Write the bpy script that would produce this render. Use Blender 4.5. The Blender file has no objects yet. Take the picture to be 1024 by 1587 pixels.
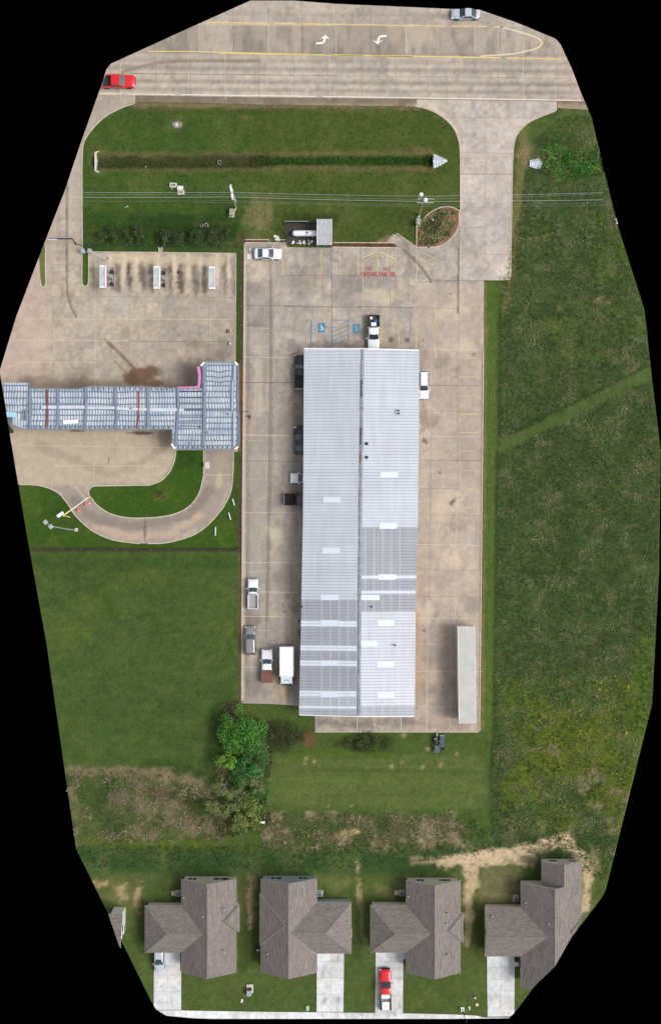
import bpy, bmesh, math, random
import numpy as np
from mathutils import Vector, Matrix
random.seed(7)
rng = np.random.default_rng(11)
scene = bpy.context.scene
R = math.radians
H = 220.0                      # height of the aerial camera above the ground

# ------------------------------------------------------------------ camera
cam_d = bpy.data.cameras.new("camera")
cam = bpy.data.objects.new("camera", cam_d)
scene.collection.objects.link(cam)
cam.location = (0, 0, H)
cam.rotation_euler = (0, 0, 0)
cam_d.sensor_fit = 'VERTICAL'
cam_d.sensor_height = 24
cam_d.lens = 24 * H / 158.7
cam_d.clip_start = 1
cam_d.clip_end = 2000
scene.camera = cam
# ------------------------------------------------------------------ world and sun
SUN_EL, SUN_AZ = 54, 99        # azimuth clockwise from north (+y)
world = bpy.data.worlds.new("World")
scene.world = world
world.use_nodes = True
nt = world.node_tree
bg = nt.nodes['Background']
sky = nt.nodes.new('ShaderNodeTexSky')
sky.sky_type = 'NISHITA'
sky.sun_disc = False
sky.sun_elevation = R(SUN_EL)
sky.sun_rotation = R(SUN_AZ)
sky.air_density = 1.0
sky.dust_density = 4.0
hs = nt.nodes.new('ShaderNodeHueSaturation')     # cloud veil: greyer sky
hs.inputs['Saturation'].default_value = 0.35
nt.links.new(sky.outputs[0], hs.inputs['Color'])
nt.links.new(hs.outputs[0], bg.inputs[0])
bg.inputs[1].default_value = 0.14
sd = bpy.data.lights.new("sun", 'SUN')
sun = bpy.data.objects.new("sun", sd)
scene.collection.objects.link(sun)
sd.energy = 1.6
sd.angle = R(26)
sd.color = (1.0, 0.965, 0.92)
sv = Vector((math.sin(R(SUN_AZ)) * math.cos(R(SUN_EL)), math.cos(R(SUN_AZ)) * math.cos(R(SUN_EL)), math.sin(R(SUN_EL))))
sun.rotation_euler = (-sv).to_track_quat('-Z', 'Y').to_euler()
sun.location = (60, 0, 80)
scene.view_settings.view_transform = 'Standard'
scene.view_settings.look = 'None'
scene.view_settings.gamma = 1
scene.view_settings.exposure = 0.2
scene.render.engine = 'CYCLES'

# ------------------------------------------------------------------ small helpers
def C(r, g, b):
    f = lambda c: (c / 255) / 12.92 if c / 255 <= .04045 else ((c / 255 + .055) / 1.055) ** 2.4
    return np.array([f(r), f(g), f(b)])
def W(px, py, z=0.0):
    k = 0.1 * (1 - z / H)
    return ((px - 512) * k, (793.5 - py) * k)
def W3(px, py, z=0.0):
    a = W(px, py, z); return Vector((a[0], a[1], z))

def tag(o, label=None, cat=None, group=None, kind=None):
    if label: o['label'] = label
    if cat: o['category'] = cat
    if group: o['group'] = group
    if kind: o['kind'] = kind
    return o
def thing(name, label, cat, loc=(0, 0, 0), rz=0.0, group=None):
    o = bpy.data.objects.new(name, None)
    o.empty_display_size = 0.3
    scene.collection.objects.link(o)
    o.location = loc; o.rotation_euler = (0, 0, rz)
    return tag(o, label, cat, group)
def copy_tree(o, parent=None):
    c = o.copy(); scene.collection.objects.link(c)
    if parent is not None: c.parent = parent
    for ch in list(o.children): copy_tree(ch, c)
    return c

# ------------------------------------------------------------------ materials
MATS = {}
def nn(t, kind, **kw):
    n = t.nodes.new(kind)
    for k, v in kw.items(): setattr(n, k, v)
    return n
def mat(name, col, rough=0.6, metal=0.0, spec=0.5, noise=None, coat=0.0, emit=None):
    """plain principled material with a little procedural mottling"""
    if name in MATS: return MATS[name]
    m = bpy.data.materials.new(name); m.use_nodes = True
    t = m.node_tree; b = t.nodes['Principled BSDF']
    b.inputs['Roughness'].default_value = rough
    b.inputs['Metallic'].default_value = metal
    b.inputs['Specular IOR Level'].default_value = spec
    b.inputs['Coat Weight'].default_value = coat
    amt, sc = noise or (0.12, 3.0)
    tc = nn(t, 'ShaderNodeNewGeometry')
    nz = nn(t, 'ShaderNodeTexNoise'); nz.inputs['Scale'].default_value = sc; nz.inputs['Detail'].default_value = 6
    t.links.new(tc.outputs['Position'], nz.inputs['Vector'])
    mr = nn(t, 'ShaderNodeMapRange'); mr.inputs['From Min'].default_value = .3; mr.inputs['From Max'].default_value = .7
    mr.inputs['To Min'].default_value = 1 - amt; mr.inputs['To Max'].default_value = 1 + amt
    t.links.new(nz.outputs['Fac'], mr.inputs['Value'])
    mx = nn(t, 'ShaderNodeVectorMath', operation='SCALE'); mx.inputs[0].default_value = tuple(col[:3])
    t.links.new(mr.outputs[0], mx.inputs['Scale'])
    t.links.new(mx.outputs[0], b.inputs['Base Color'])
    MATS[name] = m
    return m
def attr_mat(name, rough=0.9, layers=((4, .2),), tint=None, bump=None, stretch=(1, 1, 1), spec=0.3, trans=0.0):
    """base colour from the mesh's 'Col' attribute, broken up by layers of world-space noise"""
    if name in MATS: return MATS[name]
    m = bpy.data.materials.new(name); m.use_nodes = True
    t = m.node_tree; b = t.nodes['Principled BSDF']
    b.inputs['Roughness'].default_value = rough
    b.inputs['Specular IOR Level'].default_value = spec
    at = nn(t, 'ShaderNodeAttribute', attribute_name='Col')
    g = nn(t, 'ShaderNodeNewGeometry')
    mp = nn(t, 'ShaderNodeVectorMath', operation='MULTIPLY'); mp.inputs[1].default_value = stretch
    t.links.new(g.outputs['Position'], mp.inputs[0])
    cur = at.outputs['Color']; last = None
    for sc, amt in layers:
        nz = nn(t, 'ShaderNodeTexNoise'); nz.inputs['Scale'].default_value = sc; nz.inputs['Detail'].default_value = 5
        nz.inputs['Roughness'].default_value = .65
        t.links.new(mp.outputs[0], nz.inputs['Vector'])
        mr = nn(t, 'ShaderNodeMapRange'); mr.inputs['From Min'].default_value = .3; mr.inputs['From Max'].default_value = .7
        mr.inputs['To Min'].default_value = 1 - amt; mr.inputs['To Max'].default_value = 1 + amt
        t.links.new(nz.outputs['Fac'], mr.inputs['Value'])
        mx = nn(t, 'ShaderNodeVectorMath', operation='SCALE')
        t.links.new(cur, mx.inputs[0]); t.links.new(mr.outputs[0], mx.inputs['Scale'])
        cur = mx.outputs[0]; last = nz
    if tint is not None:
        tc, sc, amt = tint
        nz = nn(t, 'ShaderNodeTexNoise'); nz.inputs['Scale'].default_value = sc; nz.inputs['Detail'].default_value = 6
        nz.inputs['Roughness'].default_value = .7
        t.links.new(g.outputs['Position'], nz.inputs['Vector'])
        mr = nn(t, 'ShaderNodeMapRange'); mr.inputs['From Min'].default_value = .52; mr.inputs['From Max'].default_value = .72
        mr.inputs['To Min'].default_value = 0; mr.inputs['To Max'].default_value = amt
        t.links.new(nz.outputs['Fac'], mr.inputs['Value'])
        mi = nn(t, 'ShaderNodeMix', data_type='RGBA')
        t.links.new(mr.outputs[0], mi.inputs['Factor']); t.links.new(cur, mi.inputs['A'])
        mi.inputs['B'].default_value = (*tc, 1)
        cur = mi.outputs['Result']
    t.links.new(cur, b.inputs['Base Color'])
    if bump and last:
        bp = nn(t, 'ShaderNodeBump'); bp.inputs['Strength'].default_value = bump[0]; bp.inputs['Distance'].default_value = bump[1]
        t.links.new(last.outputs['Fac'], bp.inputs['Height']); t.links.new(bp.outputs[0], b.inputs['Normal'])
    MATS[name] = m
    return m

M_GRASS = attr_mat('grass_ground', .95, ((.9, .12), (3.2, .22), (11, .38)), tint=(C(128, 122, 78), 5.0, .25), bump=(.6, .08), spec=.1)
M_CONC = attr_mat('concrete_slab', .9, ((.9, .06), (3.5, .10), (14, .12)), bump=(.2, .01), spec=.25)
M_ROAD = attr_mat('road_concrete', .9, ((.25, .03), (1.6, .05), (6, .10)), stretch=(.45, 3.2, 1), spec=.25)
M_LEAF = attr_mat('leaves', .7, ((2.5, .15),), spec=.25)
M_PAINTLINE = attr_mat('worn_paint', .8, ((3, .15), (12, .2)))
M_SOIL = mat('soil', C(92, 74, 55), .95, noise=(.3, 1.5))
M_WHITE = mat('white_painted_metal', C(220, 222, 225), .45, noise=(.05, 2))
M_GALV = mat('galvanised_steel', C(165, 170, 175), .45, metal=.3)
M_DARK = mat('dark_metal', C(38, 40, 44), .5)
M_BLACK = mat('black_rubber', C(22, 22, 23), .85)
M_GLASS = mat('tinted_glass', C(38, 52, 58), .08, spec=.8, noise=(.05, 1), coat=.4)
M_CLEARG = mat('windscreen_glass', C(62, 88, 90), .08, spec=.8, noise=(.2, 1.2), coat=.4)
M_WOODPOLE = mat('weathered_pole', C(150, 140, 122), .85, noise=(.25, 6))
M_WIRE = mat('aluminium_wire', C(185, 190, 190), .4)
M_CONCP = mat('pale_concrete', C(196, 190, 178), .9, noise=(.12, 4))
M_KERB = mat('kerb_concrete', C(186, 176, 160), .9, noise=(.2, 2))
M_PINK = mat('pink_fascia', C(205, 120, 175), .5)
M_RUST = mat('rusty_steel', C(118, 70, 50), .8, noise=(.35, 3))
M_REDST = mat('red_steel', C(160, 60, 58), .6, noise=(.3, 2))
M_BEAM = mat('primed_blue_steel', C(116, 131, 148), .5, noise=(.15, 2))
M_PURL = mat('grey_purlin_steel', C(98, 114, 134), .5, noise=(.2, 2))
M_CHROME = mat('bright_metal', C(190, 192, 195), .25, metal=.7)
M_REDLENS = mat('red_lens', C(130, 20, 22), .3)
M_LAMP = mat('clear_lens', C(210, 215, 218), .2)
M_WALL = mat('beige_siding', C(196, 188, 172), .8, noise=(.05, 2))
M_SIDING = mat('grey_blue_siding', C(150, 162, 168), .8, noise=(.05, 2))
M_TRIM = mat('white_trim', C(225, 225, 222), .6, noise=(.04, 2))
M_RIDGE = mat('ridge_shingle', C(121, 116, 113), .9, noise=(.25, 8))
M_BARK = mat('grey_bark', C(128, 118, 104), .95, noise=(.3, 6))
M_DBARK = mat('brown_bark', C(82, 70, 56), .95, noise=(.3, 6))
M_ORANGE = mat('orange_plastic', C(225, 92, 55), .6)
M_YELLOW = mat('yellow_paint', C(222, 205, 130), .6)
M_BROWNC = mat('brown_bed_cover', C(112, 70, 60), .7, noise=(.2, 1.5))
M_STONE = mat('white_stone', C(215, 212, 205), .8)
M_GREENB = mat('green_plastic', C(150, 190, 155), .6)

def shingle_mat(name, stretch):
    return attr_mat(name, .95, ((.35, .07), (1.3, .26), (4.0, .34)), stretch=stretch, spec=.15, bump=(.4, .02))
M_SH_Y = shingle_mat('shingles_courses_north_south', (4.2, .5, 1))
M_SH_X = shingle_mat('shingles_courses_east_west', (.9, 3.0, 1))

# corrugated roof sheet material: dark lines along the ribs, seams and streaks
def roof_sheet_mat(name):
    m = bpy.data.materials.new(name); m.use_nodes = True
    t = m.node_tree; b = t.nodes['Principled BSDF']
    b.inputs['Roughness'].default_value = .5; b.inputs['Specular IOR Level'].default_value = .35
    at = nn(t, 'ShaderNodeAttribute', attribute_name='Col')
    gr = nn(t, 'ShaderNodeAttribute', attribute_name='Gray')
    g = nn(t, 'ShaderNodeNewGeometry')
    sp = nn(t, 'ShaderNodeSeparateXYZ'); t.links.new(g.outputs['Position'], sp.inputs[0])
    def math_(op, a, bb=None, c=None):
        n = nn(t, 'ShaderNodeMath', operation=op)
        for i, v in enumerate((a, bb, c)):
            if v is None: continue
            if isinstance(v, (int, float)): n.inputs[i].default_value = v
            else: t.links.new(v, n.inputs[i])
        return n.outputs[0]
    def noise(vec, sc, det=4):
        n = nn(t, 'ShaderNodeTexNoise'); n.inputs['Scale'].default_value = sc; n.inputs['Detail'].default_value = det
        t.links.new(vec, n.inputs['Vector']); return n.outputs['Fac']
    def scaled(v):
        n = nn(t, 'ShaderNodeVectorMath', operation='MULTIPLY'); n.inputs[1].default_value = v
        t.links.new(g.outputs['Position'], n.inputs[0]); return n.outputs[0]
    rib = math_('PINGPONG', math_('DIVIDE', sp.outputs[1], .46), .5)      # 0 at the rib, .5 between
    ribm = math_('LESS_THAN', rib, .13)
    streak = noise(scaled((.5, 6, 1)), 1.0)                 # along the fall
    soft = noise(scaled((1, .12, 1)), 1.2)                  # long soft streaks down the building
    blot = noise(g.outputs['Position'], .18, 5)
    ribdark = math_('MULTIPLY', ribm, math_('ADD', math_('MULTIPLY', streak, .42), .02))
    f = math_('SUBTRACT', 1.0, math_('MULTIPLY', ribdark, math_('SUBTRACT', 1.0, math_('MULTIPLY', gr.outputs['Fac'], .65))))
    f = math_('MULTIPLY', f, math_('ADD', .86, math_('MULTIPLY', soft, .28)))
    f = math_('MULTIPLY', f, math_('ADD', .90, math_('MULTIPLY', blot, .2)))
    f = math_('MULTIPLY', f, math_('ADD', .90, math_('MULTIPLY', streak, .2)))
    # screw lines (bare pale lines across the grey-painted sheets)
    scr = math_('PINGPONG', math_('DIVIDE', sp.outputs[0], 1.32), .5)
    scm = math_('MULTIPLY', math_('LESS_THAN', scr, .075), gr.outputs['Fac'])
    f = math_('MULTIPLY', f, math_('ADD', 1.0, math_('MULTIPLY', scm, .30)))
    mx = nn(t, 'ShaderNodeVectorMath', operation='SCALE')
    t.links.new(at.outputs['Color'], mx.inputs[0]); t.links.new(f, mx.inputs['Scale'])
    t.links.new(mx.outputs[0], b.inputs['Base Color'])
    return m
M_ROOFSHEET = roof_sheet_mat('corrugated_roof_sheet')

def deck_mat():
    m = bpy.data.materials.new('ribbed_steel_deck'); m.use_nodes = True
    t = m.node_tree; b = t.nodes['Principled BSDF']
    b.inputs['Roughness'].default_value = .5
    g = nn(t, 'ShaderNodeNewGeometry')
    sp = nn(t, 'ShaderNodeSeparateXYZ'); t.links.new(g.outputs['Position'], sp.inputs[0])
    wob = nn(t, 'ShaderNodeTexNoise'); wob.inputs['Scale'].default_value = .5; wob.inputs['Detail'].default_value = 2
    t.links.new(g.outputs['Position'], wob.inputs['Vector'])
    ad = nn(t, 'ShaderNodeMath', operation='MULTIPLY_ADD'); ad.inputs[1].default_value = .7
    t.links.new(wob.outputs['Fac'], ad.inputs[0]); t.links.new(sp.outputs[0], ad.inputs[2])
    dv = nn(t, 'ShaderNodeMath', operation='DIVIDE'); dv.inputs[1].default_value = .42
    t.links.new(ad.outputs[0], dv.inputs[0])
    pp = nn(t, 'ShaderNodeMath', operation='PINGPONG'); pp.inputs[1].default_value = .5
    t.links.new(dv.outputs[0], pp.inputs[0])
    r1 = nn(t, 'ShaderNodeValToRGB')
    r1.color_ramp.elements[0].position = .12; r1.color_ramp.elements[0].color = (*C(132, 142, 154), 1)
    r1.color_ramp.elements[1].position = .34; r1.color_ramp.elements[1].color = (*C(206, 212, 217), 1)
    t.links.new(pp.outputs[0], r1.inputs[0])
    nz = nn(t, 'ShaderNodeTexNoise'); nz.inputs['Scale'].default_value = .45; nz.inputs['Detail'].default_value = 5
    t.links.new(g.outputs['Position'], nz.inputs['Vector'])
    r2 = nn(t, 'ShaderNodeValToRGB')
    r2.color_ramp.elements[0].position = .35; r2.color_ramp.elements[0].color = (.66, .72, .80, 1)
    r2.color_ramp.elements[1].position = .62; r2.color_ramp.elements[1].color = (1, 1, 1, 1)
    t.links.new(nz.outputs['Fac'], r2.inputs[0])
    mx = nn(t, 'ShaderNodeMix', data_type='RGBA', blend_type='MULTIPLY'); mx.inputs['Factor'].default_value = 1
    t.links.new(r1.outputs[0], mx.inputs['A']); t.links.new(r2.outputs[0], mx.inputs['B'])
    t.links.new(mx.outputs['Result'], b.inputs['Base Color'])
    return m
M_DECK = deck_mat()

# ------------------------------------------------------------------ mesh builder
class MB:
    def __init__(s): s.v = []; s.f = []; s.mi = []; s.mats = []; s.smooth = []; s.col = []
    def _m(s, m):
        if m not in s.mats: s.mats.append(m)
        return s.mats.index(m)
    def add(s, vs, fs, m, smooth=False, col=None):
        k = len(s.v); s.v += [tuple(v) for v in vs]; i = s._m(m)
        s.col += [tuple(col) if col is not None else (1, 1, 1)] * len(vs)
        for f in fs: s.f.append([k + j for j in f]); s.mi.append(i); s.smooth.append(smooth)
    def box(s, c, d, m, rz=0, bev=0.0, col=None, rx=0, ry=0):
        x, y, z = [a / 2 for a in d]
        if bev > 0:
            b = min(bev, x * .9, y * .9, z * .9)
            vs = []
            for zz, ins in ((-z, b), (-z + b, 0), (z - b, 0), (z, b)):
                a, bb = x - ins, y - ins
                vs += [(-a + b, -bb, zz), (a - b, -bb, zz), (a, -bb + b, zz), (a, bb - b, zz), (a - b, bb, zz), (-a + b, bb, zz), (-a, bb - b, zz), (-a, -bb + b, zz)]
            fs = [tuple(range(7, -1, -1)), tuple(range(24, 32))]
            for l in range(3):
                for i in range(8):
                    j = (i + 1) % 8; fs.append((l * 8 + i, l * 8 + j, l * 8 + 8 + j, l * 8 + 8 + i))
        else:
            vs = [(-x, -y, -z), (x, -y, -z), (x, y, -z), (-x, y, -z), (-x, -y, z), (x, -y, z), (x, y, z), (-x, y, z)]
            fs = [(3, 2, 1, 0), (4, 5, 6, 7), (0, 1, 5, 4), (1, 2, 6, 5), (2, 3, 7, 6), (3, 0, 4, 7)]
        Mx = Matrix.Translation(Vector(c)) @ Matrix.Rotation(rz, 4, 'Z') @ Matrix.Rotation(rx, 4, 'X') @ Matrix.Rotation(ry, 4, 'Y')
        s.add([Mx @ Vector(v) for v in vs], fs, m, col=col)
    def prism(s, poly, z0, z1, m, col=None):
        n = len(poly)
        a = sum(poly[i][0] * poly[(i + 1) % n][1] - poly[(i + 1) % n][0] * poly[i][1] for i in range(n))
        if a < 0: poly = poly[::-1]
        vs = [(p[0], p[1], z0) for p in poly] + [(p[0], p[1], z1) for p in poly]
        fs = [tuple(range(n - 1, -1, -1)), tuple(range(n, 2 * n))] + [(i, (i + 1) % n, n + (i + 1) % n, n + i) for i in range(n)]
        s.add(vs, fs, m, col=col)
    def tube(s, pts, r, m, n=8, r2=None, cap=True, col=None):
        pts = [Vector(p) for p in pts]; k = len(pts)
        rs = [r + ((r2 if r2 is not None else r) - r) * i / (k - 1) for i in range(k)]
        vs = []; up = Vector((0, 0, 1))
        for i, p in enumerate(pts):
            d = (pts[min(i + 1, k - 1)] - pts[max(i - 1, 0)]).normalized()
            a = d.cross(up if abs(d.z) < .95 else Vector((1, 0, 0))).normalized(); b = d.cross(a)
            for j in range(n):
                t = 2 * math.pi * j / n; vs.append(p + (a * math.cos(t) + b * math.sin(t)) * rs[i])
        fs = [(i * n + j, i * n + (j + 1) % n, (i + 1) * n + (j + 1) % n, (i + 1) * n + j) for i in range(k - 1) for j in range(n)]
        s.add(vs, fs, m, smooth=n > 5, col=col)
        if cap:
            s.add(vs[:n], [tuple(range(n))], m, col=col); s.add(vs[-n:], [tuple(range(n - 1, -1, -1))], m, col=col)
    def lathe(s, prof, m, n=20, c=(0, 0, 0), axis='z'):
        vs = []
        for r, z in prof:
            for j in range(n):
                t = 2 * math.pi * j / n
                p = (r * math.cos(t), r * math.sin(t), z)
                if axis == 'y': p = (p[0], p[2], p[1])
                if axis == 'x': p = (p[2], p[0], p[1])
                vs.append((p[0] + c[0], p[1] + c[1], p[2] + c[2]))
        fs = [(i * n + j, i * n + (j + 1) % n, (i + 1) * n + (j + 1) % n, (i + 1) * n + j) for i in range(len(prof) - 1) for j in range(n)]
        s.add(vs, fs, m, smooth=True)
    def strip(s, pts, w, z, m, col=None, jit=0.0):
        """flat ribbon"""
        P = [Vector((p[0], p[1])) for p in pts]; k = len(P); vs = []
        for i, p in enumerate(P):
            d = (P[min(i + 1, k - 1)] - P[max(i - 1, 0)]).normalized(); q = Vector((-d.y, d.x)) * (w / 2)
            j = Vector((random.uniform(-jit, jit), random.uniform(-jit, jit)))
            for e in (p - q + j, p + q + j): vs.append((e.x, e.y, z))
        fs = [(2 * i, 2 * i + 2, 2 * i + 3, 2 * i + 1) for i in range(k - 1)]
        s.add(vs, fs, m, col=col)
    def rail(s, pts, w, z0, z1, m, closed=False):
        """solid ribbon with height (kerbs, walls)"""
        P = [Vector((p[0], p[1])) for p in pts]; k = len(P); vs = []
        for i, p in enumerate(P):
            if closed: a, b = P[(i - 1) % k], P[(i + 1) % k]
            else: a, b = P[max(i - 1, 0)], P[min(i + 1, k - 1)]
            d = (b - a).normalized(); q = Vector((-d.y, d.x)) * (w / 2)
            vs += [(*(p - q), z0), (*(p + q), z0), (*(p + q), z1), (*(p - q), z1)]
        fs = []
        for i in range(k if closed else k - 1):
            a, b = 4 * i, 4 * ((i + 1) % k)
            for e in range(4): fs.append((a + e, a + (e + 1) % 4, b + (e + 1) % 4, b + e))
        if not closed: fs += [(3, 2, 1, 0), (4 * k - 4, 4 * k - 3, 4 * k - 2, 4 * k - 1)]
        s.add(vs, fs, m)
    def build(s, name, parent=None, fix=True):
        me = bpy.data.meshes.new(name)
        me.from_pydata(s.v, [], s.f)
        for m in s.mats: me.materials.append(m)
        me.polygons.foreach_set('material_index', s.mi)
        me.polygons.foreach_set('use_smooth', s.smooth)
        ca = me.color_attributes.new('Col', 'FLOAT_COLOR', 'POINT')
        if s.v: ca.data.foreach_set('color', np.hstack([np.array(s.col), np.ones((len(s.v), 1))]).astype(np.float32).ravel())
        if fix:
            bm = bmesh.new(); bm.from_mesh(me); bmesh.ops.recalc_face_normals(bm, faces=bm.faces); bm.to_mesh(me); bm.free()
        me.update()
        o = bpy.data.objects.new(name, me); scene.collection.objects.link(o)
        if parent is not None: o.parent = parent
        return o
def one(name, fn, parent, *a, **k):
    mb = MB(); getattr(mb, fn)(*a, **k); return mb.build(name, parent)

def np_mesh(name, V, F, m, col=None, extra=None, parent=None, smooth=False):
    me = bpy.data.meshes.new(name)
    n, k = F.shape
    me.vertices.add(len(V)); me.vertices.foreach_set('co', V.astype(np.float32).ravel())
    me.loops.add(n * k); me.loops.foreach_set('vertex_index', F.astype(np.int32).ravel())
    me.polygons.add(n); me.polygons.foreach_set('loop_start', (np.arange(n) * k).astype(np.int32))
    me.polygons.foreach_set('loop_total', np.full(n, k, np.int32))
    if smooth: me.polygons.foreach_set('use_smooth', np.ones(n, bool))
    me.update(calc_edges=True)
    if col is not None:
        ca = me.color_attributes.new('Col', 'FLOAT_COLOR', 'POINT')
        ca.data.foreach_set('color', np.hstack([np.clip(col, 0, 1), np.ones((len(V), 1))]).astype(np.float32).ravel())
    if extra is not None:
        for nm, arr in extra.items():
            a = me.attributes.new(nm, 'FLOAT', 'POINT'); a.data.foreach_set('value', arr.astype(np.float32))
    me.materials.append(m)
    o = bpy.data.objects.new(name, me); scene.collection.objects.link(o)
    if parent is not None: o.parent = parent
    return o

# ------------------------------------------------------------------ outline of the surveyed ground (photo pixels)
OUT = [(388, 1), (455, 1), (520, 6), (700, 14), (742, 15), (800, 35), (860, 60), (868, 69), (886, 108), (900, 145), (916, 182),
       (955, 345), (998, 480), (1010, 590), (1023, 695), (1021, 880), (1010, 1090), (938, 1380), (930, 1394), (862, 1483),
       (800, 1566), (788, 1578), (700, 1579), (330, 1579), (300, 1578), (258, 1574), (243, 1565), (236, 1555), (118, 1315), (100, 1190), (72, 995),
       (43, 835), (17, 680), (0, 575), (26, 490), (70, 375), (100, 298), (122, 232), (160, 125), (165, 108), (172, 99), (290, 45)]
OUTW = np.array([W(*p) for p in OUT])

def inside(P, poly):
    x, y = P[:, 0], P[:, 1]; r = np.zeros(len(P), bool); n = len(poly); j = n - 1
    for i in range(n):
        xi, yi = poly[i]; xj, yj = poly[j]
        if yi != yj:
            c = ((yi > y) != (yj > y)) & (x < (xj - xi) * (y - yi) / (yj - yi) + xi)
            r ^= c
        j = i
    return r
def nearest(P, poly, closed=True):
    best = np.full(len(P), 1e18); Q = P.copy(); n = len(poly)
    for i in range(n if closed else n - 1):
        a = np.array(poly[i]); b = np.array(poly[(i + 1) % n]); d = b - a; L = d @ d
        if L < 1e-12: continue
        t = np.clip(((P - a) @ d) / L, 0, 1)[:, None]; q = a + t * d
        dd = ((P - q) ** 2).sum(1); m = dd < best
        best[m] = dd[m]; Q[m] = q[m]
    return Q, np.sqrt(best)
def sdist(P, poly):
    _, d = nearest(P, poly); return np.where(inside(P, poly), d, -d)

TAB = rng.random((256, 256))
def vn(x, y, seed=0):
    x = x + seed * 17.3; y = y + seed * 31.7
    xi = np.floor(x).astype(int); yi = np.floor(y).astype(int); fx = x - xi; fy = y - yi
    fx = fx * fx * (3 - 2 * fx); fy = fy * fy * (3 - 2 * fy)
    a = TAB[xi & 255, yi & 255]; b = TAB[(xi + 1) & 255, yi & 255]; c = TAB[xi & 255, (yi + 1) & 255]; d = TAB[(xi + 1) & 255, (yi + 1) & 255]
    return (a * (1 - fx) + b * fx) * (1 - fy) + (c * (1 - fx) + d * fx) * fy
def fbm(x, y, scale, octv=4, seed=0):
    """0..1, scale in photo pixels"""
    r = 0; a = .5; s = 0; x = x / scale; y = y / scale
    for o in range(octv):
        r = r + a * vn(x, y, seed + o); s += a; a *= .5; x = x * 2.03; y = y * 2.03
    return r / s
def sm(a, b, x): t = np.clip((x - a) / (b - a), 0, 1); return t * t * (3 - 2 * t)

class Field:
    def __init__(s, P, base):
        s.x = P[:, 0] * 10 + 512; s.y = 793.5 - P[:, 1] * 10; s.P = np.stack([s.x, s.y], 1)
        s.c = np.tile(np.array(base, float), (len(P), 1))
    def blend(s, m, col): s.c += m[:, None] * (np.array(col) - s.c)
    def mul(s, m): s.c *= m[:, None]
    def poly(s, pts, col, soft=3, wob=6, amt=1, wscale=25, seed=0, dark=None):
        d = sdist(s.P, pts) + (fbm(s.x, s.y, wscale, 4, seed) - .5) * 2 * wob
        m = sm(-soft, soft, d) * amt
        if dark is None: s.blend(m, col)
        else: s.mul(1 - m * (1 - dark))
    def ell(s, cx, cy, rx, ry, col, amt=1, soft=.5, wob=.5, seed=0, wscale=None, dark=None):
        r = np.sqrt(((s.x - cx) / rx) ** 2 + ((s.y - cy) / ry) ** 2) + (fbm(s.x, s.y, wscale or max(4, min(rx, ry) * .8), 4, seed + int(cx)) - .5) * 2 * wob
        m = (1 - sm(1 - soft, 1 + soft * .4, r)) * amt
        if dark is None: s.blend(m, col)
        else: s.mul(1 - m * (1 - dark))
    def line(s, pts, w, col, amt=1, soft=1.5, wob=0, seed=0, dark=None):
        _, d = nearest(s.P, pts, closed=False)
        d = d + (fbm(s.x, s.y, 12, 3, seed) - .5) * 2 * wob
        m = (1 - sm(w / 2, w / 2 + soft, d)) * amt
        if dark is None: s.blend(m, col)
        else: s.mul(1 - m * (1 - dark))

def grid(poly_px, step, zfun, name, mtl, paint, base, label=None, kind='structure', poly_world=None, cat=None, extra=None):
    poly = np.array([W(*p) for p in poly_px]) if poly_world is None else poly_world
    x0, y0 = poly.min(0) - step; x1, y1 = poly.max(0) + step
    x0 = math.floor(x0 / step) * step; y0 = math.floor(y0 / step) * step
    nx = int((x1 - x0) / step) + 2; ny = int((y1 - y0) / step) + 2
    gx, gy = np.meshgrid(x0 + np.arange(nx) * step, y0 + np.arange(ny) * step, indexing='ij')
    P = np.stack([gx.ravel(), gy.ravel()], 1)
    ip = inside(P, poly); io = inside(P, OUTW); ins = (ip & io).reshape(nx, ny)
    cell = ins[:-1, :-1] | ins[1:, :-1] | ins[1:, 1:] | ins[:-1, 1:]
    idx = np.arange(nx * ny).reshape(nx, ny)
    F = np.stack([idx[:-1, :-1][cell], idx[1:, :-1][cell], idx[1:, 1:][cell], idx[:-1, 1:][cell]], 1)
    used = np.unique(F); remap = -np.ones(nx * ny, int); remap[used] = np.arange(len(used))
    P = P[used]; F = remap[F]
    m = ~inside(P, poly)
    if m.any(): P[m] = nearest(P[m], poly)[0]
    m = ~inside(P, OUTW)
    if m.any(): P[m] = nearest(P[m], OUTW)[0]
    f = Field(P, base); paint(f)
    z = zfun(f) if callable(zfun) else np.full(len(P), zfun)
    V = np.column_stack([P, z])
    o = np_mesh(name, V, F, mtl, f.c, smooth=True)
    if kind: o['kind'] = kind
    return o

def smooth_poly(pts, n=6):
    """Catmull-Rom through open list"""
    P = [np.array(p, float) for p in pts]; out = []
    for i in range(len(P) - 1):
        a, b, c, d = P[max(i - 1, 0)], P[i], P[i + 1], P[min(i + 2, len(P) - 1)]
        for j in range(n):
            t = j / n
            out.append(tuple(.5 * ((2 * b) + (-a + c) * t + (2 * a - 5 * b + 4 * c - d) * t * t + (-a + 3 * b - 3 * c + d) * t ** 3)))
    out.append(tuple(P[-1])); return out
def dense(pts, step):
    out = []
    for a, b in zip(pts[:-1], pts[1:]):
        L = math.dist(a, b); n = max(1, int(L / step))
        for i in range(n): out.append((a[0] + (b[0] - a[0]) * i / n, a[1] + (b[1] - a[1]) * i / n))
    out.append(tuple(pts[-1])); return out
def in_out(p, m=0.0): return bool(inside(np.array([p]), OUTW * (1 - m))[0])

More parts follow.
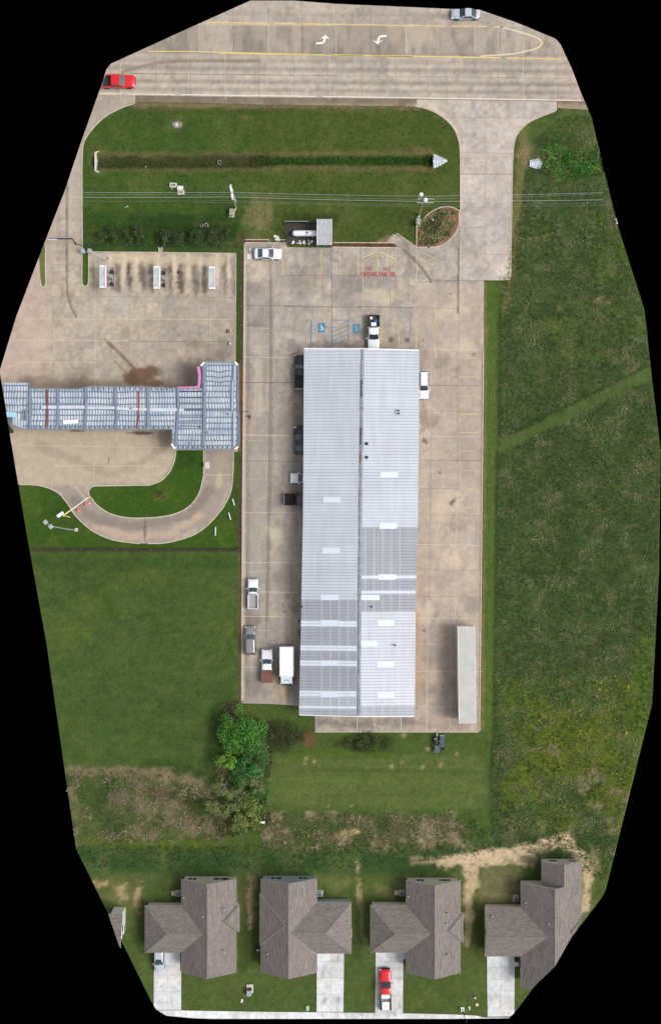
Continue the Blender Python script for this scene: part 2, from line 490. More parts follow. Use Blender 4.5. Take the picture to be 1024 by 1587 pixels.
# ================================================================== GROUND
DITCH = [(150, 250), (300, 250), (420, 248), (672, 249)]
DITCH2 = [(838, 252), (935, 252)]
def ground_z(f):
    _, d = nearest(f.P, DITCH, False); _, d2 = nearest(f.P, DITCH2, False)
    z = -.05 - (fbm(f.x, f.y, 14, 3, 5)) * .07
    wv = 12 + 5 * fbm(f.x, f.y * 0, 20, 3, 6) - 5 * sm(380, 440, f.x)
    z -= .75 * (1 - sm(2, wv, d)) + .5 * (1 - sm(4, 18, d2))
    return z
YG = C(82, 92, 36)
def paint_ground(f):
    x, y = f.x, f.y
    n1 = fbm(x, y, 90, 5, 1); n2 = fbm(x, y, 28, 4, 2); n3 = fbm(x, y, 9, 4, 3)
    f.mul(.86 + .3 * n1)
    f.blend(sm(.45, .8, n2) * .35, C(72, 80, 38))
    # ---- front verge
    verge = [(125, 150), (730, 150), (730, 395), (125, 395)]
    f.poly(verge, C(56, 79, 31), 4, 2); vm = ((x > 128) & (x < 715) & (y > 160) & (y < 392)).astype(float); f.blend(vm * sm(.45, .7, fbm(x * .5, y, 13, 4, 17)) * .4, C(78, 90, 44)); f.blend(vm * sm(.52, .72, fbm(x, y, 18, 4, 18)) * .35, C(42, 66, 28))
    f.poly([(380, 150), (720, 150), (720, 400), (380, 400)], C(68, 80, 34), 20, 25, .75, seed=3)
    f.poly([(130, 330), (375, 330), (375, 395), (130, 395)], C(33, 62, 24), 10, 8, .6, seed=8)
    f.poly([(225, 333), (350, 336), (372, 362), (300, 372), (215, 350)], C(30, 50, 22), 6, 8, .6, seed=9)  # wide shadow beside the shrub row, painted into the grass colour
    f.blend(sm(.52, .75, fbm(x, y, 40, 4, 11)) * (y < 390) * (y > 160) * .35, C(90, 96, 50))
    f.line([(205, 163), (645, 166)], 9, C(112, 100, 72), .8, 6, 4, 21)
    f.line([(205, 171), (645, 172)], 5, C(54, 72, 26), .6, 4, 5, 22)
    # ditch
    f.line([(150, 240), (300, 241), (420, 241), (668, 238)], 5, C(104, 94, 62), .65, 5, 5, 23)
    f.line([(150, 263), (300, 262), (420, 259), (668, 262)], 4, C(100, 90, 60), .6, 5, 5, 24)
    f.line([(152, 251), (300, 250), (420, 249)], 11, C(52, 58, 30), .8, 6, 5, 25)
    f.line([(400, 248), (540, 246.5), (660, 247)], 7, C(40, 74, 26), .85, 4, 3, 26)
    f.line([(320, 246), (400, 246)], 7, C(68, 62, 38), .5, 5, 4, 27)
    f.ell(664, 249, 12, 11, C(20, 30, 14), .95)
    f.ell(652, 232, 16, 5, C(112, 92, 66), .6); f.ell(640, 262, 20, 4, C(104, 90, 58), .6)
    # bare patches
    f.ell(405, 345, 22, 34, C(118, 112, 76), .75, .8, 1.2, 3); f.ell(376, 372, 14, 10, C(84, 70, 48), .7, .8, 1)
    f.ell(275, 193, 13, 9, C(96, 92, 66), .7); f.ell(380, 182, 14, 5, C(100, 96, 56), .5); f.ell(610, 230, 26, 10, C(78, 80, 46), .5)
    for i in range(5): f.ell(170 + i * 43, 365, 17, 16, C(28, 42, 20), .75)  # ground colour darkened under and around the shrub row
    f.poly([(440, 330), (525, 330), (525, 350), (440, 350)], C(40, 52, 26), 4, 4, .6)
    # planter-side ground, brown bits
    f.poly([(585, 375), (600, 365), (615, 362), (645, 382), (600, 382)], C(124, 108, 84), 3, 4, .8)
    # grass strip between the station and the main lot
    f.poly([(365, 388), (376, 388), (376, 860), (365, 860)], C(66, 80, 38), 2, 1)
    f.poly([(366, 565), (378, 565), (378, 700), (366, 700)], C(120, 94, 62), 2, 3, .9, 10)
    f.line([(375, 395), (373, 860)], 3, C(84, 64, 50), .85, 2, 1.5, 31)
    # station loop lawns
    f.poly([(120, 690), (362, 690), (362, 850), (40, 850), (0, 740), (120, 740)], C(50, 78, 24), 4, 4, .9)
    f.blend(sm(.5, .7, fbm(x, y, 30, 4, 41)) * (y > 690) * (y < 848) * (x < 372) * .4, C(76, 92, 34))
    f.ell(248, 770, 14, 11, C(92, 88, 50), .8)
    # left meadow (mown in lines)
    lf = [(40, 850), (374, 852), (374, 1090), (345, 1120), (325, 1215), (225, 1195), (105, 1190)]
    f.poly(lf, C(60, 80, 36), 4, 3, 1)
    mk = inside(f.P, lf)
    f.mul(np.where(mk, 1 + .16 * (fbm(x * .12, y, 7, 3, 51) - .5) + .25 * (fbm(x, y, 60, 4, 52) - .5), 1))
    f.blend(sm(.5, .75, fbm(x, y, 45, 5, 53)) * mk * .55, C(80, 92, 40))
    mt = mk * sm(.42, .68, fbm(x * .5, y, 11, 4, 57)); f.blend(mt * .35, C(78, 90, 46)); f.blend(mk * sm(.52, .72, fbm(x, y, 15, 4, 58)) * .4, C(44, 70, 34)); f.mul(1 + mk * .28 * (fbm(x, y, 5, 3, 59) - .5))
    f.line([(60, 875), (370, 873)], 10, C(42, 68, 28), .4, 8, 6, 55)
    f.line([(340, 1100), (325, 1205), (230, 1190)], 16, C(38, 58, 24), .55, 12, 6, 54)
    f.line([(45, 851), (372, 852)], 3.5, C(58, 50, 38), .85, 2, 1, 32)
    f.line([(372, 860), (372, 1080)], 4, C(92, 78, 58), .75, 3, 3, 33)
    f.ell(358, 1105, 14, 18, C(120, 100, 78), .8)
    # right field
    rf = [(775, 440), (800, 160), (1030, 160), (1030, 1400), (760, 1300), (760, 1130), (768, 700)]
    f.poly(rf, C(60, 76, 40), 3, 2, 1)
    mk = sm(765, 780, x)
    f.mul(1 + mk * .55 * (fbm(x, y, 12, 4, 61) - .5) + mk * .35 * (fbm(x, y, 70, 4, 62) - .5))
    f.blend(mk * sm(.55, .78, fbm(x, y, 16, 5, 63)) * .45, C(104, 104, 74))
    f.blend(mk * sm(.5, .75, fbm(x, y, 55, 4, 64)) * (y < 560) * .6, C(76, 94, 34))
    f.ell(880, 250, 54, 24, C(44, 80, 28), .7, .8, 1.0); f.ell(858, 193, 50, 22, C(70, 88, 36), .6)
    f.ell(914, 249, 8, 9, C(18, 26, 18), .9)
    f.line([(812, 200), (800, 330), (793, 400), (783, 480)], 9, C(110, 104, 62), .6, 6, 5, 65)
    f.ell(815, 240, 14, 22, C(124, 108, 78), .75, .8, .8)
    f.ell(935, 465, 16, 7, C(140, 118, 88), .7, .8, 1)
    f.ell(925, 510, 60, 45, C(62, 74, 48), .5, .8, .8)
    f.line([(768, 695), (800, 682), (1012, 575)], 13, C(70, 88, 42), .75, 5, 2, 66)
    f.line([(790, 672), (1005, 566)], 2, C(40, 58, 26), .6, 3, 2, 67)
    f.line([(760, 440), (760, 1140)], 14, C(72, 92, 40), .9, 3, 1.5, 68)
    f.line([(775, 480), (773, 690)], 3, C(44, 62, 30), .7, 3, 1, 69)
    f.line([(770, 700), (765, 1140), (757, 1240)], 3, C(42, 60, 28), .75, 3, 1, 70)
    f.line([(752, 440), (747, 1130)], 3, C(120, 106, 70), .6, 2.5, 2, 71)
    f.blend(mk * sm(1010, 1140, y) * (1 - sm(1285, 1310, y)) * sm(.35, .65, fbm(x, y, 50, 5, 72)) * .85, C(86, 98, 26))
    f.blend(mk * sm(1080, 1150, y) * sm(.55, .72, fbm(x, y, 22, 5, 73)) * .6, C(120, 112, 84))
    f.line([(1000, 1000), (985, 1150)], 18, C(78, 98, 26), .6, 14, 8, 74)
    # back lawn
    f.poly([(380, 1092), (488, 1100), (488, 1135), (748, 1135), (757, 1165), (757, 1262), (395, 1262), (400, 1150)], C(66, 84, 38), 4, 5)
    f.poly([(430, 1172), (560, 1174), (735, 1170), (750, 1185), (751, 1232), (735, 1252), (450, 1252), (418, 1240), (412, 1208)], C(84, 96, 50), 9, 8, .8)
    mk2 = ((y > 1165) & (y < 1255) & (x > 410) & (x < 752)).astype(float)
    f.mul(1 + mk2 * .3 * (fbm(x * .1, y, 6, 3, 81) - .5))
    f.line([(470, 1193), (740, 1196)], 2, C(58, 74, 34), .5, 4, 2, 82)
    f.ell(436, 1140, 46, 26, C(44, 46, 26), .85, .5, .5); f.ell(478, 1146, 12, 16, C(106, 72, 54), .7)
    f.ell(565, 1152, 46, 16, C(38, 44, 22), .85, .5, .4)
    f.line([(450, 1175), (520, 1164), (600, 1172)], 4, C(70, 92, 30), .7, 4, 2, 83)
    for cx, cy, r in ((487, 1181, 3), (606, 1188, 4), (655, 1189, 4), (683, 1187, 4), (623, 1182, 3), (568, 1190, 2), (509, 1250, 2), (545, 1250, 2), (474, 1176, 3), (663, 1160, 4), (624, 1139, 5), (708, 1168, 3), (472, 1184, 2)):
        f.ell(cx, cy, r, r, C(164, 150, 112), .6, .8, .6)
    # rough brush bands
    f.poly([(100, 1190), (225, 1192), (330, 1216), (345, 1245), (350, 1300), (110, 1315)], C(74, 84, 46), 6, 8, 1)
    mk = ((y > 1188) & (y < 1312) & (x < 350)).astype(float)
    f.blend(mk * sm(.48, .72, fbm(x, y, 20, 5, 91)) * .7, C(124, 112, 88)); f.blend(mk * sm(.46, .64, fbm(x, y, 24, 5, 92)) * .85, C(54, 70, 32)); f.ell(150, 1222, 48, 20, C(60, 82, 34), .7, .7, .8); f.ell(310, 1258, 40, 24, C(50, 66, 30), .75, .7, .8); f.ell(135, 1268, 30, 18, C(82, 88, 48), .7, .7, .8)
    f.mul(1 + mk * .7 * (fbm(x, y, 3.5, 3, 191) - .5)); f.line([(110, 1196), (225, 1196), (310, 1215)], 5, C(128, 112, 90), .6, 7, 7, 93)
    f.line([(180, 1238), (270, 1262), (340, 1285)], 10, C(124, 110, 88), .5, 12, 12, 94)
    f.line([(235, 1228), (300, 1240)], 10, C(64, 52, 32), .6, 8, 6, 95)
    f.line([(112, 1303), (330, 1308)], 6, C(78, 92, 30), .7, 6, 4, 96)
    f.poly([(400, 1262), (700, 1264), (730, 1290), (720, 1312), (410, 1318)], C(78, 82, 50), 7, 10, .9)
    mk = ((y > 1258) & (y < 1322) & (x > 395) & (x < 735)).astype(float)
    f.blend(mk * sm(.5, .72, fbm(x, y, 16, 5, 97)) * .8, C(138, 124, 100)); f.blend(mk * sm(.52, .72, fbm(x, y, 22, 5, 98)) * .7, C(56, 72, 34))
    f.mul(1 + mk * .7 * (fbm(x, y, 3.5, 3, 192) - .5)); f.ell(535, 1292, 10, 6, C(182, 158, 110), .8, .7, .9); f.ell(552, 1288, 7, 5, C(178, 154, 110), .8, .7, .9); f.ell(582, 1297, 4, 8, C(160, 142, 100), .7)
    # dark green swale band
    f.poly([(110, 1315), (400, 1322), (720, 1312), (760, 1300), (900, 1290), (960, 1300), (930, 1330), (740, 1335), (730, 1360), (120, 1362)], C(46, 72, 38), 8, 8, .85)
    f.blend(sm(1312, 1325, y) * (1 - sm(1350, 1375, y)) * sm(.5, .7, fbm(x, y, 30, 4, 99)) * .6, C(84, 96, 54))
    # residential lawns
    rl = [(110, 1355), (720, 1355), (960, 1330), (960, 1590), (110, 1590)]
    f.poly(rl, C(72, 86, 42), 10, 6, 1)
    mk = sm(1350, 1370, y)
    f.mul(1 + mk * .4 * (fbm(x, y, 26, 4, 101) - .5))
    f.blend(mk * sm(.5, .72, fbm(x, y, 34, 5, 102)) * .5 * (1 - sm(1400, 1450, y)), C(112, 110, 68))
    f.blend(mk * (1 - sm(1360, 1420, y)) * sm(.48, .65, fbm(x, y, 40, 4, 103)) * .5, C(48, 66, 34))
    for cx, cy, rx, ry in ((214, 1392, 8, 22), (390, 1390, 8, 30), (388, 1425, 5, 20), (190, 1385, 10, 16), (554, 1345, 4, 10), (556, 1385, 4, 26), (155, 1370, 14, 6)):
        f.ell(cx, cy, rx, ry, C(178, 156, 118), .65, .8, 1.1)
    f.line([(560, 1380), (560, 1450), (568, 1458)], 2, C(150, 138, 98), .5, 3, 2, 104)
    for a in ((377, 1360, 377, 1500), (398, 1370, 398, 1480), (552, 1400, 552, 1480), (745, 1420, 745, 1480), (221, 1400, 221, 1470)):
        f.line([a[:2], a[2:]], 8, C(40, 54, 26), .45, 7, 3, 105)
    # straw and bare sand behind the last house
    st = C(188, 166, 136)
    f.poly([(742, 1345), (806, 1345), (806, 1400), (742, 1402)], C(108, 104, 74), 6, 5, .8)
    f.line([(690, 1334), (745, 1328), (800, 1322), (850, 1308), (880, 1302)], 13, st, .95, 7, 8, 106)
    f.line([(745, 1334), (820, 1330)], 12, st, .85, 7, 7, 107)
    f.line([(875, 1303), (895, 1322), (912, 1345), (908, 1375), (906, 1405)], 8, st, .8, 7, 7, 108)
    f.line([(724, 1330), (727, 1370), (727, 1420)], 9, st, .8, 6, 6, 109); f.line([(735, 1330), (737, 1370)], 6, st, .75, 5, 5, 110)
    sx = ((x > 690) & (x < 925) & (y > 1295) & (y < 1420)).astype(float); f.blend(sx * sm(.5, .66, fbm(x, y, 6, 4, 131)) * .45, C(96, 100, 60)); f.line([(727, 1420), (724, 1465)], 4, st, .45, 5, 4, 111); f.line([(640, 1335), (700, 1334)], 4, st, .45, 6, 6, 112)
    f.line([(925, 1320), (920, 1345)], 8, C(150, 138, 100), .6, 7, 7, 113)
    f.line([(808, 1330), (836, 1336), (832, 1360), (806, 1368)], 6, C(50, 58, 30), .6, 6, 4, 114)
    g = fbm(x, y, 4, 3, 120); f.mul(.82 + .36 * g); g2 = fbm(x, y, 9, 4, 121)[:, None]; f.c *= 1 + (g2 - .5) * np.array([.34, .10, .30])
    f.mul(1 + .10 * (fbm(x * .06, y, 5, 2, 122) - .5))

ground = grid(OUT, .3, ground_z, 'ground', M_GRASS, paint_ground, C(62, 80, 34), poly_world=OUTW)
mb = MB(); n = len(OUT); vs = [(*p, -.12) for p in OUTW * .9995] + [(*p, -2.2) for p in OUTW * .9995]
mb.add(vs, [(i, (i + 1) % n, n + (i + 1) % n, n + i) for i in range(n)] + [tuple(range(n, 2 * n))], M_SOIL)
tag(mb.build('soil'), kind='structure')

# ================================================================== PAVEMENTS
PZ = .02
def slabs(f, xs, ys, amt=.1, seed=0):
    ix = np.searchsorted(np.array(xs, float), f.x); iy = np.searchsorted(np.array(ys, float), f.y)
    f.mul(1 + amt * (TAB[(ix * 7 + seed) & 255, (iy * 13 + seed * 3) & 255] - .5) * 2)
    t = TAB[(ix * 5 + seed + 9) & 255, (iy * 11 + seed) & 255]
    f.blend((t > .72) * .15, C(140, 134, 128))
def common(f, seed, hi=C(192, 176, 158), lo=C(136, 128, 119)):
    n1 = fbm(f.x, f.y, 70, 5, seed); n2 = fbm(f.x, f.y, 22, 5, seed + 7)
    f.blend(sm(.40, .66, n1) * .45, hi); f.blend(sm(.48, .70, n2) * .55, lo)
    f.blend(sm(.48, .72, fbm(f.x * .45, f.y * 1.6, 12, 4, seed + 31)) * .5, lo); f.blend(sm(.48, .72, fbm(f.x * 1.7, f.y * .4, 12, 4, seed + 37)) * .5, lo)
    t = fbm(f.x, f.y, 17, 4, seed + 41)[:, None]; f.c *= 1 + (t - .5) * np.array([.10, .0, -.12])
    f.mul(1 - .12 * sm(.56, .68, fbm(f.x, f.y, 6, 3, seed + 43))); f.c *= np.array([.965, 1.0, 1.055])
    f.mul(1 + .10 * sm(.58, .70, fbm(f.x, f.y, 8, 3, seed + 47)))
    n3 = 1 - np.abs(fbm(f.x, f.y, 34, 5, seed + 21) * 2 - 1)
    f.mul(1 - .16 * sm(.86, .99, n3) * sm(.4, .6, fbm(f.x, f.y, 60, 3, seed + 5)))
    f.blend(sm(.55, .75, fbm(f.x, f.y, 13, 4, seed + 11)) * .35, hi)
    f.mul(.84 + .32 * fbm(f.x, f.y, 4, 4, seed + 3))

# --- highway
RX = [187, 241, 295, 349, 401, 455, 510, 560, 613, 666, 719, 771, 810, 863, 915]
MX = [265, 309, 362, 416, 468, 521, 574, 629, 681, 735, 775, 811]
def paint_road(f):
    x, y = f.x, f.y
    common(f, 200, C(186, 170, 152), C(158, 146, 132))
    yb = y - (x - 155) * .009                     # the road falls slightly to the right
    for c, w, a in ((92, 3.5, .83), (104.5, 3.5, .73), (125, 3, .71), (137.5, 3, .76), (20, 6, .86), (30, 4, .9)):
        f.mul(1 - (1 - a) * np.exp(-((yb - c) / w) ** 2))
    f.mul(1 + .10 * np.exp(-((yb - 114) / 4) ** 2) + .08 * np.exp(-((yb - 131) / 2.5) ** 2) + .07 * np.exp(-((yb - 98) / 2) ** 2) + .06 * np.exp(-((yb - 143) / 2) ** 2))
    f.mul(.93 + .14 * fbm(x * .12, y, 4, 3, 219))
    m = (yb > 37) & (yb < 81)
    med = m.astype(float)
    f.blend(med * .6, C(150, 139, 126))
    ix = np.searchsorted(np.array(MX, float), x)
    f.mul(np.where(m, 1 + .16 * (TAB[(ix * 7) & 255, 3] - .5) * 2, 1))
    f.mul(1 - med * .25 * sm(.45, .7, fbm(x, y * .35, 9, 4, 210)))
    f.blend(med * (x > 600) * (x < 680) * .4 * sm(.4, .6, fbm(x, y, 30, 3, 212)), C(176, 158, 132))
    f.mul(1 - .18 * (1 - sm(0, 5, np.abs(yb - 81))) )
    f.line([(190, 112), (212, 105), (245, 97), (300, 94), (400, 95)], 2.6, C(122, 102, 84), .65, 2, .6, 213)
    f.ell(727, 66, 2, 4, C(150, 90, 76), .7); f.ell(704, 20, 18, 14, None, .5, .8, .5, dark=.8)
    f.ell(195, 70, 60, 30, C(164, 154, 142), .5)
    f.blend(sm(850, 900, x) * .3, C(186, 158, 146))
road_poly = [(100, -5), (960, -5), (960, 158.5), (863, 156.5), (645, 153.5), (400, 151), (210, 148), (150, 147), (100, 146)]
grid(road_poly, .25, PZ, 'road', M_ROAD, paint_road, C(172, 158, 142))
# --- asphalt shoulders
def paint_sh(f):
    f.blend(sm(.4, .7, fbm(f.x, f.y, 14, 4, 221)) * .6, C(134, 120, 102))
    f.blend(sm(157, 164, f.y) * sm(.35, .6, fbm(f.x, f.y, 10, 4, 222)) * .8, C(150, 136, 108))
    f.mul(.85 + .3 * fbm(f.x, f.y, 5, 3, 223))
for nm, pl in (('road_shoulder', [(210, 148.3), (400, 151.3), (644.5, 153.8), (644.5, 165), (500, 163), (400, 162), (300, 159), (211, 158)]),
               ('road_shoulder', [(863.5, 156.8), (930, 158.2), (940, 172), (863.5, 167.5)])):
    grid(pl, .25, PZ - .006, nm, M_CONC, paint_sh, C(112, 99, 87))

# --- entrance driveway
drive = smooth_poly([(643, 165), (672, 174), (697, 193), (709, 216), (712, 245)], 5) + [(712, 320), (711, 350), (711, 434.5), (790, 434.5), (792.5, 300), (794, 240)] + \
        smooth_poly([(794, 238), (799, 212), (815, 192), (838, 180), (862.5, 171)], 5) + [(862.5, 156.8), (645, 153.8)]
def paint_drive(f):
    common(f, 230, C(196, 180, 166), C(166, 154, 142))
    slabs(f, [752], [182, 270, 320, 352, 393], .06, 5)
    f.mul(np.where((f.x < 751) & (f.y > 270) & (f.y < 353), 1.07, 1))
    f.ell(785, 420, 20, 20, C(204, 192, 176), .6, .8, .8); f.ell(775, 431, 8, 4, C(140, 128, 116), .5, .8, .9)
    f.ell(700, 205, 30, 10, C(150, 138, 126), .35, .9)
    f.line([(668, 164), (690, 182), (706, 205)], 4, C(206, 190, 172), .5, 4, 3, 231)
grid(drive, .25, PZ, 'driveway', M_CONC, paint_drive, C(182, 168, 154))

# --- main parking lot
lot = [(378, 376), (444, 376), (444, 383), (514, 384), (514, 383), (590, 384), (610, 362), (645, 382), (657, 383.5), (676, 381), (697, 370), (710.5, 349), (710.8, 434.8), (749.5, 435), (749, 600), (746.5, 760), (744.5, 950),
       (742, 1134), (488, 1134), (488, 1108), (466, 1094), (420, 1091), (374, 1090), (373.5, 960), (375, 850), (376, 600)]
LX = [398, 417.5, 455, 513, 562, 604, 635, 671, 708]
LY = [426, 475, 513, 555, 597, 637, 675, 714, 757, 798, 835, 884, 917, 955, 997, 1040, 1091]
def paint_lot(f):
    x, y = f.x, f.y
    common(f, 240, C(186, 170, 150), C(142, 134, 124))
    slabs(f, LX, LY, .07, 17)
    f.blend((x > 640) * (y > 440) * .4, C(178, 158, 142))
    f.blend((x < 470) * sm(600, 700, y) * .35, C(150, 141, 131))
    f.poly([(380, 430), (417, 430), (417, 1090), (375, 1090)], C(146, 138, 128), 3, 4, .35)
    f.line([(419, 385), (420, 480), (420, 700), (417, 800), (414, 960)], 3, C(112, 104, 96), .5, 3, 1.5, 241)
    f.line([(383, 440), (383, 1080)], 5, C(112, 104, 96), .45, 4, 3, 242)
    f.line([(379.5, 400), (378, 900), (376, 1080)], 2, C(196, 178, 152), .6, 2, 1, 243)
    f.line([(400, 540), (400, 640)], 8, C(188, 174, 152), .5, 5, 3, 244)
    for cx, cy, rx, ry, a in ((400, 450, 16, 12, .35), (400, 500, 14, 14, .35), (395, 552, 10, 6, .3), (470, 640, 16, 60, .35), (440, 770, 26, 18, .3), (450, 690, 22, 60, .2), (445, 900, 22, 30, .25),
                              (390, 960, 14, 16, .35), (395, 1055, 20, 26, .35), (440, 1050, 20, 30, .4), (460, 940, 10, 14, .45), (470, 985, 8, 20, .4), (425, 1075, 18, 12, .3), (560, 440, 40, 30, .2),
                              (480, 440, 26, 26, .22), (530, 535, 60, 8, .45), (648, 560, 16, 30, .25), (684, 560, 20, 14, .3), (665, 655, 14, 16, .35), (690, 1045, 26, 66, .12), (660, 1010, 16, 40, .15),  # includes a faint trailer shadow on its west side, painted into the concrete
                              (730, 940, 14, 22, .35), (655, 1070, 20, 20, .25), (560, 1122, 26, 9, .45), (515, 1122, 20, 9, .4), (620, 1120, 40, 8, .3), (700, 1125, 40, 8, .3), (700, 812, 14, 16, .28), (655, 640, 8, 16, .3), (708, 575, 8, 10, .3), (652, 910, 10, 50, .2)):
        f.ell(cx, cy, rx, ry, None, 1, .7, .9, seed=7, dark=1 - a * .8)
    for cx, cy, rx, ry in ((404, 420, 18, 16), (432, 1070, 16, 16), (395, 1020, 14, 12), (700, 480, 30, 16), (590, 460, 30, 20), (668, 1050, 14, 14), (690, 780, 22, 30), (700, 870, 20, 14), (725, 540, 18, 22), (424, 826, 14, 20), (660, 950, 16, 20), (735, 1128, 10, 6)):
        f.ell(cx, cy, rx, ry, C(206, 188, 162), .4, .8, 1.0, seed=9)
    for cx, cy, r in ((605, 526, 5), (631, 527, 4), (655, 528, 2), (657, 683, 4), (660, 686, 2.5), (681, 733, 2.5), (699, 780, 4), (703, 776, 3), (706, 772, 1.5), (711, 771, 1.5), (657, 977, 3), (655, 970, 1.5), (432, 936, 1.5), (440, 940, 2), (441, 948, 2), (438, 936, 2), (445, 942, 1.5),
                      (465, 962, 4), (466, 981, 4), (434, 610, 1), (640, 430, 1.5), (686, 1065, 2), (698, 1062, 2), (476, 1113, 2), (699, 455, 1.5), (734, 549, 3), (433, 458, 1.5), (470, 1113, 2), (676, 955, 2)):
        f.ell(cx, cy, r, r, C(96, 80, 66), .85, .6, .4)
    f.line([(645, 950), (645, 1080)], 5, C(168, 130, 92), .5, 4, 3, 246)
    f.line([(645, 860), (652, 920)], 5, C(172, 140, 108), .4, 4, 3, 247)
    f.line([(625, 388), (640, 400), (655, 418), (668, 436)], 2, C(96, 86, 76), .8, 2, 1, 248)
    f.line([(627, 372), (634, 395), (637, 415)], 3, C(120, 106, 90), .5, 3, 2, 249)
    f.line([(710, 385), (709, 485)], 1.2, C(96, 86, 76), .7, 1.5, .8, 250)
    f.line([(441, 1090), (437, 1062), (425, 1050)], 3, C(214, 184, 132), .5, 3, 3, 251)
    f.ell(543, 541, 14, 8, C(110, 100, 90), .6)  # shadowy smudge at the north wall, painted into the concrete
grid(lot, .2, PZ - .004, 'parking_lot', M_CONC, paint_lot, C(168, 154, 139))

# --- service station paving
st1 = [(20, 130), (208, 135), (210.5, 149), (210, 160)] + smooth_poly([(210, 160), (186, 168), (160, 183), (137, 208), (128, 232)], 5) + \
      [(127, 300), (127.5, 389), (129, 440), (133, 445), (137, 440), (137.5, 392), (246, 392), (246, 384), (252, 384), (252, 392), (365, 393), (364, 562), (369, 562), (369, 700), (362, 700)] + \
      smooth_poly([(361, 735), (356, 765), (337, 797), (305, 826), (262, 840), (215, 842), (175, 836), (142, 821), (118, 799), (104, 778), (88, 762), (62, 753), (28, 751)], 5) + [(-20, 740)]
def paint_st(f):
    x, y = f.x, f.y
    common(f, 260, C(186, 170, 148), C(150, 138, 124))
    slabs(f, [83, 150, 201, 254, 324], [460, 494, 527, 561, 620, 690, 722], .05, 31)
    f.blend((1 - sm(40, 110, x)) * (y < 600) * .4, C(190, 164, 150))
    f.blend((x > 118) * (y < 390) * .3, C(140, 130, 120))
    for a in (84, 112, 122):
        f.line([(a, 180), (a - 2, 400)], 5, C(176, 162, 142), .35, 4, 2, 261)
    f.line([(104, 170), (104, 440), (106, 460), (112, 478), (119, 492)], 1.3, C(92, 80, 68), .85, 1.2, .5, 262)
    # wash bay stains
    for cx, a in ((182, .55), (200, .75), (220, .5), (234, .6), (263, .62), (279, .7), (302, .45), (316, .55), (349, .4), (360, .3), (145, .3)):
        for k in range(2):
            f.ell(cx + k * 2, 418 + k * 24, 5, 17, C(84, 68, 54), min(1, a * 1.25), .8, .8, 263 + k, 7)
    for cx in (170, 192, 212, 246, 270, 292, 311, 337, 355):
        f.ell(cx, 416, 4, 32, C(212, 194, 164), .65, .8, .9, 266, 8)
    f.line([(178, 400), (340, 404)], 8, C(200, 182, 152), .5, 6, 4, 267)
    f.ell(190, 470, 16, 26, C(164, 158, 150), .5, .9, .8)
    f.ell(70, 520, 60, 30, C(188, 164, 150), .35, .9, .8)
    # mud stain, tyre marks and darker patches beside the canopy
    mud = C(98, 72, 54)
    f.ell(222, 582, 27, 16, mud, .9, .35, .55, 268); f.ell(205, 588, 14, 12, mud, .8, .5, .6); f.ell(240, 594, 18, 6, C(110, 74, 52), .9, .5, .4)
    f.line([(162, 526), (182, 546), (205, 568)], 1.6, mud, .8, 1.2, .8, 269); f.line([(168, 528), (190, 550), (210, 572)], 1.2, mud, .75, 1.2, .8, 270); f.line([(178, 560), (196, 578)], 1.2, mud, .6, 1.5, 1, 271)
    f.line([(40, 596), (300, 600)], 10, C(110, 92, 74), .45, 12, 8, 272)
    f.ell(128, 590, 18, 18, C(96, 86, 74), .6, .8, .5); f.ell(45, 590, 16, 10, C(104, 94, 82), .5, .8, .5)
    f.ell(290, 575, 32, 22, C(112, 104, 92), .6, .8, .6); f.ell(345, 545, 20, 20, C(104, 94, 82), .55, .8, .5); f.ell(310, 535, 20, 10, C(104, 94, 82), .4, .8, .8)
    # south court and loop
    f.poly([(20, 665), (275, 665), (268, 725), (245, 748), (150, 752), (30, 752)], C(182, 164, 138), 4, 3, .5)
    f.line([(60, 690), (170, 735), (215, 720), (262, 690)], 5, C(130, 118, 102), .4, 8, 6, 273)
    f.ell(222, 671, 24, 3.5, C(78, 56, 44), .9, .6, .5); f.ell(122, 667, 14, 2, C(70, 60, 48), .8); f.ell(258, 680, 14, 14, C(118, 104, 88), .5)
    lp = [(90, 755), (130, 755), (150, 785), (215, 803), (290, 795), (316, 740), (316, 697), (362, 697), (362, 740), (335, 800), (262, 842), (200, 842), (140, 822), (100, 775)]
    f.poly(lp, C(142, 131, 120), 5, 6, .75)
    f.line([(150, 815), (200, 832), (260, 828), (310, 800)], 5, C(186, 162, 142), .55, 7, 5, 274); f.line([(115, 775), (150, 805), (210, 815), (290, 800), (325, 760)], 7, C(112, 102, 94), .5, 7, 5, 275)
    f.ell(340, 720, 10, 22, C(164, 146, 124), .6); f.ell(225, 822, 3, 12, C(84, 76, 68), .7, .8, .6); f.ell(340, 745, 6, 12, C(196, 176, 140), .5)
    f.line([(118, 755), (135, 775)], 1.6, C(200, 180, 164), .6, 1.5, .5, 276); f.ell(140, 760, 10, 6, C(178, 158, 136), .5)
    f.line([(170, 710), (168, 718)], 1, C(80, 70, 60), .6)
grid(st1, .22, PZ - .008, 'station_forecourt', M_CONC, paint_st, C(168, 153, 135))
def lawn_paint(f):
    f.blend(sm(.45, .7, fbm(f.x, f.y, 26, 4, 301)) * .5, C(66, 88, 30)); f.mul(.85 + .3 * fbm(f.x, f.y, 5, 3, 302))
    f.ell(248, 770, 12, 9, C(96, 90, 52), .8); f.poly([(275, 700), (300, 700), (300, 722), (275, 722)], C(38, 62, 22), 6, 4, .6)
loop_in = [(273, 698), (315.5, 698), (315.5, 735)] + smooth_poly([(315.5, 737), (309, 764), (292, 786), (262, 799), (215, 803), (180, 799), (156, 787), (141, 771), (138, 762), (144, 754), (152, 753)], 5) + \
          [(225, 752)] + smooth_poly([(232, 752), (250, 745), (264, 730), (271, 712), (273, 698)], 5)
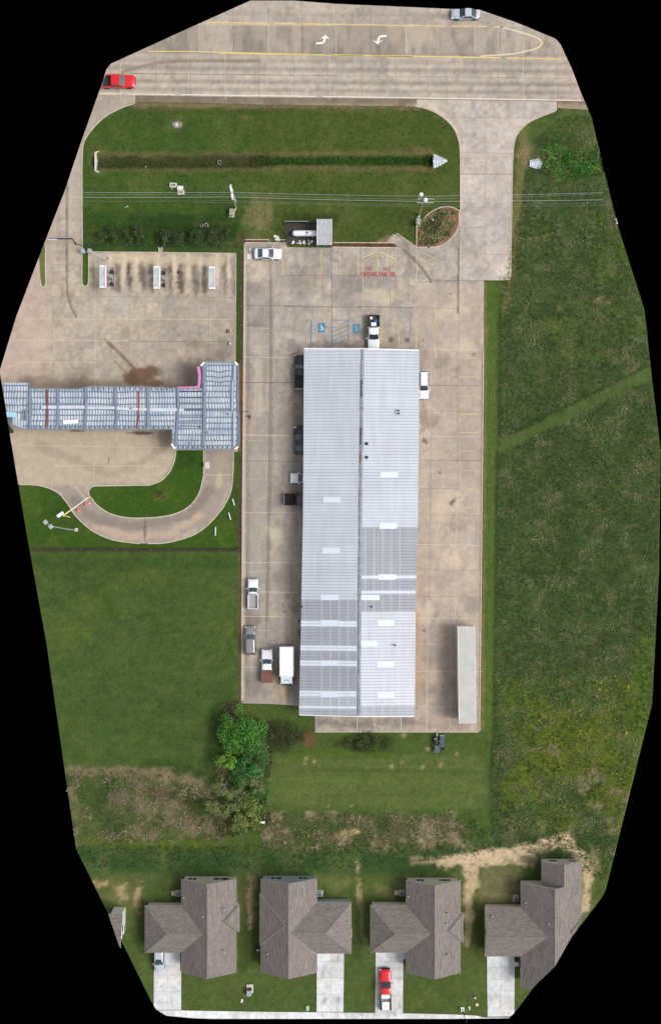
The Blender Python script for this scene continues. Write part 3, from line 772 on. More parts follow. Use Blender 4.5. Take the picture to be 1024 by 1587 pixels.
grid(loop_in, .25, .05, 'lawn', M_GRASS, lawn_paint, C(50, 78, 24))
isl1 = smooth_poly([(128.5, 391), (128, 410), (128, 436), (129.5, 441), (132.5, 443), (135.5, 441), (137, 436), (137.5, 410), (137.5, 391)], 4)
isl2 = smooth_poly([(73, 365), (69, 385), (64.5, 410), (64, 436), (65, 443), (67.5, 445), (70, 443), (71, 437), (70, 410), (71, 365)], 4)
grid(isl1, .15, .05, 'lawn', M_GRASS, lawn_paint, C(52, 80, 24))
grid([(60, 380), (69.8, 380), (70.6, 410), (71, 437), (69.5, 443), (67, 444.5), (64.5, 442), (63.5, 430)], .15, .05, 'lawn', M_GRASS, lawn_paint, C(96, 104, 58))
grid([(12, 655), (22, 668), (22, 671), (14, 672)], .15, .05, 'lawn', M_GRASS, lawn_paint, C(50, 70, 34))

# --- house driveways and pavement along the street
def paint_wh(f):
    common(f, 280, C(222, 220, 214), C(190, 188, 184)); f.mul(.93 + .12 * fbm(f.x, f.y, 8, 4, 281))
    slabs(f, [260.5, 512, 606, 775], [1497, 1517, 1540, 1565], .03, 3)
    for cx, cy in ((250, 1530), (267, 1553), (500, 1510), (503, 1550), (524, 1548), (560, 1573), (500, 1572), (620, 1560), (612, 1570), (755, 1560), (774, 1555), (790, 1520), (524, 1485)):
        f.ell(cx, cy, 3, 5, C(120, 122, 108), .6, .9, 1.2)
M_DRV = attr_mat('pale_drive_concrete', .9, ((1.5, .04), (7, .08), (22, .1)))
for pl in ([(239, 1474), (279.5, 1474), (279.5, 1505), (281, 1507), (281, 1565.5), (238.5, 1565.5)],
           [(491, 1476), (533, 1476), (532, 1568.5), (490.5, 1568.5)],
           [(582, 1473), (625, 1473), (628, 1476), (628, 1486), (624.5, 1487), (624, 1570), (581, 1570)],
           [(754, 1478), (796, 1478), (797, 1491), (806, 1491), (806, 1497), (797, 1498), (796.5, 1575), (755, 1575.5)]):
    grid(pl, .25, PZ, 'house_driveway', M_DRV, paint_wh, C(208, 206, 201))
grid([(225, 1566), (281, 1566), (400, 1568), (490, 1568.8), (630, 1570.4), (700, 1572), (738, 1574), (750, 1577), (800, 1577), (790, 1590), (225, 1590)], .2, PZ, 'pavement', M_DRV, paint_wh, C(216, 214, 208))

# ------------------------------------------------------------------ joints, painted markings
def lines(name, segs, z, kind='structure', jit=.012, step=.5, drop=0.0, mtl=M_PAINTLINE):
    mb = MB()
    for pts, w, col in segs:
        P = [W(*p) for p in dense(pts, step * 10)]
        run = []
        for a in P + [None]:
            ok = a is not None and in_out(a, .002) and random.random() > drop
            if ok: run.append(a)
            if (not ok) and run:
                if len(run) > 1: mb.strip(run, w * random.uniform(.8, 1.2), z, mtl, col, jit)
                run = []
    return tag(mb.build(name, fix=False), kind=kind)
DK, DK2, PAL = C(104, 92, 80), C(134, 122, 108), C(196, 182, 160)
J = []
for i, x in enumerate(RX): J.append(([(x, 82.5), (x + 1, 155)], .07, DK2 if i % 3 else PAL))
for i, x in enumerate(MX): J.append(([(x, 40), (x, 81)], .07, PAL if i % 2 else DK))
for i, x in enumerate(MX): J.append(([(x, 5), (x, 38)], .07, DK2))
J += [([(752, 157), (752, 270)], .05, DK2), ([(670, 181), (815, 183)], .05, DK2), ([(707, 236), (795, 238)], .05, DK2), ([(712, 270), (793, 270)], .1, DK2), ([(751, 270), (751, 393)], .05, DK2),
      ([(712, 320), (752, 322)], .05, DK2), ([(711, 353), (728, 354), (732, 352), (751, 352)], .06, DK2), ([(711, 393), (790, 395)], .05, DK2), ([(645, 154), (863, 157)], .1, DK2), ([(645, 154), (645, 164)], .1, DK),
      ([(711, 350), (711, 435)], .07, DK), ([(670, 434), (712, 435)], .08, DK), ([(711, 435), (750, 435)], .08, DK2)]
lines('pavement_joints', J, PZ + .005)
J = []
def hv(x0, y0, x1, y1, w=.07, c=DK): J.append(([(x0, y0), (x1, y1)], w, c))
hv(378, 473, 470, 474); hv(440, 475, 560, 476, .1); hv(555, 475, 640, 477, .08); hv(635, 477, 711, 478, .06, DK2)
hv(513.5, 384, 514, 540, .08); hv(441, 427, 512, 427, .06); hv(517, 427, 628, 429, .06); hv(648, 437, 711, 437, .07); hv(562, 384, 562, 475, .07, PAL); hv(604, 384, 604, 477, .06); hv(456, 427, 456, 540, .05, DK2)
hv(440, 384, 440, 427, .05, DK2); hv(628, 430, 636, 478, .05, DK2); hv(645, 385, 646, 437, .06, PAL); hv(678, 437, 678, 478, .04, DK2)
hv(379, 508, 417, 509, .06, PAL); hv(419, 513, 471, 514, .05, DK2); hv(379, 541, 418, 541, .05, DK2); hv(379, 553, 470, 555, .06, PAL); hv(379, 593, 470, 593, .09)
hv(419, 384, 420, 596, .05); hv(418, 596, 415, 900, .06); hv(377, 674, 470, 675, .1, PAL); hv(377, 714, 466, 715, .07); hv(377, 794, 465, 795, .07, PAL); hv(376, 872, 464, 872, .07, PAL)
hv(378, 917, 462, 918, .08, PAL); hv(376, 955, 450, 956, .08, PAL); hv(398, 977, 420, 977, .06, PAL); hv(417, 996, 462, 997, .08, PAL); hv(450, 955, 450, 996, .06, PAL); hv(376, 1034, 404, 1034, .06, PAL); hv(414, 900, 412, 990, .07)
hv(398, 597, 398, 673, .04, DK2); hv(397, 640, 417, 641, .03, DK2); hv(454, 714, 454, 750, .05, DK2)
for y, c in ((541, PAL), (597, DK), (637, DK2), (676, PAL), (713, DK), (757, DK2), (798, DK2), (844, PAL), (883, DK2), (924, DK2), (958, PAL), (998, PAL), (1040, PAL), (1095, PAL)):
    hv(651 if y < 800 else 646, y, 747, y + 1, .06, c)
hv(709, 541, 708, 760, .06, DK2); hv(708, 760, 704, 990, .05, PAL); hv(671, 541, 668, 715, .06, DK2); hv(667, 715, 665, 930, .07, DK2); hv(663, 930, 661, 1134, .07, PAL); hv(698, 990, 697, 1134, .05, PAL)
hv(554, 1110, 553, 1133, .12, PAL); hv(621, 1112, 621, 1133, .12, PAL); hv(671, 485, 671, 540, .05, DK2); hv(635, 478, 635, 540, .05, DK2); hv(711, 437, 711, 540, .05, DK2); hv(690, 560, 690, 600, .03, DK2)
lines('pavement_joints', J, PZ)
J = []
hv(150, 460, 363, 461, .06, DK2); hv(83, 460, 150, 460, .04, DK2); hv(35, 494, 363, 495, .07, PAL); hv(20, 527, 200, 528, .06, PAL); hv(200, 529, 363, 529, .06, DK); hv(10, 561, 150, 562, .05, PAL)
for x in (83, 253, 324, 360): hv(x, 460, x, 595, .05, DK2)
hv(148, 400, 148, 600, .06, PAL); hv(201, 470, 200, 560, .05, DK2); hv(220, 494, 220, 528, .05, PAL); hv(83, 440, 84, 560, .07, PAL)
hv(75, 410, 130, 410, .04, DK2); hv(75, 440, 128, 440, .04, DK2); hv(72, 458, 83, 459, .04, DK2); hv(84, 190, 127, 191, .04, DK2); hv(84, 290, 127, 291, .04, DK2); hv(84, 340, 127, 340, .04, DK2)
hv(147, 668, 146, 752, .06, PAL); hv(18, 690, 268, 694, .05, PAL); hv(80, 722, 250, 722, .05, PAL); hv(178, 668, 178, 750, .04, DK2)
hv(194, 802, 194, 834, .05, DK2); hv(225, 804, 225, 840, .08, DK); hv(274, 799, 283, 834, .06, DK2); hv(317, 736, 360, 736, .07, PAL); hv(318, 697, 360, 697, .05, DK2); hv(247, 803, 247, 838, .04, DK2)
lines('pavement_joints', J, PZ - .003)
J = []
for a in ((260.5, 1495, 260.5, 1565), (512, 1479, 511.5, 1568), (775, 1482, 775, 1575)): hv(*a, .04, C(150, 148, 142))
for x0, x1, ys in ((240, 281, (1497, 1511, 1537, 1565)), (491, 532, (1490, 1515, 1541, 1568)), (582, 624, (1490, 1516, 1543, 1570)), (755, 796, (1500, 1518, 1545))):
    for y in ys: hv(x0, y, x1, y, .04, C(150, 148, 142))
for x in range(300, 740, 24): hv(x, 1569 + (x - 300) * .01, x, 1579, .03, C(160, 158, 150))
lines('pavement_joints', J, PZ + .005)

YEL, YEL2, WHT, BLU, RED = C(214, 188, 112), C(204, 182, 120), C(226, 222, 212), C(60, 122, 160), C(160, 62, 66)
J = []
J += [([(300, 34.5), (450, 36.5), (620, 39.5), (740, 41), (780, 42)], .17, YEL2), ([(205, 79.5), (300, 80), (420, 83), (560, 86), (745, 89), (905, 92)], .16, YEL), ([(340, 82.8), (560, 86.8), (640, 88)], .12, YEL2),
      ([(300, 37), (520, 39.8)], .08, YEL2), ([(150, 145), (300, 147), (500, 149.5), (640, 151.5), (910, 155.8)], .12, C(216, 208, 194)),
      (smooth_poly([(775, 42), (803, 49), (830, 58), (839, 66), (833, 74), (812, 80), (790, 84), (745, 87)], 5), .22, C(206, 190, 166))]
for x0, x1 in ((228, 256), (345, 372), (400, 424), (450, 480), (548, 568), (655, 682), (770, 800)):
    y = 114.6 + (x0 - 200) * .0105; J.append(([(x0, y), (x1, y + .2)], .1, C(206, 192, 172)))
J.append(([(165, 114.2), (900, 121.8)], .05, DK2)); J.append(([(200, 113.6), (520, 117)], .05, DK))
# stall lines
for x in (439, 467, 497, 527, 555, 585, 613):
    J.append(([(x, 386 if x != 467 else 398), (x, 426 if x != 467 else 418)], .13, C(196, 172, 112)))
J += [([(562, 400), (585, 389), (612, 401)], .14, C(206, 186, 128)), ([(566, 404), (585, 394), (608, 405)], .1, C(190, 176, 130)),
      ([(590.5, 497), (591, 540)], .14, C(196, 164, 96)), ([(618, 497), (618, 540)], .13, C(192, 170, 118)), ([(645, 500), (645, 540)], .13, C(200, 172, 112)), ([(671, 500), (670, 540)], .1, C(190, 166, 120))]
for i, y in enumerate((555, 584, 613, 642, 670, 699, 729, 758, 787, 846)):
    J.append(([(712, y), (742, y + .3)], .11, C(200, 176, 122) if i in (1, 3, 4) else C(182, 166, 132)))
J += [([(655, 392), (690, 408)], .1, C(190, 172, 120)), ([(650, 400), (672, 412)], .1, C(190, 172, 120)), ([(700, 360), (704, 356), (703, 368)], .08, C(196, 180, 140))]
for y in (626, 683, 712, 743, 772, 886): J.append(([(384, y), (416, y)], .07, C(178, 166, 144)))
lines('road_markings', J, PZ + .0095, jit=.01, drop=.03)
J = [([(482, 496), (481.5, 539)], .12, BLU), ([(513.5, 496), (513.5, 540)], .09, BLU), ([(513.5, 496.3), (540, 496.3)], .09, BLU), ([(540.3, 496), (539.5, 528)], .1, BLU)]
for i in range(5):
    y = 508 + i * 7; J.append(([(514, y), (540, y - 11)], .08, BLU))
lines('parking_markings', J, PZ + .0095, jit=.005, drop=.02)
# turn arrows
def arrow(name, cx, cy, flip):
    mb = MB()
    s = -1 if flip else 1
    pts = smooth_poly([(-10, 5), (-3, 5), (1.5, 3), (3, -1), (3.5, -4)], 4)
    mb.strip([W(cx + s * a, cy + s * b) for a, b in pts], .3, PZ + .009, M_PAINTLINE, WHT)
    vs = [W(cx + s * a, cy + s * b) for a, b in ((-3.5, -1), (4, -8), (11, -1.5), (6, -3), (1.5, -3))]
    mb.add([(*v, PZ + .0095) for v in vs], [(0, 1, 4), (4, 1, 3), (3, 1, 2)], M_PAINTLINE, col=WHT)
    tag(mb.build(name), kind='structure')
arrow('turn_arrow', 500, 62, False); arrow('turn_arrow', 589, 61, True)
# accessible bay symbols
def isa(cx, cy, fade):
    mb = MB(); z = PZ + .0095
    b = BLU if not fade else C(70, 128, 158); w = C(226, 226, 205) if not fade else C(170, 172, 120)
    q = [W(cx - 5.3, cy - 7.2), W(cx + 5.3, cy - 7.2), W(cx + 5.3, cy + 7.2), W(cx - 5.3, cy + 7.2)]
    mb.add([(*p, z) for p in q], [(0, 1, 2, 3)], M_PAINTLINE, col=b)
    zz = z + .004
    arc = [(cx - .3 + 2.6 * math.cos(t), cy + 1.2 + 2.6 * math.sin(t)) for t in [R(-150 + i * 24) * -1 for i in range(11)]]
    mb.strip([W(*p) for p in arc], .08, zz, M_PAINTLINE, w)
    mb.strip([W(cx - .6, cy - 3.0), W(cx - .3, cy + 1), W(cx + 2.2, cy + 1.2), W(cx + 3.4, cy + 3.8)], .09, zz + .004, M_PAINTLINE, w)
    mb.strip([W(cx - .5, cy - 1.2), W(cx + 1.8, cy - 1.2)], .08, zz + .008, M_PAINTLINE, w)
    mb.add([(*W(cx - .7 + .9 * math.cos(R(a)), cy - 4.4 + .9 * math.sin(R(a))), zz + .004) for a in range(0, 360, 45)], [tuple(range(8))], M_PAINTLINE, col=w)
    tag(mb.build('accessible_bay_symbol', fix=False), kind='structure')
isa(498.2, 508, False); isa(552, 509, True)
# painted words
GL = {'N': [[(0, 1), (0, 0), (1, 1), (1, 0)]], 'O': [[(.3, 0), (.7, 0), (1, .3), (1, .7), (.7, 1), (.3, 1), (0, .7), (0, .3), (.3, 0)]],
      'P': [[(0, 1), (0, 0), (.8, 0), (1, .25), (.8, .52), (0, .52)]], 'A': [[(0, 1), (.5, 0), (1, 1)], [(.2, .65), (.8, .65)]],
      'R': [[(0, 1), (0, 0), (.8, 0), (1, .25), (.8, .52), (0, .52)], [(.45, .52), (1, 1)]], 'K': [[(0, 0), (0, 1)], [(1, 0), (0, .55), (1, 1)]],
      'I': [[(.5, 0), (.5, 1)]], 'G': [[(1, .2), (.7, 0), (.3, 0), (0, .3), (0, .7), (.3, 1), (.7, 1), (1, .75), (1, .55), (.6, .55)]]}
def word(mb, txt, x, y, w, h, gap):
    for k, ch in enumerate(txt):
        for i, st in enumerate(GL[ch]):
            if ch == 'I': pass
            for j, (p_, q_) in enumerate(zip(st[:-1], st[1:])):
                mb.strip([W(x + p_[0] * w, y + p_[1] * h), W(x + q_[0] * w, y + q_[1] * h)], .09, PZ + .010 + .0008 * (j + i * 3), M_PAINTLINE, RED)
        x += w + gap
mb = MB()
word(mb, 'NO', 567.5, 412.8, 3.6, 6, 1.8); word(mb, 'NO', 594, 414.5, 3.8, 5.4, 1.8)
word(mb, 'PARKING', 559.2, 421.5, 2.7, 6.5, 1.0); word(mb, 'PARKING', 587, 421.8, 2.7, 6.5, 1.0)
tag(mb.build('painted_words', fix=False), kind='structure')

# ------------------------------------------------------------------ kerbs
def kerb(pts, w=.15, h=.12, name='kerb', closed=False, m=M_KERB):
    P = [W(*p) for p in pts]; P = [p for p in P if in_out(p, .001)]
    mb = MB(); mb.rail(P, w, -.15, h, m, closed); return tag(mb.build(name), kind='structure')
kerb(dense([(748.5, 541), (747, 700), (745, 900), (742.5, 1133)], 40), .15, .14)
kerb([(379, 377), (377.5, 600), (376, 760), (375, 960), (374.5, 1088)], .14, .1)
kerb([(380, 376.3), (443, 376.6)], .14, .1); kerb([(516, 383), (600, 384), (622, 384.5), (614, 377)], .14, .1)
kerb([(516, 376), (612, 376.5)], .12, .1); kerb([(380, 371.5), (417, 371.5), (417, 376)], .12, .1); kerb([(429, 375.8), (429, 371.8), (443, 371.8)], .12, .1)
kerb([(614, 361.5), (643.5, 382.5), (644.8, 382.8)], .13, .1)
kerb([(133, 390.6), (246, 391.3), (246, 383)], .14, .1); kerb([(252, 383), (252, 391.5), (365.8, 392.5), (364.5, 562)], .14, .1)
kerb(smooth_poly([(207, 161), (186, 168.5), (160, 183.5), (137, 208.5), (128.5, 232), (127.6, 300), (128, 389)], 5), .12, .08)
kerb(smooth_poly([(128, 391), (127.7, 410), (127.7, 436), (129, 441.5), (132.6, 443.8), (136, 441.5), (137.6, 436), (138, 410), (138, 393)], 4), .14, .1)
kerb(smooth_poly([(71.5, 378), (71, 410), (71.8, 437), (70.5, 443), (67.5, 445.3), (64.3, 443), (63.2, 434)], 4), .14, .1)
kerb(loop_in[3:] + [loop_in[0]], .15, .12)
kerb([(315.8, 698), (315.8, 736)], .13, .12)
kerb(smooth_poly([(361.8, 699), (361, 735), (356.5, 765), (337.5, 797.5), (305, 826.5), (262, 840.5), (230, 842.3)], 5), .15, .12)
kerb(smooth_poly([(217, 842.5), (175, 836.5), (142, 821.5), (117.5, 799), (103.5, 778), (88, 762), (62, 752.5), (31, 751)], 5), .15, .12)
kerb([(488.5, 1134.3), (741, 1134.5)], .12, .06)
kerb(smooth_poly([(712.5, 350), (712.7, 245), (709.8, 216), (697.5, 192.5), (672.5, 173), (650, 163.5)], 4), .1, .07)
kerb(smooth_poly([(790.8, 430), (793, 300), (794.6, 240), (799.6, 212), (815.5, 192.5), (838, 180.8), (860, 172.5)], 4), .1, .07)

def clip_to_ground(root, k=1.0):
    """cut a thing where the surveyed ground ends"""
    Mx = Matrix.Translation(root.location) @ root.rotation_euler.to_matrix().to_4x4()
    Mi = Mx.inverted(); n = len(OUTW); cen = Vector((0, 0, 0))
    stack = [root]
    while stack:
        o = stack.pop(); stack += list(o.children)
        if o.type != 'MESH': continue
        o.data = o.data.copy() if o.data.users > 1 else o.data
        bm = bmesh.new(); bm.from_mesh(o.data)
        for i in range(n):
            a = Vector((*OUTW[i], 0)) * k; b = Vector((*OUTW[(i + 1) % n], 0)) * k
            d = b - a; nrm = Vector((-d.y, d.x, 0)).normalized()
            if nrm.dot(a - cen) < 0: nrm = -nrm
            # skip planes that the (nearly convex) outline bends back over
            co = Mi @ a; no = (Mi.to_3x3() @ nrm)
            viol = [v.co for v in bm.verts if (v.co - co).dot(no) > 0]
            if not viol: continue
            cb = Mi @ b; dd = cb - co; dd.z = 0; L2 = dd.dot(dd)
            def dseg(p):
                q = p - co; q = Vector((q.x, q.y, 0)); tt = min(1, max(0, q.dot(dd) / L2)); return (q - dd * tt).length
            if min(dseg(p) for p in viol) > 9: continue
            r = bmesh.ops.bisect_plane(bm, geom=bm.verts[:] + bm.edges[:] + bm.faces[:], plane_co=co, plane_no=no, clear_outer=True)
            ed = [e for e in r['geom_cut'] if isinstance(e, bmesh.types.BMEdge) and e.is_valid and e.is_boundary]
            if ed: bmesh.ops.holes_fill(bm, edges=ed, sides=0)
        bm.to_mesh(o.data)
        emp = len(bm.verts) == 0
        bm.free()
        if emp and not o.children and o is not root: bpy.data.objects.remove(o)

# ================================================================== WAREHOUSE
ZE, ZR = 3.7, 4.6
def eaveL(y): return np.interp(y, [540, 800, 960, 1107], [471, 469.5, 466.5, 463.2])
def eaveR(y): return np.interp(y, [543, 800, 930, 1110], [649.5, 647.5, 644, 642.5])
def ridgeX(y): return np.interp(y, [540, 800, 1110], [561, 557.5, 555])
WHs = thing('warehouse', 'long metal warehouse with a pale grey corrugated roof in the middle of the paved lot', 'warehouse', (0, 0, 0))
LGT, GRY, PLE = C(184, 189, 198), C(146, 150, 157), C(198, 204, 213)
segL = [(538, 930, LGT, 0), (930, 961, GRY, 1), (961, 969.5, PLE, 0), (969.5, 1000, GRY, 1), (1000, 1008, PLE, 0), (1008, 1023, GRY, 1), (1023, 1032, PLE, 0), (1032, 1071, GRY, 1), (1071, 1080, PLE, 0), (1080, 1093, C(160, 165, 172), 1), (1093, 1099, PLE, 0), (1099, 1112, C(156, 161, 168), .6)]
segR = [(538, 819, LGT, 0), (819, 890, GRY, 1), (890, 898.5, PLE, 0), (898.5, 914, GRY, 1), (914, 922, PLE, 0), (922, 946, GRY, 1), (946, 1095, C(192, 196, 204), 0), (1095, 1112, C(156, 161, 168), .7)]
def roof_slope(name, left):
    V = []; F = []; col = []; gry = []
    yt = W(0, 540.5 if left else 543, ZE)[1]; yb = W(0, 1107.5 if left else 1109.5, ZE)[1]
    k0 = math.floor(yb / .46); k1 = math.ceil(yt / .46)
    rows = []
    for k in range(k0, k1 + 1):
        for off, h in ((-.06, 0), (-.03, .035), (.03, .035), (.06, 0)):
            y = k * .46 + off
            if yb < y < yt: rows.append((y, h))
    rows = [(yb, 0)] + rows + [(yt, 0)]
    for (ya, ha), (yc, hc) in zip(rows[:-1], rows[1:]):
        py = 793.5 - (ya + yc) / 2 * 10 / (1 - ZE / H)
        seg = [s for s in (segL if left else segR) if s[0] <= py < s[1]][0]
        jit = .97 + .06 * TAB[int(py / 9.7) & 255, 5 if left else 9]
        k = .1 * (1 - ZE / H)
        for c in range(3):
            ts = (0, .27, .62, 1)
            q = []
            for (yy, hh) in ((ya, ha), (yc, hc)):
                pp = 793.5 - yy * 10 / (1 - ZE / H)
                e = ((eaveL(pp) if left else eaveR(pp)) - 512) * k; r = (ridgeX(pp) - 512) * .1 * (1 - ZR / H)
                for t in (ts[c], ts[c + 1]):
                    q.append((e + (r - e) * t, yy, ZE + (ZR - ZE) * t + hh))
            b = len(V); V += q
            F.append((b, b + 1, b + 3, b + 2) if left else (b + 1, b, b + 2, b + 3))
            cc = seg[2] * jit * (1.07 if (c == 0 and seg[3] > 0) else 1)
            col += [cc] * 4; gry += [seg[3] * (0.15 if c == 0 else 1)] * 4
    return np_mesh(name, np.array(V), np.array(F), M_ROOFSHEET, np.array(col), {'Gray': np.array(gry)}, WHs)
a = roof_slope('roof_slope', True); b = roof_slope('roof_slope', False)
a['label'] = 'west roof slope, grey-painted in broad bands toward the south end'; b['label'] = 'east roof slope with one broad grey-painted block past its middle'
# roof underside + fascia, ridge
mb = MB()
def wpt(px, py, z): return (*W(px, py, ZE), z)
def rpt(py, z): return (*W(ridgeX(py), py, ZR), z)
NW, NE, SW, SE = W(471.5, 541, ZE), W(649, 543.5, ZE), W(463.8, 1107, ZE), W(642, 1109.2, ZE)
RN = (W(ridgeX(540), 0, ZR)[0], (NW[1] + NE[1]) / 2); RS = (W(ridgeX(1110), 0, ZR)[0], (SW[1] + SE[1]) / 2)
for A, B, Cc, in ((NW, RN, NE), (SW, RS, SE)):
    s = .16 if A is NW else -.16
    for p, q, z0, z1 in ((A, B, ZE, ZR), (B, Cc, ZR, ZE)):
        vs = []; mb = MB()
        for (pt, zz) in ((p, z0), (q, z1)):
            for dy in (-.02, s):
                for dz in (-.28, .06): vs.append((pt[0], pt[1] + dy, zz + dz))
        mb.add(vs, [(0, 1, 5, 4), (2, 3, 7, 6), (0, 2, 3, 1), (4, 5, 7, 6), (1, 3, 7, 5), (0, 4, 6, 2)], M_TRIM)
        mb.build('rake_trim', WHs)
for ee, sgn in ((eaveL, -1), (eaveR, 1)):
    mb = MB()
    for y0 in range(542, 1106, 47):
        y1 = min(y0 + 46.5, 1107)
        a = W(ee(y0) + .6 * -sgn, y0, ZE); b = W(ee(y1) + .6 * -sgn, y1, ZE)
        mb.rail([a, b], .13, ZE - .22, ZE - .03, M_GALV)
    mb.build('gutter', WHs)
M_RCAP = mat('weathered_ridge_cap', C(132, 137, 145), .6, noise=(.3, 1.6))
mb = MB()
ys = list(range(541, 1110, 24)) + [1109]
for i, (y0, y1) in enumerate(zip(ys[:-1], ys[1:])):
    a = W(ridgeX(y0) + .6, y0, ZR); b = W(ridgeX(y1) + .6, y1 - .3, ZR)
    w = .30 if i % 4 else .25
    vs = []
    for p in (a, b):
        vs += [(p[0] - w, p[1], ZR - .005), (p[0] - w * .5, p[1], ZR + .10), (p[0] + w * .5, p[1], ZR + .10), (p[0] + w, p[1], ZR - .005)]
    mb.add(vs, [(0, 1, 5, 4), (1, 2, 6, 5), (2, 3, 7, 6), (0, 3, 2, 1), (4, 5, 6, 7)], M_RCAP)
mb.build('ridge_cap', WHs)
for y0, y1 in ((589, 615), (663, 689), (700, 718)):
    mb = MB(); a = W(ridgeX(y0) - .2, y0, ZR); b = W(ridgeX(y1) - .2, y1, ZR); mb.rail([a, b], .16, ZR + .09, ZR + .16, M_RUST if y0 == 700 else M_DARK); mb.build('ridge_vent', WHs)
M_SKY = mat('translucent_skylight', C(202, 210, 221), .35, noise=(.04, 4))
def sky_light(x0, x1, y0, y1):
    left = (x0 + x1) / 2 < ridgeX(y0)
    def pt(px, py):
        e = eaveL(py) if left else eaveR(py); r = ridgeX(py); t = np.clip((px - e) / (r - e), 0, 1); z = ZE + (ZR - ZE) * t + .05
        return (*W(px, py, z), z)
    top = [pt(x0, y0), pt(x1, y0), pt(x1, y1), pt(x0, y1)]
    vs = top + [(p[0], p[1], p[2] - .045) for p in top]
    mb = MB(); mb.add(vs, [(0, 1, 2, 3), (0, 4, 5, 1), (1, 5, 6, 2), (2, 6, 7, 3), (3, 7, 4, 0)], M_SKY)
    mb.build('skylight', WHs)
for q in ((501, 528, 770, 779), (499, 526, 849, 858), (497, 524.5, 921, 930), (497, 524, 961, 969.5), (497, 524, 1023.5, 1032), (497, 524, 1072, 1080.5),
          (589, 616, 731.5, 740), (588, 615, 811, 819.5), (586.5, 613.5, 890, 898.5), (559.5, 588, 922, 930), (585, 611, 961, 970), (559, 584.5, 993, 1001.5), (584.5, 611, 1025, 1033.5), (584.5, 611, 1072.5, 1081.5)): sky_light(*q)
for px, py in ((568, 687.8), (568, 709), (617, 636.5), (617.5, 641), (575.5, 940), (467.8, 940), (612, 1000)):
    r = .17 if px == 568 else .1
    x, y = W(px, py, 4.4); zb = 3.8
    mb = MB(); mb.lathe([(r, zb), (r, 4.7), (r * 1.4, 4.73), (r * 1.4, 4.78), (0, 4.82)], M_DARK, 12, (x, y, 0)); mb.build('vent_pipe', WHs)
# walls, doors
def inset(p, dx, dy): return (p[0] + dx, p[1] + dy)
wc = [inset(NW, .45, -.4), inset(NE, -.45, -.4), inset(SE, -.45, .45), inset(SW, .45, .45)]
M_WWALL = mat('ribbed_wall_sheet', C(196, 190, 176), .6, noise=(.06, 1))
mb = MB()
vs = []
for p in wc: vs += [(*p, 0), (*p, ZE - .02)]
rn = (RN[0], wc[0][1]); rs = (RS[0], wc[2][1])
vs += [(*rn, ZR - .06), (*rs, ZR - .06)]
mb.add(vs, [(0, 2, 3, 8, 1), (2, 4, 5, 3), (4, 6, 7, 9, 5), (6, 0, 1, 7)], M_WWALL)
mb.build('wall', WHs)
for i in range(9):
    for side in (0, 1):
        t = (i + .5) / 9
        A, B = (wc[0], wc[3]) if side == 0 else (wc[1], wc[2])
        x = A[0] + (B[0] - A[0]) * t; y = A[1] + (B[1] - A[1]) * t
        mb = MB()
        mb.box((x, y, 1.7), (.09, 3.4, 3.4), M_TRIM)
        for k in range(11): mb.box((x, y, .2 + k * .3), (.13, 3.2, .05), M_GALV)
        mb.build('roller_door', WHs)
for x in (W(500, 0)[0], W(530, 0)[0], W(600, 0)[0], W(630, 0)[0]):
    y = wc[0][1]
    one('window', 'box', WHs, (x, y, 1.7), (1.8, .1, 1.2), M_GLASS); one('entrance_door', 'box', WHs, (x + 1.3, y, 1.05), (.7, .12, 2.1), M_DARK)

# ================================================================== STATION CANOPY
CZ = 4.9
def cw(px, py, z=CZ): return W(px, py, z)
CN = thing('station_canopy', 'stripped station canopy of blue-grey steel beams over white ribbed decking, wider at its east end', 'canopy', (0, 0, 0))
deck = [(4, 593), (46, 593), (46, 602), (120, 603), (142, 599), (230, 600), (268, 602), (314, 602), (315, 563), (319, 561), (365, 561), (369, 565), (369, 640), (370.5, 640), (370.5, 690), (364, 696), (273, 696), (267, 688), (267, 665), (36, 665), (20, 658), (20, 646), (2, 646)]
mb = MB(); mb.prism([cw(*p) for p in deck], CZ - .35, CZ - .28, M_DECK); mb.build('decking', CN)
mb = MB()
edge = [cw(*p) for p in deck]
mb.rail(edge[1:-1], .14, CZ - .5, CZ + .04, M_BEAM)
mb.build('fascia_frame', CN)
def beam(name, pts, w, m, z0=CZ - .26, z1=CZ + .02):
    mb = MB(); mb.rail([cw(*p) for p in pts], w, z0, z1, m); return mb.build(name, CN)
for pts in ([(47, 602), (47, 664)], [(90, 603), (90, 665)], [(133, 602), (134, 630), (132, 665)], [(179, 600), (180, 632), (183, 645), (178, 665)], [(230, 602), (230, 665)], [(276.5, 603), (276.5, 640), (273, 692)], [(317.5, 563), (317, 640), (316, 694)], [(41, 634), (41, 652)], [(37, 636), (37, 652)]):
    beam('cross_beam', pts, .34 if pts[0][0] > 45 else .2, M_BEAM, CZ - .26, CZ + .06)
for pts in ([(363.5, 565), (363, 590), (360.5, 592), (360, 636)], [(363, 638), (362.5, 692)]): beam('cross_beam', pts, .2, mat('pale_steel', C(168, 182, 198), .5), CZ - .2, CZ + .08)
beam('cross_beam', [(73.5, 604), (73.8, 640), (72.5, 664)], .22, M_RUST, CZ - .26, CZ + .05)['label'] = 'rusty brown beam'
beam('cross_beam', [(215.5, 606), (216, 620), (215.2, 645), (213, 664)], .13, M_REDST, CZ - .26, CZ + .07)['label'] = 'red beam'
def purl(x0, x1, y, bend=None):
    pts = [(x0, y), (x1, y)]
    if bend: pts = [(x0, y)] + bend + [(x1, y)]
    mb = MB(); P = [cw(*p) for p in pts]
    mb.rail(P, .13, CZ - .3, CZ - .05, M_PURL); mb.build('purlin', CN)
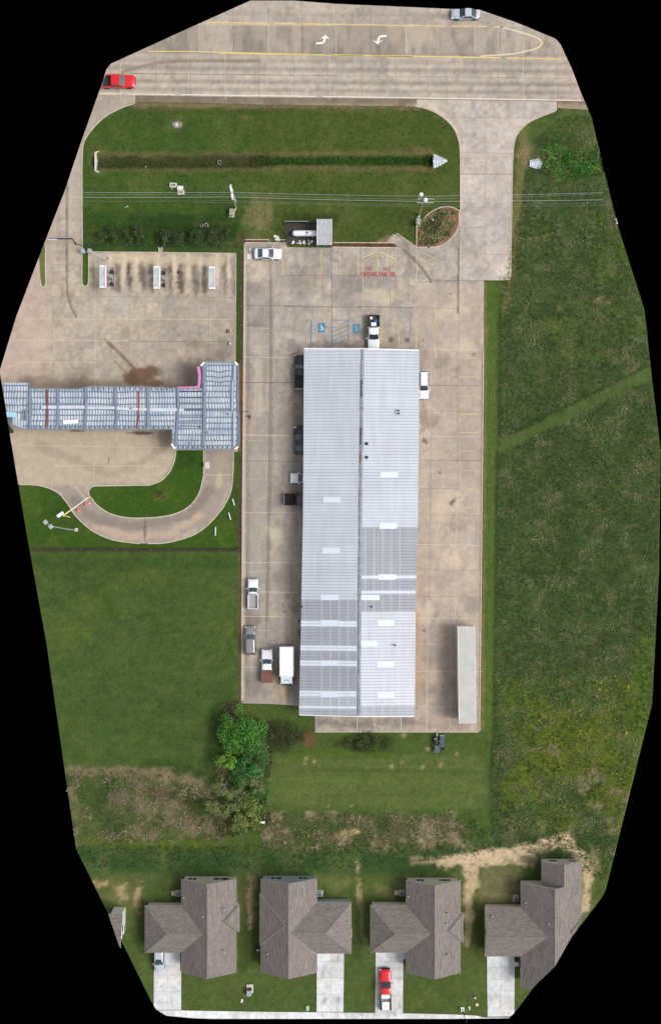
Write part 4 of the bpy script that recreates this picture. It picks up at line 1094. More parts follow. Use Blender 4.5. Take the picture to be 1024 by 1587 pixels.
for i, y in enumerate((606.5, 616, 625.5, 634, 643, 652, 660)):
    purl(48 if i < 6 else 36, 314, y + .3, [(150, y + .5), (185, y + (1.5 if i < 4 else 0)), (205, y + .6), (262, y + .4)])
for y in (597.5, 607, 617, 628, 639): purl(6 if y > 600 else 5, 46, y)
for y in (566, 574.5, 583, 590.5, 597.5, 606.5, 615.5, 624.5, 633.5, 636, 646.5, 655.5, 664.5, 674, 682.5, 690.5):
    b = [(330, y + .3), (341, y + (2.4 if 574 < y < 592 else .2)), (352, y + .2)]
    purl(313.5 if y < 602 else 277, 365 if y < 640 else 369, y, b)
for y in (674, 682.5, 690): purl(267.5, 277, y - .5)
for x in np.arange(50, 366, 7.6):
    if x < 270: beam('edge_bracket', [(x, 661), (x, 665)], .07, M_GALV, CZ - .2, CZ + .06)
    elif x > 275: beam('edge_bracket', [(x, 690), (x, 696)], .07, M_GALV, CZ - .2, CZ + .06)
for i, x in enumerate(np.arange(146, 312, 8.2)): beam('edge_bracket', [(x, 600), (x, 604.5)], .07, M_GALV, CZ - .2, CZ + .06)
M_GUT = mat('white_gutter', C(188, 194, 204), .5, noise=(.12, 1.5))
for pts, w in (([(64, 631), (132, 631)], .5), ([(134, 632), (179, 632)], .42), ([(181, 633), (207, 634), (228, 634.5)], .4), ([(232, 635), (276, 635)], .5), ([(278, 635.5), (285, 635.5)], .45)):
    beam('centre_gutter', pts, w, M_GUT, CZ - .2, CZ + .0)
beam('loose_sheet', [(98, 654.5), (122, 653)], .6, M_WHITE, CZ - .02, CZ + .04)
beam('blue_panel', [(5, 642), (26, 643)], .75, mat('pale_blue_panel', C(150, 196, 226), .5), CZ + .0, CZ + .1)
for px, py, r in ((312, 662, .14), (323, 670, .12), (355, 642, .1), (204, 633, .1), (296, 687, .08)): 
    x, y = cw(px, py); mb = MB(); mb.lathe([(r, CZ - .4), (r, CZ + .25), (r * 1.4, CZ + .28), (0, CZ + .33)], M_GALV, 10, (x, y, 0)); mb.build('vent_pipe', CN)
mb = MB()
mb.rail([cw(275, 601.5), cw(300, 601), cw(308, 599.5), cw(309, 594), cw(309.5, 580), cw(307.5, 568)], .42, CZ - .75, CZ - .05, M_PINK); mb.build('pink_fascia', CN)
for pts in ([(311.5, 567), (317, 561.5)], [(364, 561), (368.5, 566)], [(266, 688), (272, 695.5)], [(364, 696), (369, 692)]):
    beam('corner_trim', pts, .3, M_TRIM, CZ - .45, CZ + .08)
for px, py in ((60, 634), (110, 634), (160, 634), (206, 634), (254, 634), (297, 634), (342, 580), (342, 620), (342, 680), (297, 680), (20, 625)):
    x, y = cw(px, py, 2.5); one('column', 'box', CN, (x, y, 2.25), (.3, .3, 4.5), M_TRIM, 0, .03)
clip_to_ground(CN, 1 - CZ / H)

# ================================================================== HOUSES
def block_mesh(mbr, mbw, x0, x1, y0, y1, ze, slope, axis, ends, sh, ridge=None, wallm=None, inn=.32):
    """roof + walls of one gabled or hipped block. px bounds are eaves seen from above; ends=(low,high): 'g','h' or 'o'(open/inside)"""
    X0, Y1 = W(x0, y0, ze); X1, Y0 = W(x1, y1, ze)
    T = .14
    if axis == 'y':
        a0, a1, b0, b1 = X0, X1, Y0, Y1
    else:
        a0, a1, b0, b1 = Y0, Y1, X0, X1
    rc = (a0 + a1) / 2 if ridge is None else ridge
    zr = ze + slope * (a1 - a0) / 2
    def mk(a, b, z): return (a, b, z) if axis == 'y' else (b, a, z)
    lo = b0 + (rc - a0) if ends[0] == 'h' else b0
    hi = b1 - (a1 - rc) if ends[1] == 'h' else b1
    if lo > hi: lo = hi = (lo + hi) / 2
    def shell(dz):
        return [mk(a0, b0, ze + dz), mk(a1, b0, ze + dz), mk(a1, b1, ze + dz), mk(a0, b1, ze + dz), mk(rc, lo, zr + dz), mk(rc, hi, zr + dz)]
    top, bot = shell(0), shell(-T)
    fs = [(0, 4, 5, 3), (1, 2, 5, 4)]
    if ends[0] == 'h': fs.append((0, 1, 4))
    if ends[1] == 'h': fs.append((3, 5, 2))
    side = [(0, 3, 9, 6), (1, 7, 8, 2)]
    if ends[0] == 'h': side.append((0, 6, 7, 1))
    else: side += [(0, 6, 10, 4), (4, 10, 7, 1)]
    if ends[1] == 'h': side.append((3, 2, 8, 9))
    else: side += [(3, 5, 11, 9), (5, 2, 8, 11)]
    allv = top + bot
    SHC = C(121, 114, 109)
    mbr.add(allv, fs, sh, col=SHC)
    mbr.add(allv, [tuple(i + 6 for i in f[::-1]) for f in fs] + side, M_TRIM, col=C(200, 200, 196))
    # ridge and hip caps
    def cap(p, q, r=.06):
        mbr.tube([(p[0], p[1], p[2] + .0), (q[0], q[1], q[2] + .0)], r, M_RIDGE, 5, cap=False)
    cap(top[4], top[5])
    if ends[0] == 'h': cap(top[0], top[4]); cap(top[1], top[4])
    if ends[1] == 'h': cap(top[3], top[5]); cap(top[2], top[5])
    # walls
    c0, c1 = a0 + inn, a1 - inn; d0, d1 = b0 + inn, b1 - inn
    zt = ze + slope * inn - T - .01; zg = zr - T - .02
    vs = [mk(c0, d0, 0), mk(c1, d0, 0), mk(c1, d1, 0), mk(c0, d1, 0), mk(c0, d0, zt), mk(c1, d0, zt), mk(c1, d1, zt), mk(c0, d1, zt), mk(rc, d0, zg), mk(rc, d1, zg)]
    wf = [(1, 2, 6, 5), (3, 0, 4, 7)]
    wf.append((0, 1, 5, 8, 4) if ends[0] != 'h' else (0, 1, 5, 4))
    wf.append((2, 3, 7, 9, 6) if ends[1] != 'h' else (2, 3, 7, 6))
    mbw.add(vs, wf, wallm or M_WALL)
    return dict(a0=a0, a1=a1, b0=b0, b1=b1, ze=ze, zr=zr, rc=rc, slope=slope)

def house(label, blocks, walls, vents, wins, doors, parent_xy, garage, clip=None):
    t = thing('house', label, 'house', (0, 0, 0), 0, 'tan and grey houses along the street')
    mr = MB(); mw = MB()
    for bl in blocks: block_mesh(mr, mw, *bl, wallm=walls)
    roof = mr.build('roof', t); mw.build('wall', t)
    for px, py, z in vents:
        x, y = W(px, py, z)
        mb = MB(); mb.lathe([(.09, z - .5), (.09, z + .1), (.13, z + .12), (.13, z + .16), (0, z + .18)], M_GALV, 10, (x, y, 0)); mb.build('roof_vent', roof)
    for (cx, cy, cz, w, h, ax) in wins:           # windows: world centre, on a wall facing along ax
        d = (w, .12, h) if ax == 'y' else (.12, w, h)
        f = one('window', 'box', t, (cx, cy, cz), d, M_TRIM, 0, .02)
        for s in (-1, 1):
            pd = (w * .42, .16, h * .84) if ax == 'y' else (.16, w * .42, h * .84)
            off = (s * w * .235, 0) if ax == 'y' else (0, s * w * .235)
            one('pane', 'box', f, (cx + off[0], cy + off[1], cz), pd, M_GLASS)
    for (cx, cy, w, ax) in doors:
        dd = one('door', 'box', t, (cx, cy, 1.02), (w, .1, 2.04) if ax == 'y' else (.1, w, 2.04), M_DARK, 0, .02)
        mb = MB(); mb.lathe([(0, -.05), (.04, -.03), (.04, .03), (0, .05)], M_CHROME, 8, (cx + (w * .35 if ax == 'y' else 0), cy - .08, 1.0), 'y'); mb.build('handle', dd)
    if garage:
        gx, gy, gw = garage
        mb = MB(); mb.box((gx, gy, 1.1), (gw, .1, 2.2), M_TRIM)
        for k in range(4):
            for j in range(6): mb.box((gx - gw / 2 + (j + .5) * gw / 6, gy - .055, .3 + k * .53), (gw / 6 - .1, .04, .4), M_WHITE)
        mb.build('garage_door', t)
    if clip: clip_to_ground(t, clip)
    return t
SL = .72
yN = W(0, 1361, 0)[1]
h1n = W(0, 1363, 2.9)[1] - .32; h1s = W(0, 1507, 2.9)[1] + .32
def wx(px): return W(px, 0, 0)[0]
def wy(py): return W(0, py, 0)[1]
house('grey-roofed house with the silver car parked at its garage, west of the others', [
    (281, 366.5, 1362.5, 1507.5, 2.9, SL, 'y', ('g', 'g'), M_SH_Y), (224.5, 327, 1403.5, 1476.5, 2.9, SL, 'x', ('h', 'g'), M_SH_X), (336, 371.3, 1402, 1444.5, 2.9, SL, 'x', ('g', 'h'), M_SH_Y)],
    M_WALL, [(349, 1410, 5), (348.5, 1475, 5), (315, 1420.5, 5.6), (285, 1391, 3.3), (236, 1420, 3.6)],
    [(wx(300), h1n, 1.6, 1.5, 1.3, 'y'), (wx(342), h1n, 1.6, 2.2, 1.3, 'y'), (wx(352), h1n, 1.6, .9, 1.3, 'y'), (wx(336), h1s, 1.5, 1.8, 1.4, 'y'), (wx(303), h1s, 1.5, 1.4, 1.4, 'y'), (wx(368), wy(1422), 1.6, 1.4, 1.2, 'x')],
    [(wx(322), h1s, .95, 'y')], None, (wx(258), wy(1475) + .2 + .9, 4.6))
house('grey-roofed house with its garage wing on the east and an empty pale driveway', [
    (403.8, 491.5, 1361.5, 1507.5, 2.9, SL, 'y', ('g', 'g'), M_SH_Y), (448, 544.5, 1398, 1478, 2.9, SL, 'x', ('g', 'h'), M_SH_X), (402.0, 446, 1385, 1465.5, 2.96, SL, 'x', ('h', 'g'), M_SH_Y)],
    M_SIDING, [(417.5, 1415, 3.8), (416.5, 1441, 3.8), (414.5, 1478.5, 3.7)],
    [(wx(428), h1n + .1, 1.6, 1.6, 1.3, 'y'), (wx(435), h1n + .1, 1.6, .5, 1.3, 'y'), (wx(470), h1n + .1, 1.6, 1.6, 1.3, 'y'), (wx(425), h1s, 1.5, 1.6, 1.4, 'y'), (wx(470), h1s, 1.5, 1.4, 1.4, 'y'), (wx(544), wy(1440), 1.5, 1.2, 1.2, 'x')],
    [(wx(448), h1s, .95, 'y')], None, (wx(514), wy(1478) + 1.2, 4.6))
house('grey-roofed house with a red pickup in its driveway', [
    (628.5, 713.5, 1364.5, 1508, 2.9, SL, 'y', ('g', 'g'), M_SH_Y), (573.3, 676, 1402.5, 1476.5, 2.9, SL, 'x', ('h', 'g'), M_SH_X), (682, 717.8, 1414.5, 1460.5, 2.9, SL, 'x', ('g', 'h'), M_SH_Y)],
    M_WALL, [(694, 1416, 5), (694.5, 1480.5, 5), (632.5, 1389.5, 3.3), (692, 1432, 5.0)],
    [(wx(684), h1n - .2, 1.6, 1.0, 1.3, 'y'), (wx(692), h1n - .2, 1.6, 1.0, 1.3, 'y'), (wx(650), h1n - .2, 1.6, 1.2, 1.3, 'y'), (wx(650), h1s, 1.5, 1.6, 1.4, 'y'), (wx(696), h1s, 1.5, 1.4, 1.4, 'y'), (wx(574), wy(1440), 1.5, 1.2, 1.2, 'x')],
    [(wx(672), h1s, .95, 'y')], None, (wx(603), wy(1476) + 1.1, 4.5))
house('grey-roofed house with a stepped north gable, standing beside bare sandy soil', [
    (806.5, 901, 1369, 1530, 2.9, SL, 'y', ('g', 'g'), M_SH_Y), (839, 900.4, 1335, 1385, 2.95, SL, 'y', ('g', 'g'), M_SH_Y), (750.5, 850, 1406.5, 1482.5, 2.9, SL, 'x', ('g', 'g'), M_SH_X), (874, 905.5, 1418, 1462, 2.9, SL, 'x', ('g', 'h'), M_SH_Y)],
    M_WALL, [(813.5, 1399, 3.4), (849.5, 1431.5, 5.6), (762, 1420, 3.8)],
    [(wx(854), W(0, 1335, 2.9)[1] - .3, 1.6, 1.2, 1.3, 'y'), (wx(884), W(0, 1335, 2.9)[1] - .3, 1.6, 1.2, 1.3, 'y'), (wx(751), wy(1440), 1.5, 1.2, 1.2, 'x')],
    [(wx(803), wy(1490), .9, 'x')], None, (wx(775), wy(1482) + 1.1, 4.4), clip=.981)
house('white two-storey house, only its gabled east wall and a roof corner in view', [
    (118, 190.8, 1416.5, 1500, 5.0, .6, 'x', ('g', 'g'), M_SH_X)],
    M_TRIM, [], [(wx(190.8) * (1 - 5 / H) - .3, wy(1440) * (1 - 3.6 / H), 3.6, 1.0, 1.2, 'x'), (wx(190.8) * (1 - 5 / H) - .3, wy(1454) * (1 - 3.6 / H), 3.6, 1.0, 1.2, 'x'), (wx(190.8) * (1 - 5 / H) - .3, wy(1440) * (1 - 1.5 / H), 1.4, 1.0, 1.2, 'x')],
    [], None, None, clip=.977)

# ================================================================== VEHICLES
def loft(mb, st, sec, m, cap=True):
    """st: list of (x, halfwidth, ztop); sec(hw, zt)-> list of (y,z) from left-bottom over the top to right-bottom"""
    rings = [[(x, y, z) for y, z in sec(hw, zt)] for x, hw, zt in st]; n = len(rings[0])
    vs = [v for r in rings for v in r]
    fs = [(i * n + j, i * n + j + 1, (i + 1) * n + j + 1, (i + 1) * n + j) for i in range(len(rings) - 1) for j in range(n - 1)]
    mb.add(vs, fs, m, smooth=True)
    if cap:
        mb.add(rings[0], [tuple(range(n))], m); mb.add(rings[-1], [tuple(range(n - 1, -1, -1))], m)
    mb.add([(st[0][0], rings[0][0][1], rings[0][0][2]), (st[0][0], rings[0][-1][1], rings[0][-1][2]), (st[-1][0], rings[-1][-1][1], rings[-1][-1][2]), (st[-1][0], rings[-1][0][1], rings[-1][0][2])], [(0, 1, 2, 3)], m)
def body_sec(hw, zt, z0=.26):
    h = [(hw * .90, z0), (hw * .985, z0 + .12), (hw, z0 + .28), (hw * .985, max(zt - .16, z0 + .3)), (hw * .93, zt - .05), (hw * .80, zt), (hw * .4, zt + .03), (0, zt + .035)]
    return [(-y, z) for y, z in h] + [(y, z) for y, z in h[-2::-1]]
def carpaint(name, col): return mat('car_paint_' + name, col, .28, spec=.5, noise=(.03, 1), coat=.6)
def wheels(t, xs, tw, r=.34, wid=.23, dual=()):
    for x in xs:
        for s in (-1, 1):
            y = s * (tw - wid / 2 + .015)
            mb = MB(); ww = wid
            mb.lathe([(r * .55, -ww / 2), (r * .94, -ww / 2), (r, -ww / 2 + .03), (r, ww / 2 - .03), (r * .94, ww / 2), (r * .55, ww / 2)], M_BLACK, 20, (x, y, r), 'y')
            w = mb.build('wheel', t)
            mb = MB(); mb.lathe([(0, ww / 2 - .03), (r * .25, ww / 2 - .01), (r * .5, ww / 2 - .05), (r * .6, ww / 2 - .02)], M_CHROME, 14, (x, y, r), 'y')
            mb.lathe([(0, -ww / 2 + .03), (r * .25, -ww / 2 + .01), (r * .5, -ww / 2 + .05), (r * .6, -ww / 2 + .02)], M_CHROME, 14, (x, y, r), 'y'); mb.build('rim', w)
def greenhouse(t, mpaint, hw, zb, zr, xrb, xrt, xft, xfb, roofm=None, glassf=None, glassr=None, rearglass=True, bow=.10, pillars=1, sunroof=None, name='cab', topin=.14):
    """cabin between belt (zb) and roof (zr): rear base/top x, front top/base x"""
    wb, wr = hw * .955, hw * .955 - topin
    xs = [(xrb, 0), (xrt, 1), ((xrt + xft) / 2, 1), (xft, 1), (xfb, 0)]
    mb = MB()
    N = 9; grid_ = []
    for i, (x, up) in enumerate(xs):
        row = []
        for j in range(N):
            v = -1 + 2 * j / (N - 1)
            bx = (bow * v * v) * (1 if x == xrb or x == xrt else -1 if i >= 3 else 0) * (.5 if i < 2 else 1)
            if up: y = v * wr; z = zr + .035 * (1 - v * v) - (.05 if abs(v) == 1 else 0) + (.015 if i == 2 else 0)
            else: y = v * wb; z = zb
            row.append((x + bx, y, z))
        grid_.append(row)
    vs = [v for r in grid_ for v in r]
    fs = [(i * N + j, i * N + j + 1, (i + 1) * N + j + 1, (i + 1) * N + j) for i in range(4) for j in range(N - 1)]
    mb.add(vs, fs, mpaint, smooth=False)
    # sides
    for j in (0, N - 1):
        s = -1 if j == 0 else 1
        P = [grid_[i][j] for i in range(5)]
        mb.add(P, [(0, 1, 2, 3, 4)], mpaint)
    cab = mb.build(name, t)
    cab_s = cab
    if roofm is not None:
        pass
    # glass
    def patch(nm, i0, i1, m, mx=.06, v0=-.88, v1=.88, par=t):
        mb = MB(); n = 8; rows = []
        for a in (mx, 1 - mx * .6):
            row = []
            for j in range(n + 1):
                v = v0 + (v1 - v0) * j / n; f = (v + 1) / 2 * (N - 1); k = min(int(f), N - 2); u = f - k
                A = Vector(grid_[i0][k]).lerp(Vector(grid_[i0][k + 1]), u); B = Vector(grid_[i1][k]).lerp(Vector(grid_[i1][k + 1]), u)
                row.append(A.lerp(B, a))
            rows.append(row)
        nrm = (rows[1][4] - rows[0][4]).cross(Vector((0, 1, 0))).normalized()
        if nrm.z < 0: nrm = -nrm
        vs = [p + nrm * .018 for r in rows for p in r]
        mb.add(vs, [(j, j + 1, n + 2 + j, n + 1 + j) for j in range(n)], m, smooth=True)
        return mb.build(nm, par)
    patch('windshield', 4, 3, glassf or M_GLASS)
    if rearglass: patch('rear_window', 0, 1, glassr or M_GLASS)
    if sunroof:
        z = zr + .06; mb = MB(); mb.box(((sunroof[0] + sunroof[1]) / 2, 0, z), (sunroof[1] - sunroof[0], wr * 1.3, .02), M_GLASS, 0, .005); mb.build('sunroof', t)
    for s in (-1, 1):
        cuts = np.linspace(0, 1, pillars + 2)
        for a, b in zip(cuts[:-1], cuts[1:]):
            pts = []
            def sp(u, up):      # u along the side
                if up: x = (xrt + .06) + ((xft - .04) - (xrt + .06)) * u; return Vector((x, s * (wr + .012), zr - .09))
                x = (xrb + .14) + ((xfb - .22) - (xrb + .14)) * u; return Vector((x, s * (wb + .004), zb + .04))
            g = .02
            q = [sp(a + g, 0), sp(b - g, 0), sp(b - g, 1), sp(a + g, 1)]
            q = [p + Vector((0, s * .008, 0)) for p in q]
            mb = MB(); mb.add(q, [(0, 1, 2, 3)], M_GLASS); mb.build('side_window', t)
    return cab
def mirrors(t, x, hw, z, m, out=.16):
    for s in (-1, 1):
        mb = MB(); mb.box((x, s * (hw + out * .6), z), (.12, .22, .16), m, s * .12, .03); mb.box((x, s * (hw + .02), z - .05), (.06, .14, .05), M_DARK); mb.build('mirror', t)
def lights(t, L, hw, zf, zr_, fy=.78, ry=.82, fin=.1, rin=.02, fl=.3):
    for s in (-1, 1):
        one('headlight', 'box', t, (L / 2 - fin - .04, s * hw * fy, zf), (fl, .26, .12), M_LAMP, -s * .35, .03)
        one('taillight', 'box', t, (-L / 2 + rin + .04, s * hw * ry, zr_), (.12, .2, .22), M_REDLENS, 0, .03)
def place(t, px, py, deg, z=0):
    x, y = W(px, py, z); t.location = (x, y, PZ); t.rotation_euler = (0, 0, R(deg)); return t
def arches(mb, xs, hw, r=.42):
    for x in xs:
        for s in (-1, 1):
            n = 16; vs = [(x + r * math.cos(2 * math.pi * k / n), s * (hw + .006), max(.27, .34 + r * math.sin(2 * math.pi * k / n))) for k in range(n)]
            mb.add(vs, [tuple(range(n))], M_DARK)
def sedan(label, paint, L=4.7, Wd=1.8, suv=False, cat='car', glassf=None, glassr=None, sunroof=None, roofrails=False, hoodlines=True):
    t = thing('suv' if suv else 'sedan', label, cat); hw = Wd / 2; h = L / 2
    zb = 1.0 if suv else .92; zr = 1.62 if suv else 1.42
    if suv: st = [(-h, .78, .72), (-h + .04, .90, .95), (-h + .25, .97, zb + .02), (-h + .9, 1, zb + .02), (0, 1, zb), (h * .42, 1, zb - .01), (h * .62, .985, zb - .05), (h * .84, .94, zb - .13), (h * .96, .84, zb - .26), (h, .72, .62)]
    else: st = [(-h, .74, .66), (-h + .04, .86, .82), (-h + .3, .95, .90), (-h + .8, .99, .93), (0, 1, zb), (h * .42, 1, zb - .02), (h * .62, .985, zb - .05), (h * .84, .93, zb - .13), (h * .96, .82, zb - .25), (h, .68, .55)]
    mb = MB(); loft(mb, [(x, w * hw, z) for x, w, z in st], body_sec, paint)
    arches(mb, (-L * .30, L * .30), hw)
    mb.build('body', t)
    if suv: greenhouse(t, paint, hw, zb, zr, -h + .12, -h + .42, h * .12, h * .46, glassf=glassf, glassr=glassr, pillars=2, sunroof=sunroof)
    else: greenhouse(t, paint, hw, zb, zr, -h * .74, -h * .36, h * .06, h * .44, glassf=glassf, glassr=glassr, pillars=1, sunroof=sunroof, topin=.18)
    if roofrails:
        for s in (-1, 1): mb = MB(); mb.rail([(-h + .5, s * hw * .70), (h * .1, s * hw * .70)], .05, zr, zr + .07, M_DARK); mb.build('roof_rail', t)
    wheels(t, (-L * .30, L * .30), hw); mirrors(t, h * .36, hw, zb + .08, paint)
    lights(t, L, hw, .68, .80, fin=.16)
    one('bumper', 'box', t, (h - .03, 0, .42), (.12, Wd * .66, .2), M_DARK, 0, .04); one('licence_plate', 'box', t, (-h - .01, 0, .62), (.03, .4, .16), M_WHITE)
    mb = MB()
    for s in (-1, 1): mb.rail([(h * .46, s * hw * .72), (h * .80, s * hw * .62)], .018, zb - .10, zb - .012, M_DARK)
    mb.build('hood_seam', t)
    return t
def pickup(label, paint, L=5.7, Wd=1.95, bedm=None, cover=None, crew=True, cat='pickup truck', glassf=None, bedlen=None, frontm=None, rails=None, roofm=None):
    t = thing('pickup_truck', label, cat); hw = Wd / 2; h = L / 2
    bl = bedlen or (1.75 if crew else 2.1); xb = -h + bl
    zb = 1.12; zr = 1.84
    st = [(xb, 1, zb), (0, 1, zb), (h * .40, 1, zb), (h * .52, 1, zb - .01), (h * .78, .985, zb - .06), (h * .93, .95, zb - .10), (h * .985, .88, zb - .22), (h, .82, .7)]
    mb = MB(); loft(mb, [(x, w * hw, z) for x, w, z in st], lambda a, b: body_sec(a, b, .38), paint)
    arches(mb, (L * .315,), hw, .46); mb.box((0, 0, .42), (L * .92, Wd * .55, .16), M_DARK)
    mb.build('body', t)
    greenhouse(t, paint, hw, zb, zr, xb + .04, xb + .22, h * .16, h * .44, glassf=glassf, pillars=1 if crew else 0, topin=.13, bow=.12)
    bm_ = bedm or M_DARK; rl = rails or paint
    mb = MB(); mb.box((-h + bl / 2, 0, .62), (bl - .02, Wd - .16, .06), bm_)
    bed = mb.build('bed_floor', t)
    for s in (-1, 1):
        mb = MB(); mb.box((-h + bl / 2, s * (hw - .075), .77), (bl - .02, .15, .74), rl, 0, .03)
        x = -L * .30; n = 16; r = .44
        mb.add([(x + r * math.cos(2 * math.pi * k / n), s * (hw + .004), max(.40, .36 + r * math.sin(2 * math.pi * k / n))) for k in range(n)], [tuple(range(n))], M_DARK)
        mb.box((x, s * (hw - .2), .74), (.8, .14, .24), bm_, 0, .03); mb.build('bed_side', t)
    one('tailgate', 'box', t, (-h + .04, 0, .8), (.08, Wd - .32, .62), rl, 0, .02)
    one('rear_bumper', 'box', t, (-h - .07, 0, .55), (.16, Wd * .94, .18), M_CHROME, 0, .03)
    one('front_bumper', 'box', t, (h + .02, 0, .55), (.2, Wd * .9, .24), frontm or M_CHROME, 0, .05); one('grille', 'box', t, (h - .005, 0, .82), (.06, Wd * .55, .26), M_DARK, 0, .02)
    if cover: one('bed_cover', 'box', t, (-h + bl / 2 - .03, 0, 1.18), (bl + .12, Wd + .06, .07), cover, 0, .02)
    wheels(t, (-L * .30, L * .315), hw, .39, .26); mirrors(t, h * .36, hw, zb + .14, M_DARK if frontm else paint, .24)
    lights(t, L, hw, .86, .85, fy=.82, ry=.9, fin=.08, fl=.2)
    return t
PW = carpaint('white', C(221, 223, 226)); PB = carpaint('black', C(20, 22, 28)); PR = carpaint('red', C(205, 18, 30)); PS = carpaint('silver', C(176, 182, 192)); PG = carpaint('grey', C(128, 124, 124)); PM = carpaint('maroon', C(62, 22, 30))
# cars  (heading 0 = east, 90 = north)
place(sedan('white sedan at the north-west corner of the lot with a dark green rear window', PW, 4.3, 1.75, glassr=M_CLEARG), 415, 392.6, -1, 1)
clip_to_ground(place(sedan('silver sedan driving on the highway beyond the turn arrows', PS, 4.5, 1.85), 721, 20.8, 180, .6), .9965)
k1 = place(pickup('red pickup truck driving on the highway with an empty black bed', PR, 5.6, 1.95, bedm=M_DARK, glassf=M_CLEARG), 182, 125.5, 0, 1)
clip_to_ground(k1, .9935)
k2 = place(pickup('white pickup with a loaded black bed, nose against the north wall', PW, 5.4, 1.85, bedm=M_DARK, rails=M_DARK, bedlen=1.9), 578.8, 515, -90, 1)
k3 = place(pickup('black pickup truck beside the west wall, nose to the north', PB, 5.1, 1.8, glassf=M_CLEARG, bedlen=1.7), 465.3, 576, 90, 1)
place(sedan('black sedan beside the west wall of the warehouse', PB, 4.4, 1.72, glassf=M_CLEARG, glassr=M_CLEARG), 464.5, 682.5, 90, 1)
place(sedan('small white car half under the west eave, nose pointing out into the lot', PW, 4.2, 1.65), 470.5, 741, 180, 1)
k4 = place(pickup('maroon pickup with a black bed sticking out from under the west eave', PM, 5.2, 1.8, bedm=M_BLACK, rails=M_BLACK, bedlen=1.7), 467, 774, 0, 1)
place(sedan('white utility car parked against the east wall, nose to the south', PW, 4.5, 1.62, suv=True, roofrails=True), 656.6, 595.5, -90, 1)
k5 = place(pickup('white pickup with a grey open bed, northernmost of those by the west kerb', PW, 4.6, 1.65, bedm=mat('grey_bed_liner', C(150, 148, 150), .6, noise=(.1, 2)), crew=False, glassf=M_CLEARG, bedlen=2.15), 392.2, 920.5, 90, 1)
place(sedan('grey utility car by the west kerb with a plain grey roof', PG, 4.5, 1.68, suv=True, glassf=M_CLEARG), 388, 993, 91, 1)
k6 = place(pickup('white pickup with a reddish brown cover over its bed', PW, 5.0, 1.75, cover=M_BROWNC, glassf=M_CLEARG, bedlen=1.75), 413.8, 1032, 90, 1)
place(sedan('silver hatchback with a sunroof standing in a driveway against the garage', PS, 4.3, 1.65, suv=True, sunroof=(-.1, .45), glassf=M_CLEARG), 246.8, 1486, -90, 1)
k7 = place(pickup('red pickup with a black bull bar, white tool box and white load in its bed', PR, 6.3, 1.75, frontm=M_DARK, rails=M_DARK, bedm=mat('grey_bed_liner', C(150, 148, 150)), bedlen=2.5), 597.2, 1534, 90.5, 1)
# what the pickups carry
def atv(t, dx, dy, z): 
    a = t.rotation_euler.z; return (t.location.x + dx * math.cos(a) - dy * math.sin(a), t.location.y + dx * math.sin(a) + dy * math.cos(a), z)
def solo(name, label, cat, mbf, group=None, mb=None):
    m = MB(); mbf(m); return tag(m.build(name), label, cat, group)
solo('bucket', 'round pale bucket in the black bed of the white pickup', 'bucket', lambda m: m.lathe([(0, .66), (.2, .66), (.24, 1.0), (.21, 1.0), (.19, .95), (0, .95)], M_STONE, 16, (*atv(k2, -2.2, -.35, 0)[:2], 0)))
solo('cargo_box', 'blue box in the bed of the white pickup', 'box', lambda m: (m.box(atv(k2, -1.75, .33, .82), (.55, .42, .34), mat('blue_plastic', C(42, 76, 140), .5), 0, .04), m.box(atv(k2, -1.75, .33, 1.0), (.58, .45, .05), mat('blue_plastic', C(42, 76, 140), .5), 0, .02)))
solo('cargo_box', 'white box against the cab in the white pickup bed', 'box', lambda m: (m.box(atv(k2, -1.25, .0, .85), (.75, .5, .4), M_WHITE, 0, .04), m.box(atv(k2, -1.25, .0, 1.06), (.79, .54, .04), M_WHITE, 0, .02)))
solo('tool_box', 'white tool box across the bed of the red pickup, behind its cab', 'tool box', lambda m: (m.box(atv(k7, -.95, 0, 1.1), (1.3, .62, .42), M_WHITE, 0, .03), m.box(atv(k7, -.95, 0, 1.33), (1.34, .5, .05), M_TRIM, 0, .02), m.box(atv(k7, -1.22, 0, 1.15), (.3, .03, .06), M_DARK)))
solo('cargo_crate', 'white flat crate at the tail end of the red pickup bed', 'crate', lambda m: (m.box(atv(k7, -2.45, 0, .92), (1.12, 1.25, .5), M_WHITE, 0, .05), m.box(atv(k7, -2.45, 0, 1.19), (1.16, 1.29, .05), M_WHITE, 0, .02), m.box(atv(k7, -2.4, 0, 1.23), (.14, .14, .05), M_DARK)))
# box truck
t = thing('box_truck', 'white box truck with a plain white cargo box beside the warehouse corner', 'truck')
mb = MB(); mb.box((-.75, 0, 1.98), (4.55, 2.15, 2.2), M_WHITE, 0, .04); mb.box((-.75, 0, .72), (4.6, .9, .2), M_DARK); cb = mb.build('cargo_box', t)
mb = MB()
for s in (-1, 1): mb.rail([(-3.0, s * 1.03), (1.5, s * 1.03)], .05, 3.07, 3.10, M_GALV)
mb.rail([(1.36, -1.02), (1.36, 1.02)], .03, 3.07, 3.095, M_GALV); mb.build('roof_trim', t)
mb = MB(); mb.box((-3.05, 0, .6), (.16, 2.1, .14), M_DARK, 0, .02); mb.box((-3.04, 0, 3.0), (.06, 2.0, .1), M_DARK); mb.build('rear_frame', t)
mb = MB()
pf = [(1.58, .45), (3.0, .45), (3.08, .9), (3.02, 1.35), (2.72, 2.1), (2.5, 2.22), (1.58, 2.22)]
vs = [(x, s * (1.0 if z < 1.4 else .86 if z > 2.15 else .92), z) for s in (-1, 1) for x, z in pf]; n = len(pf)
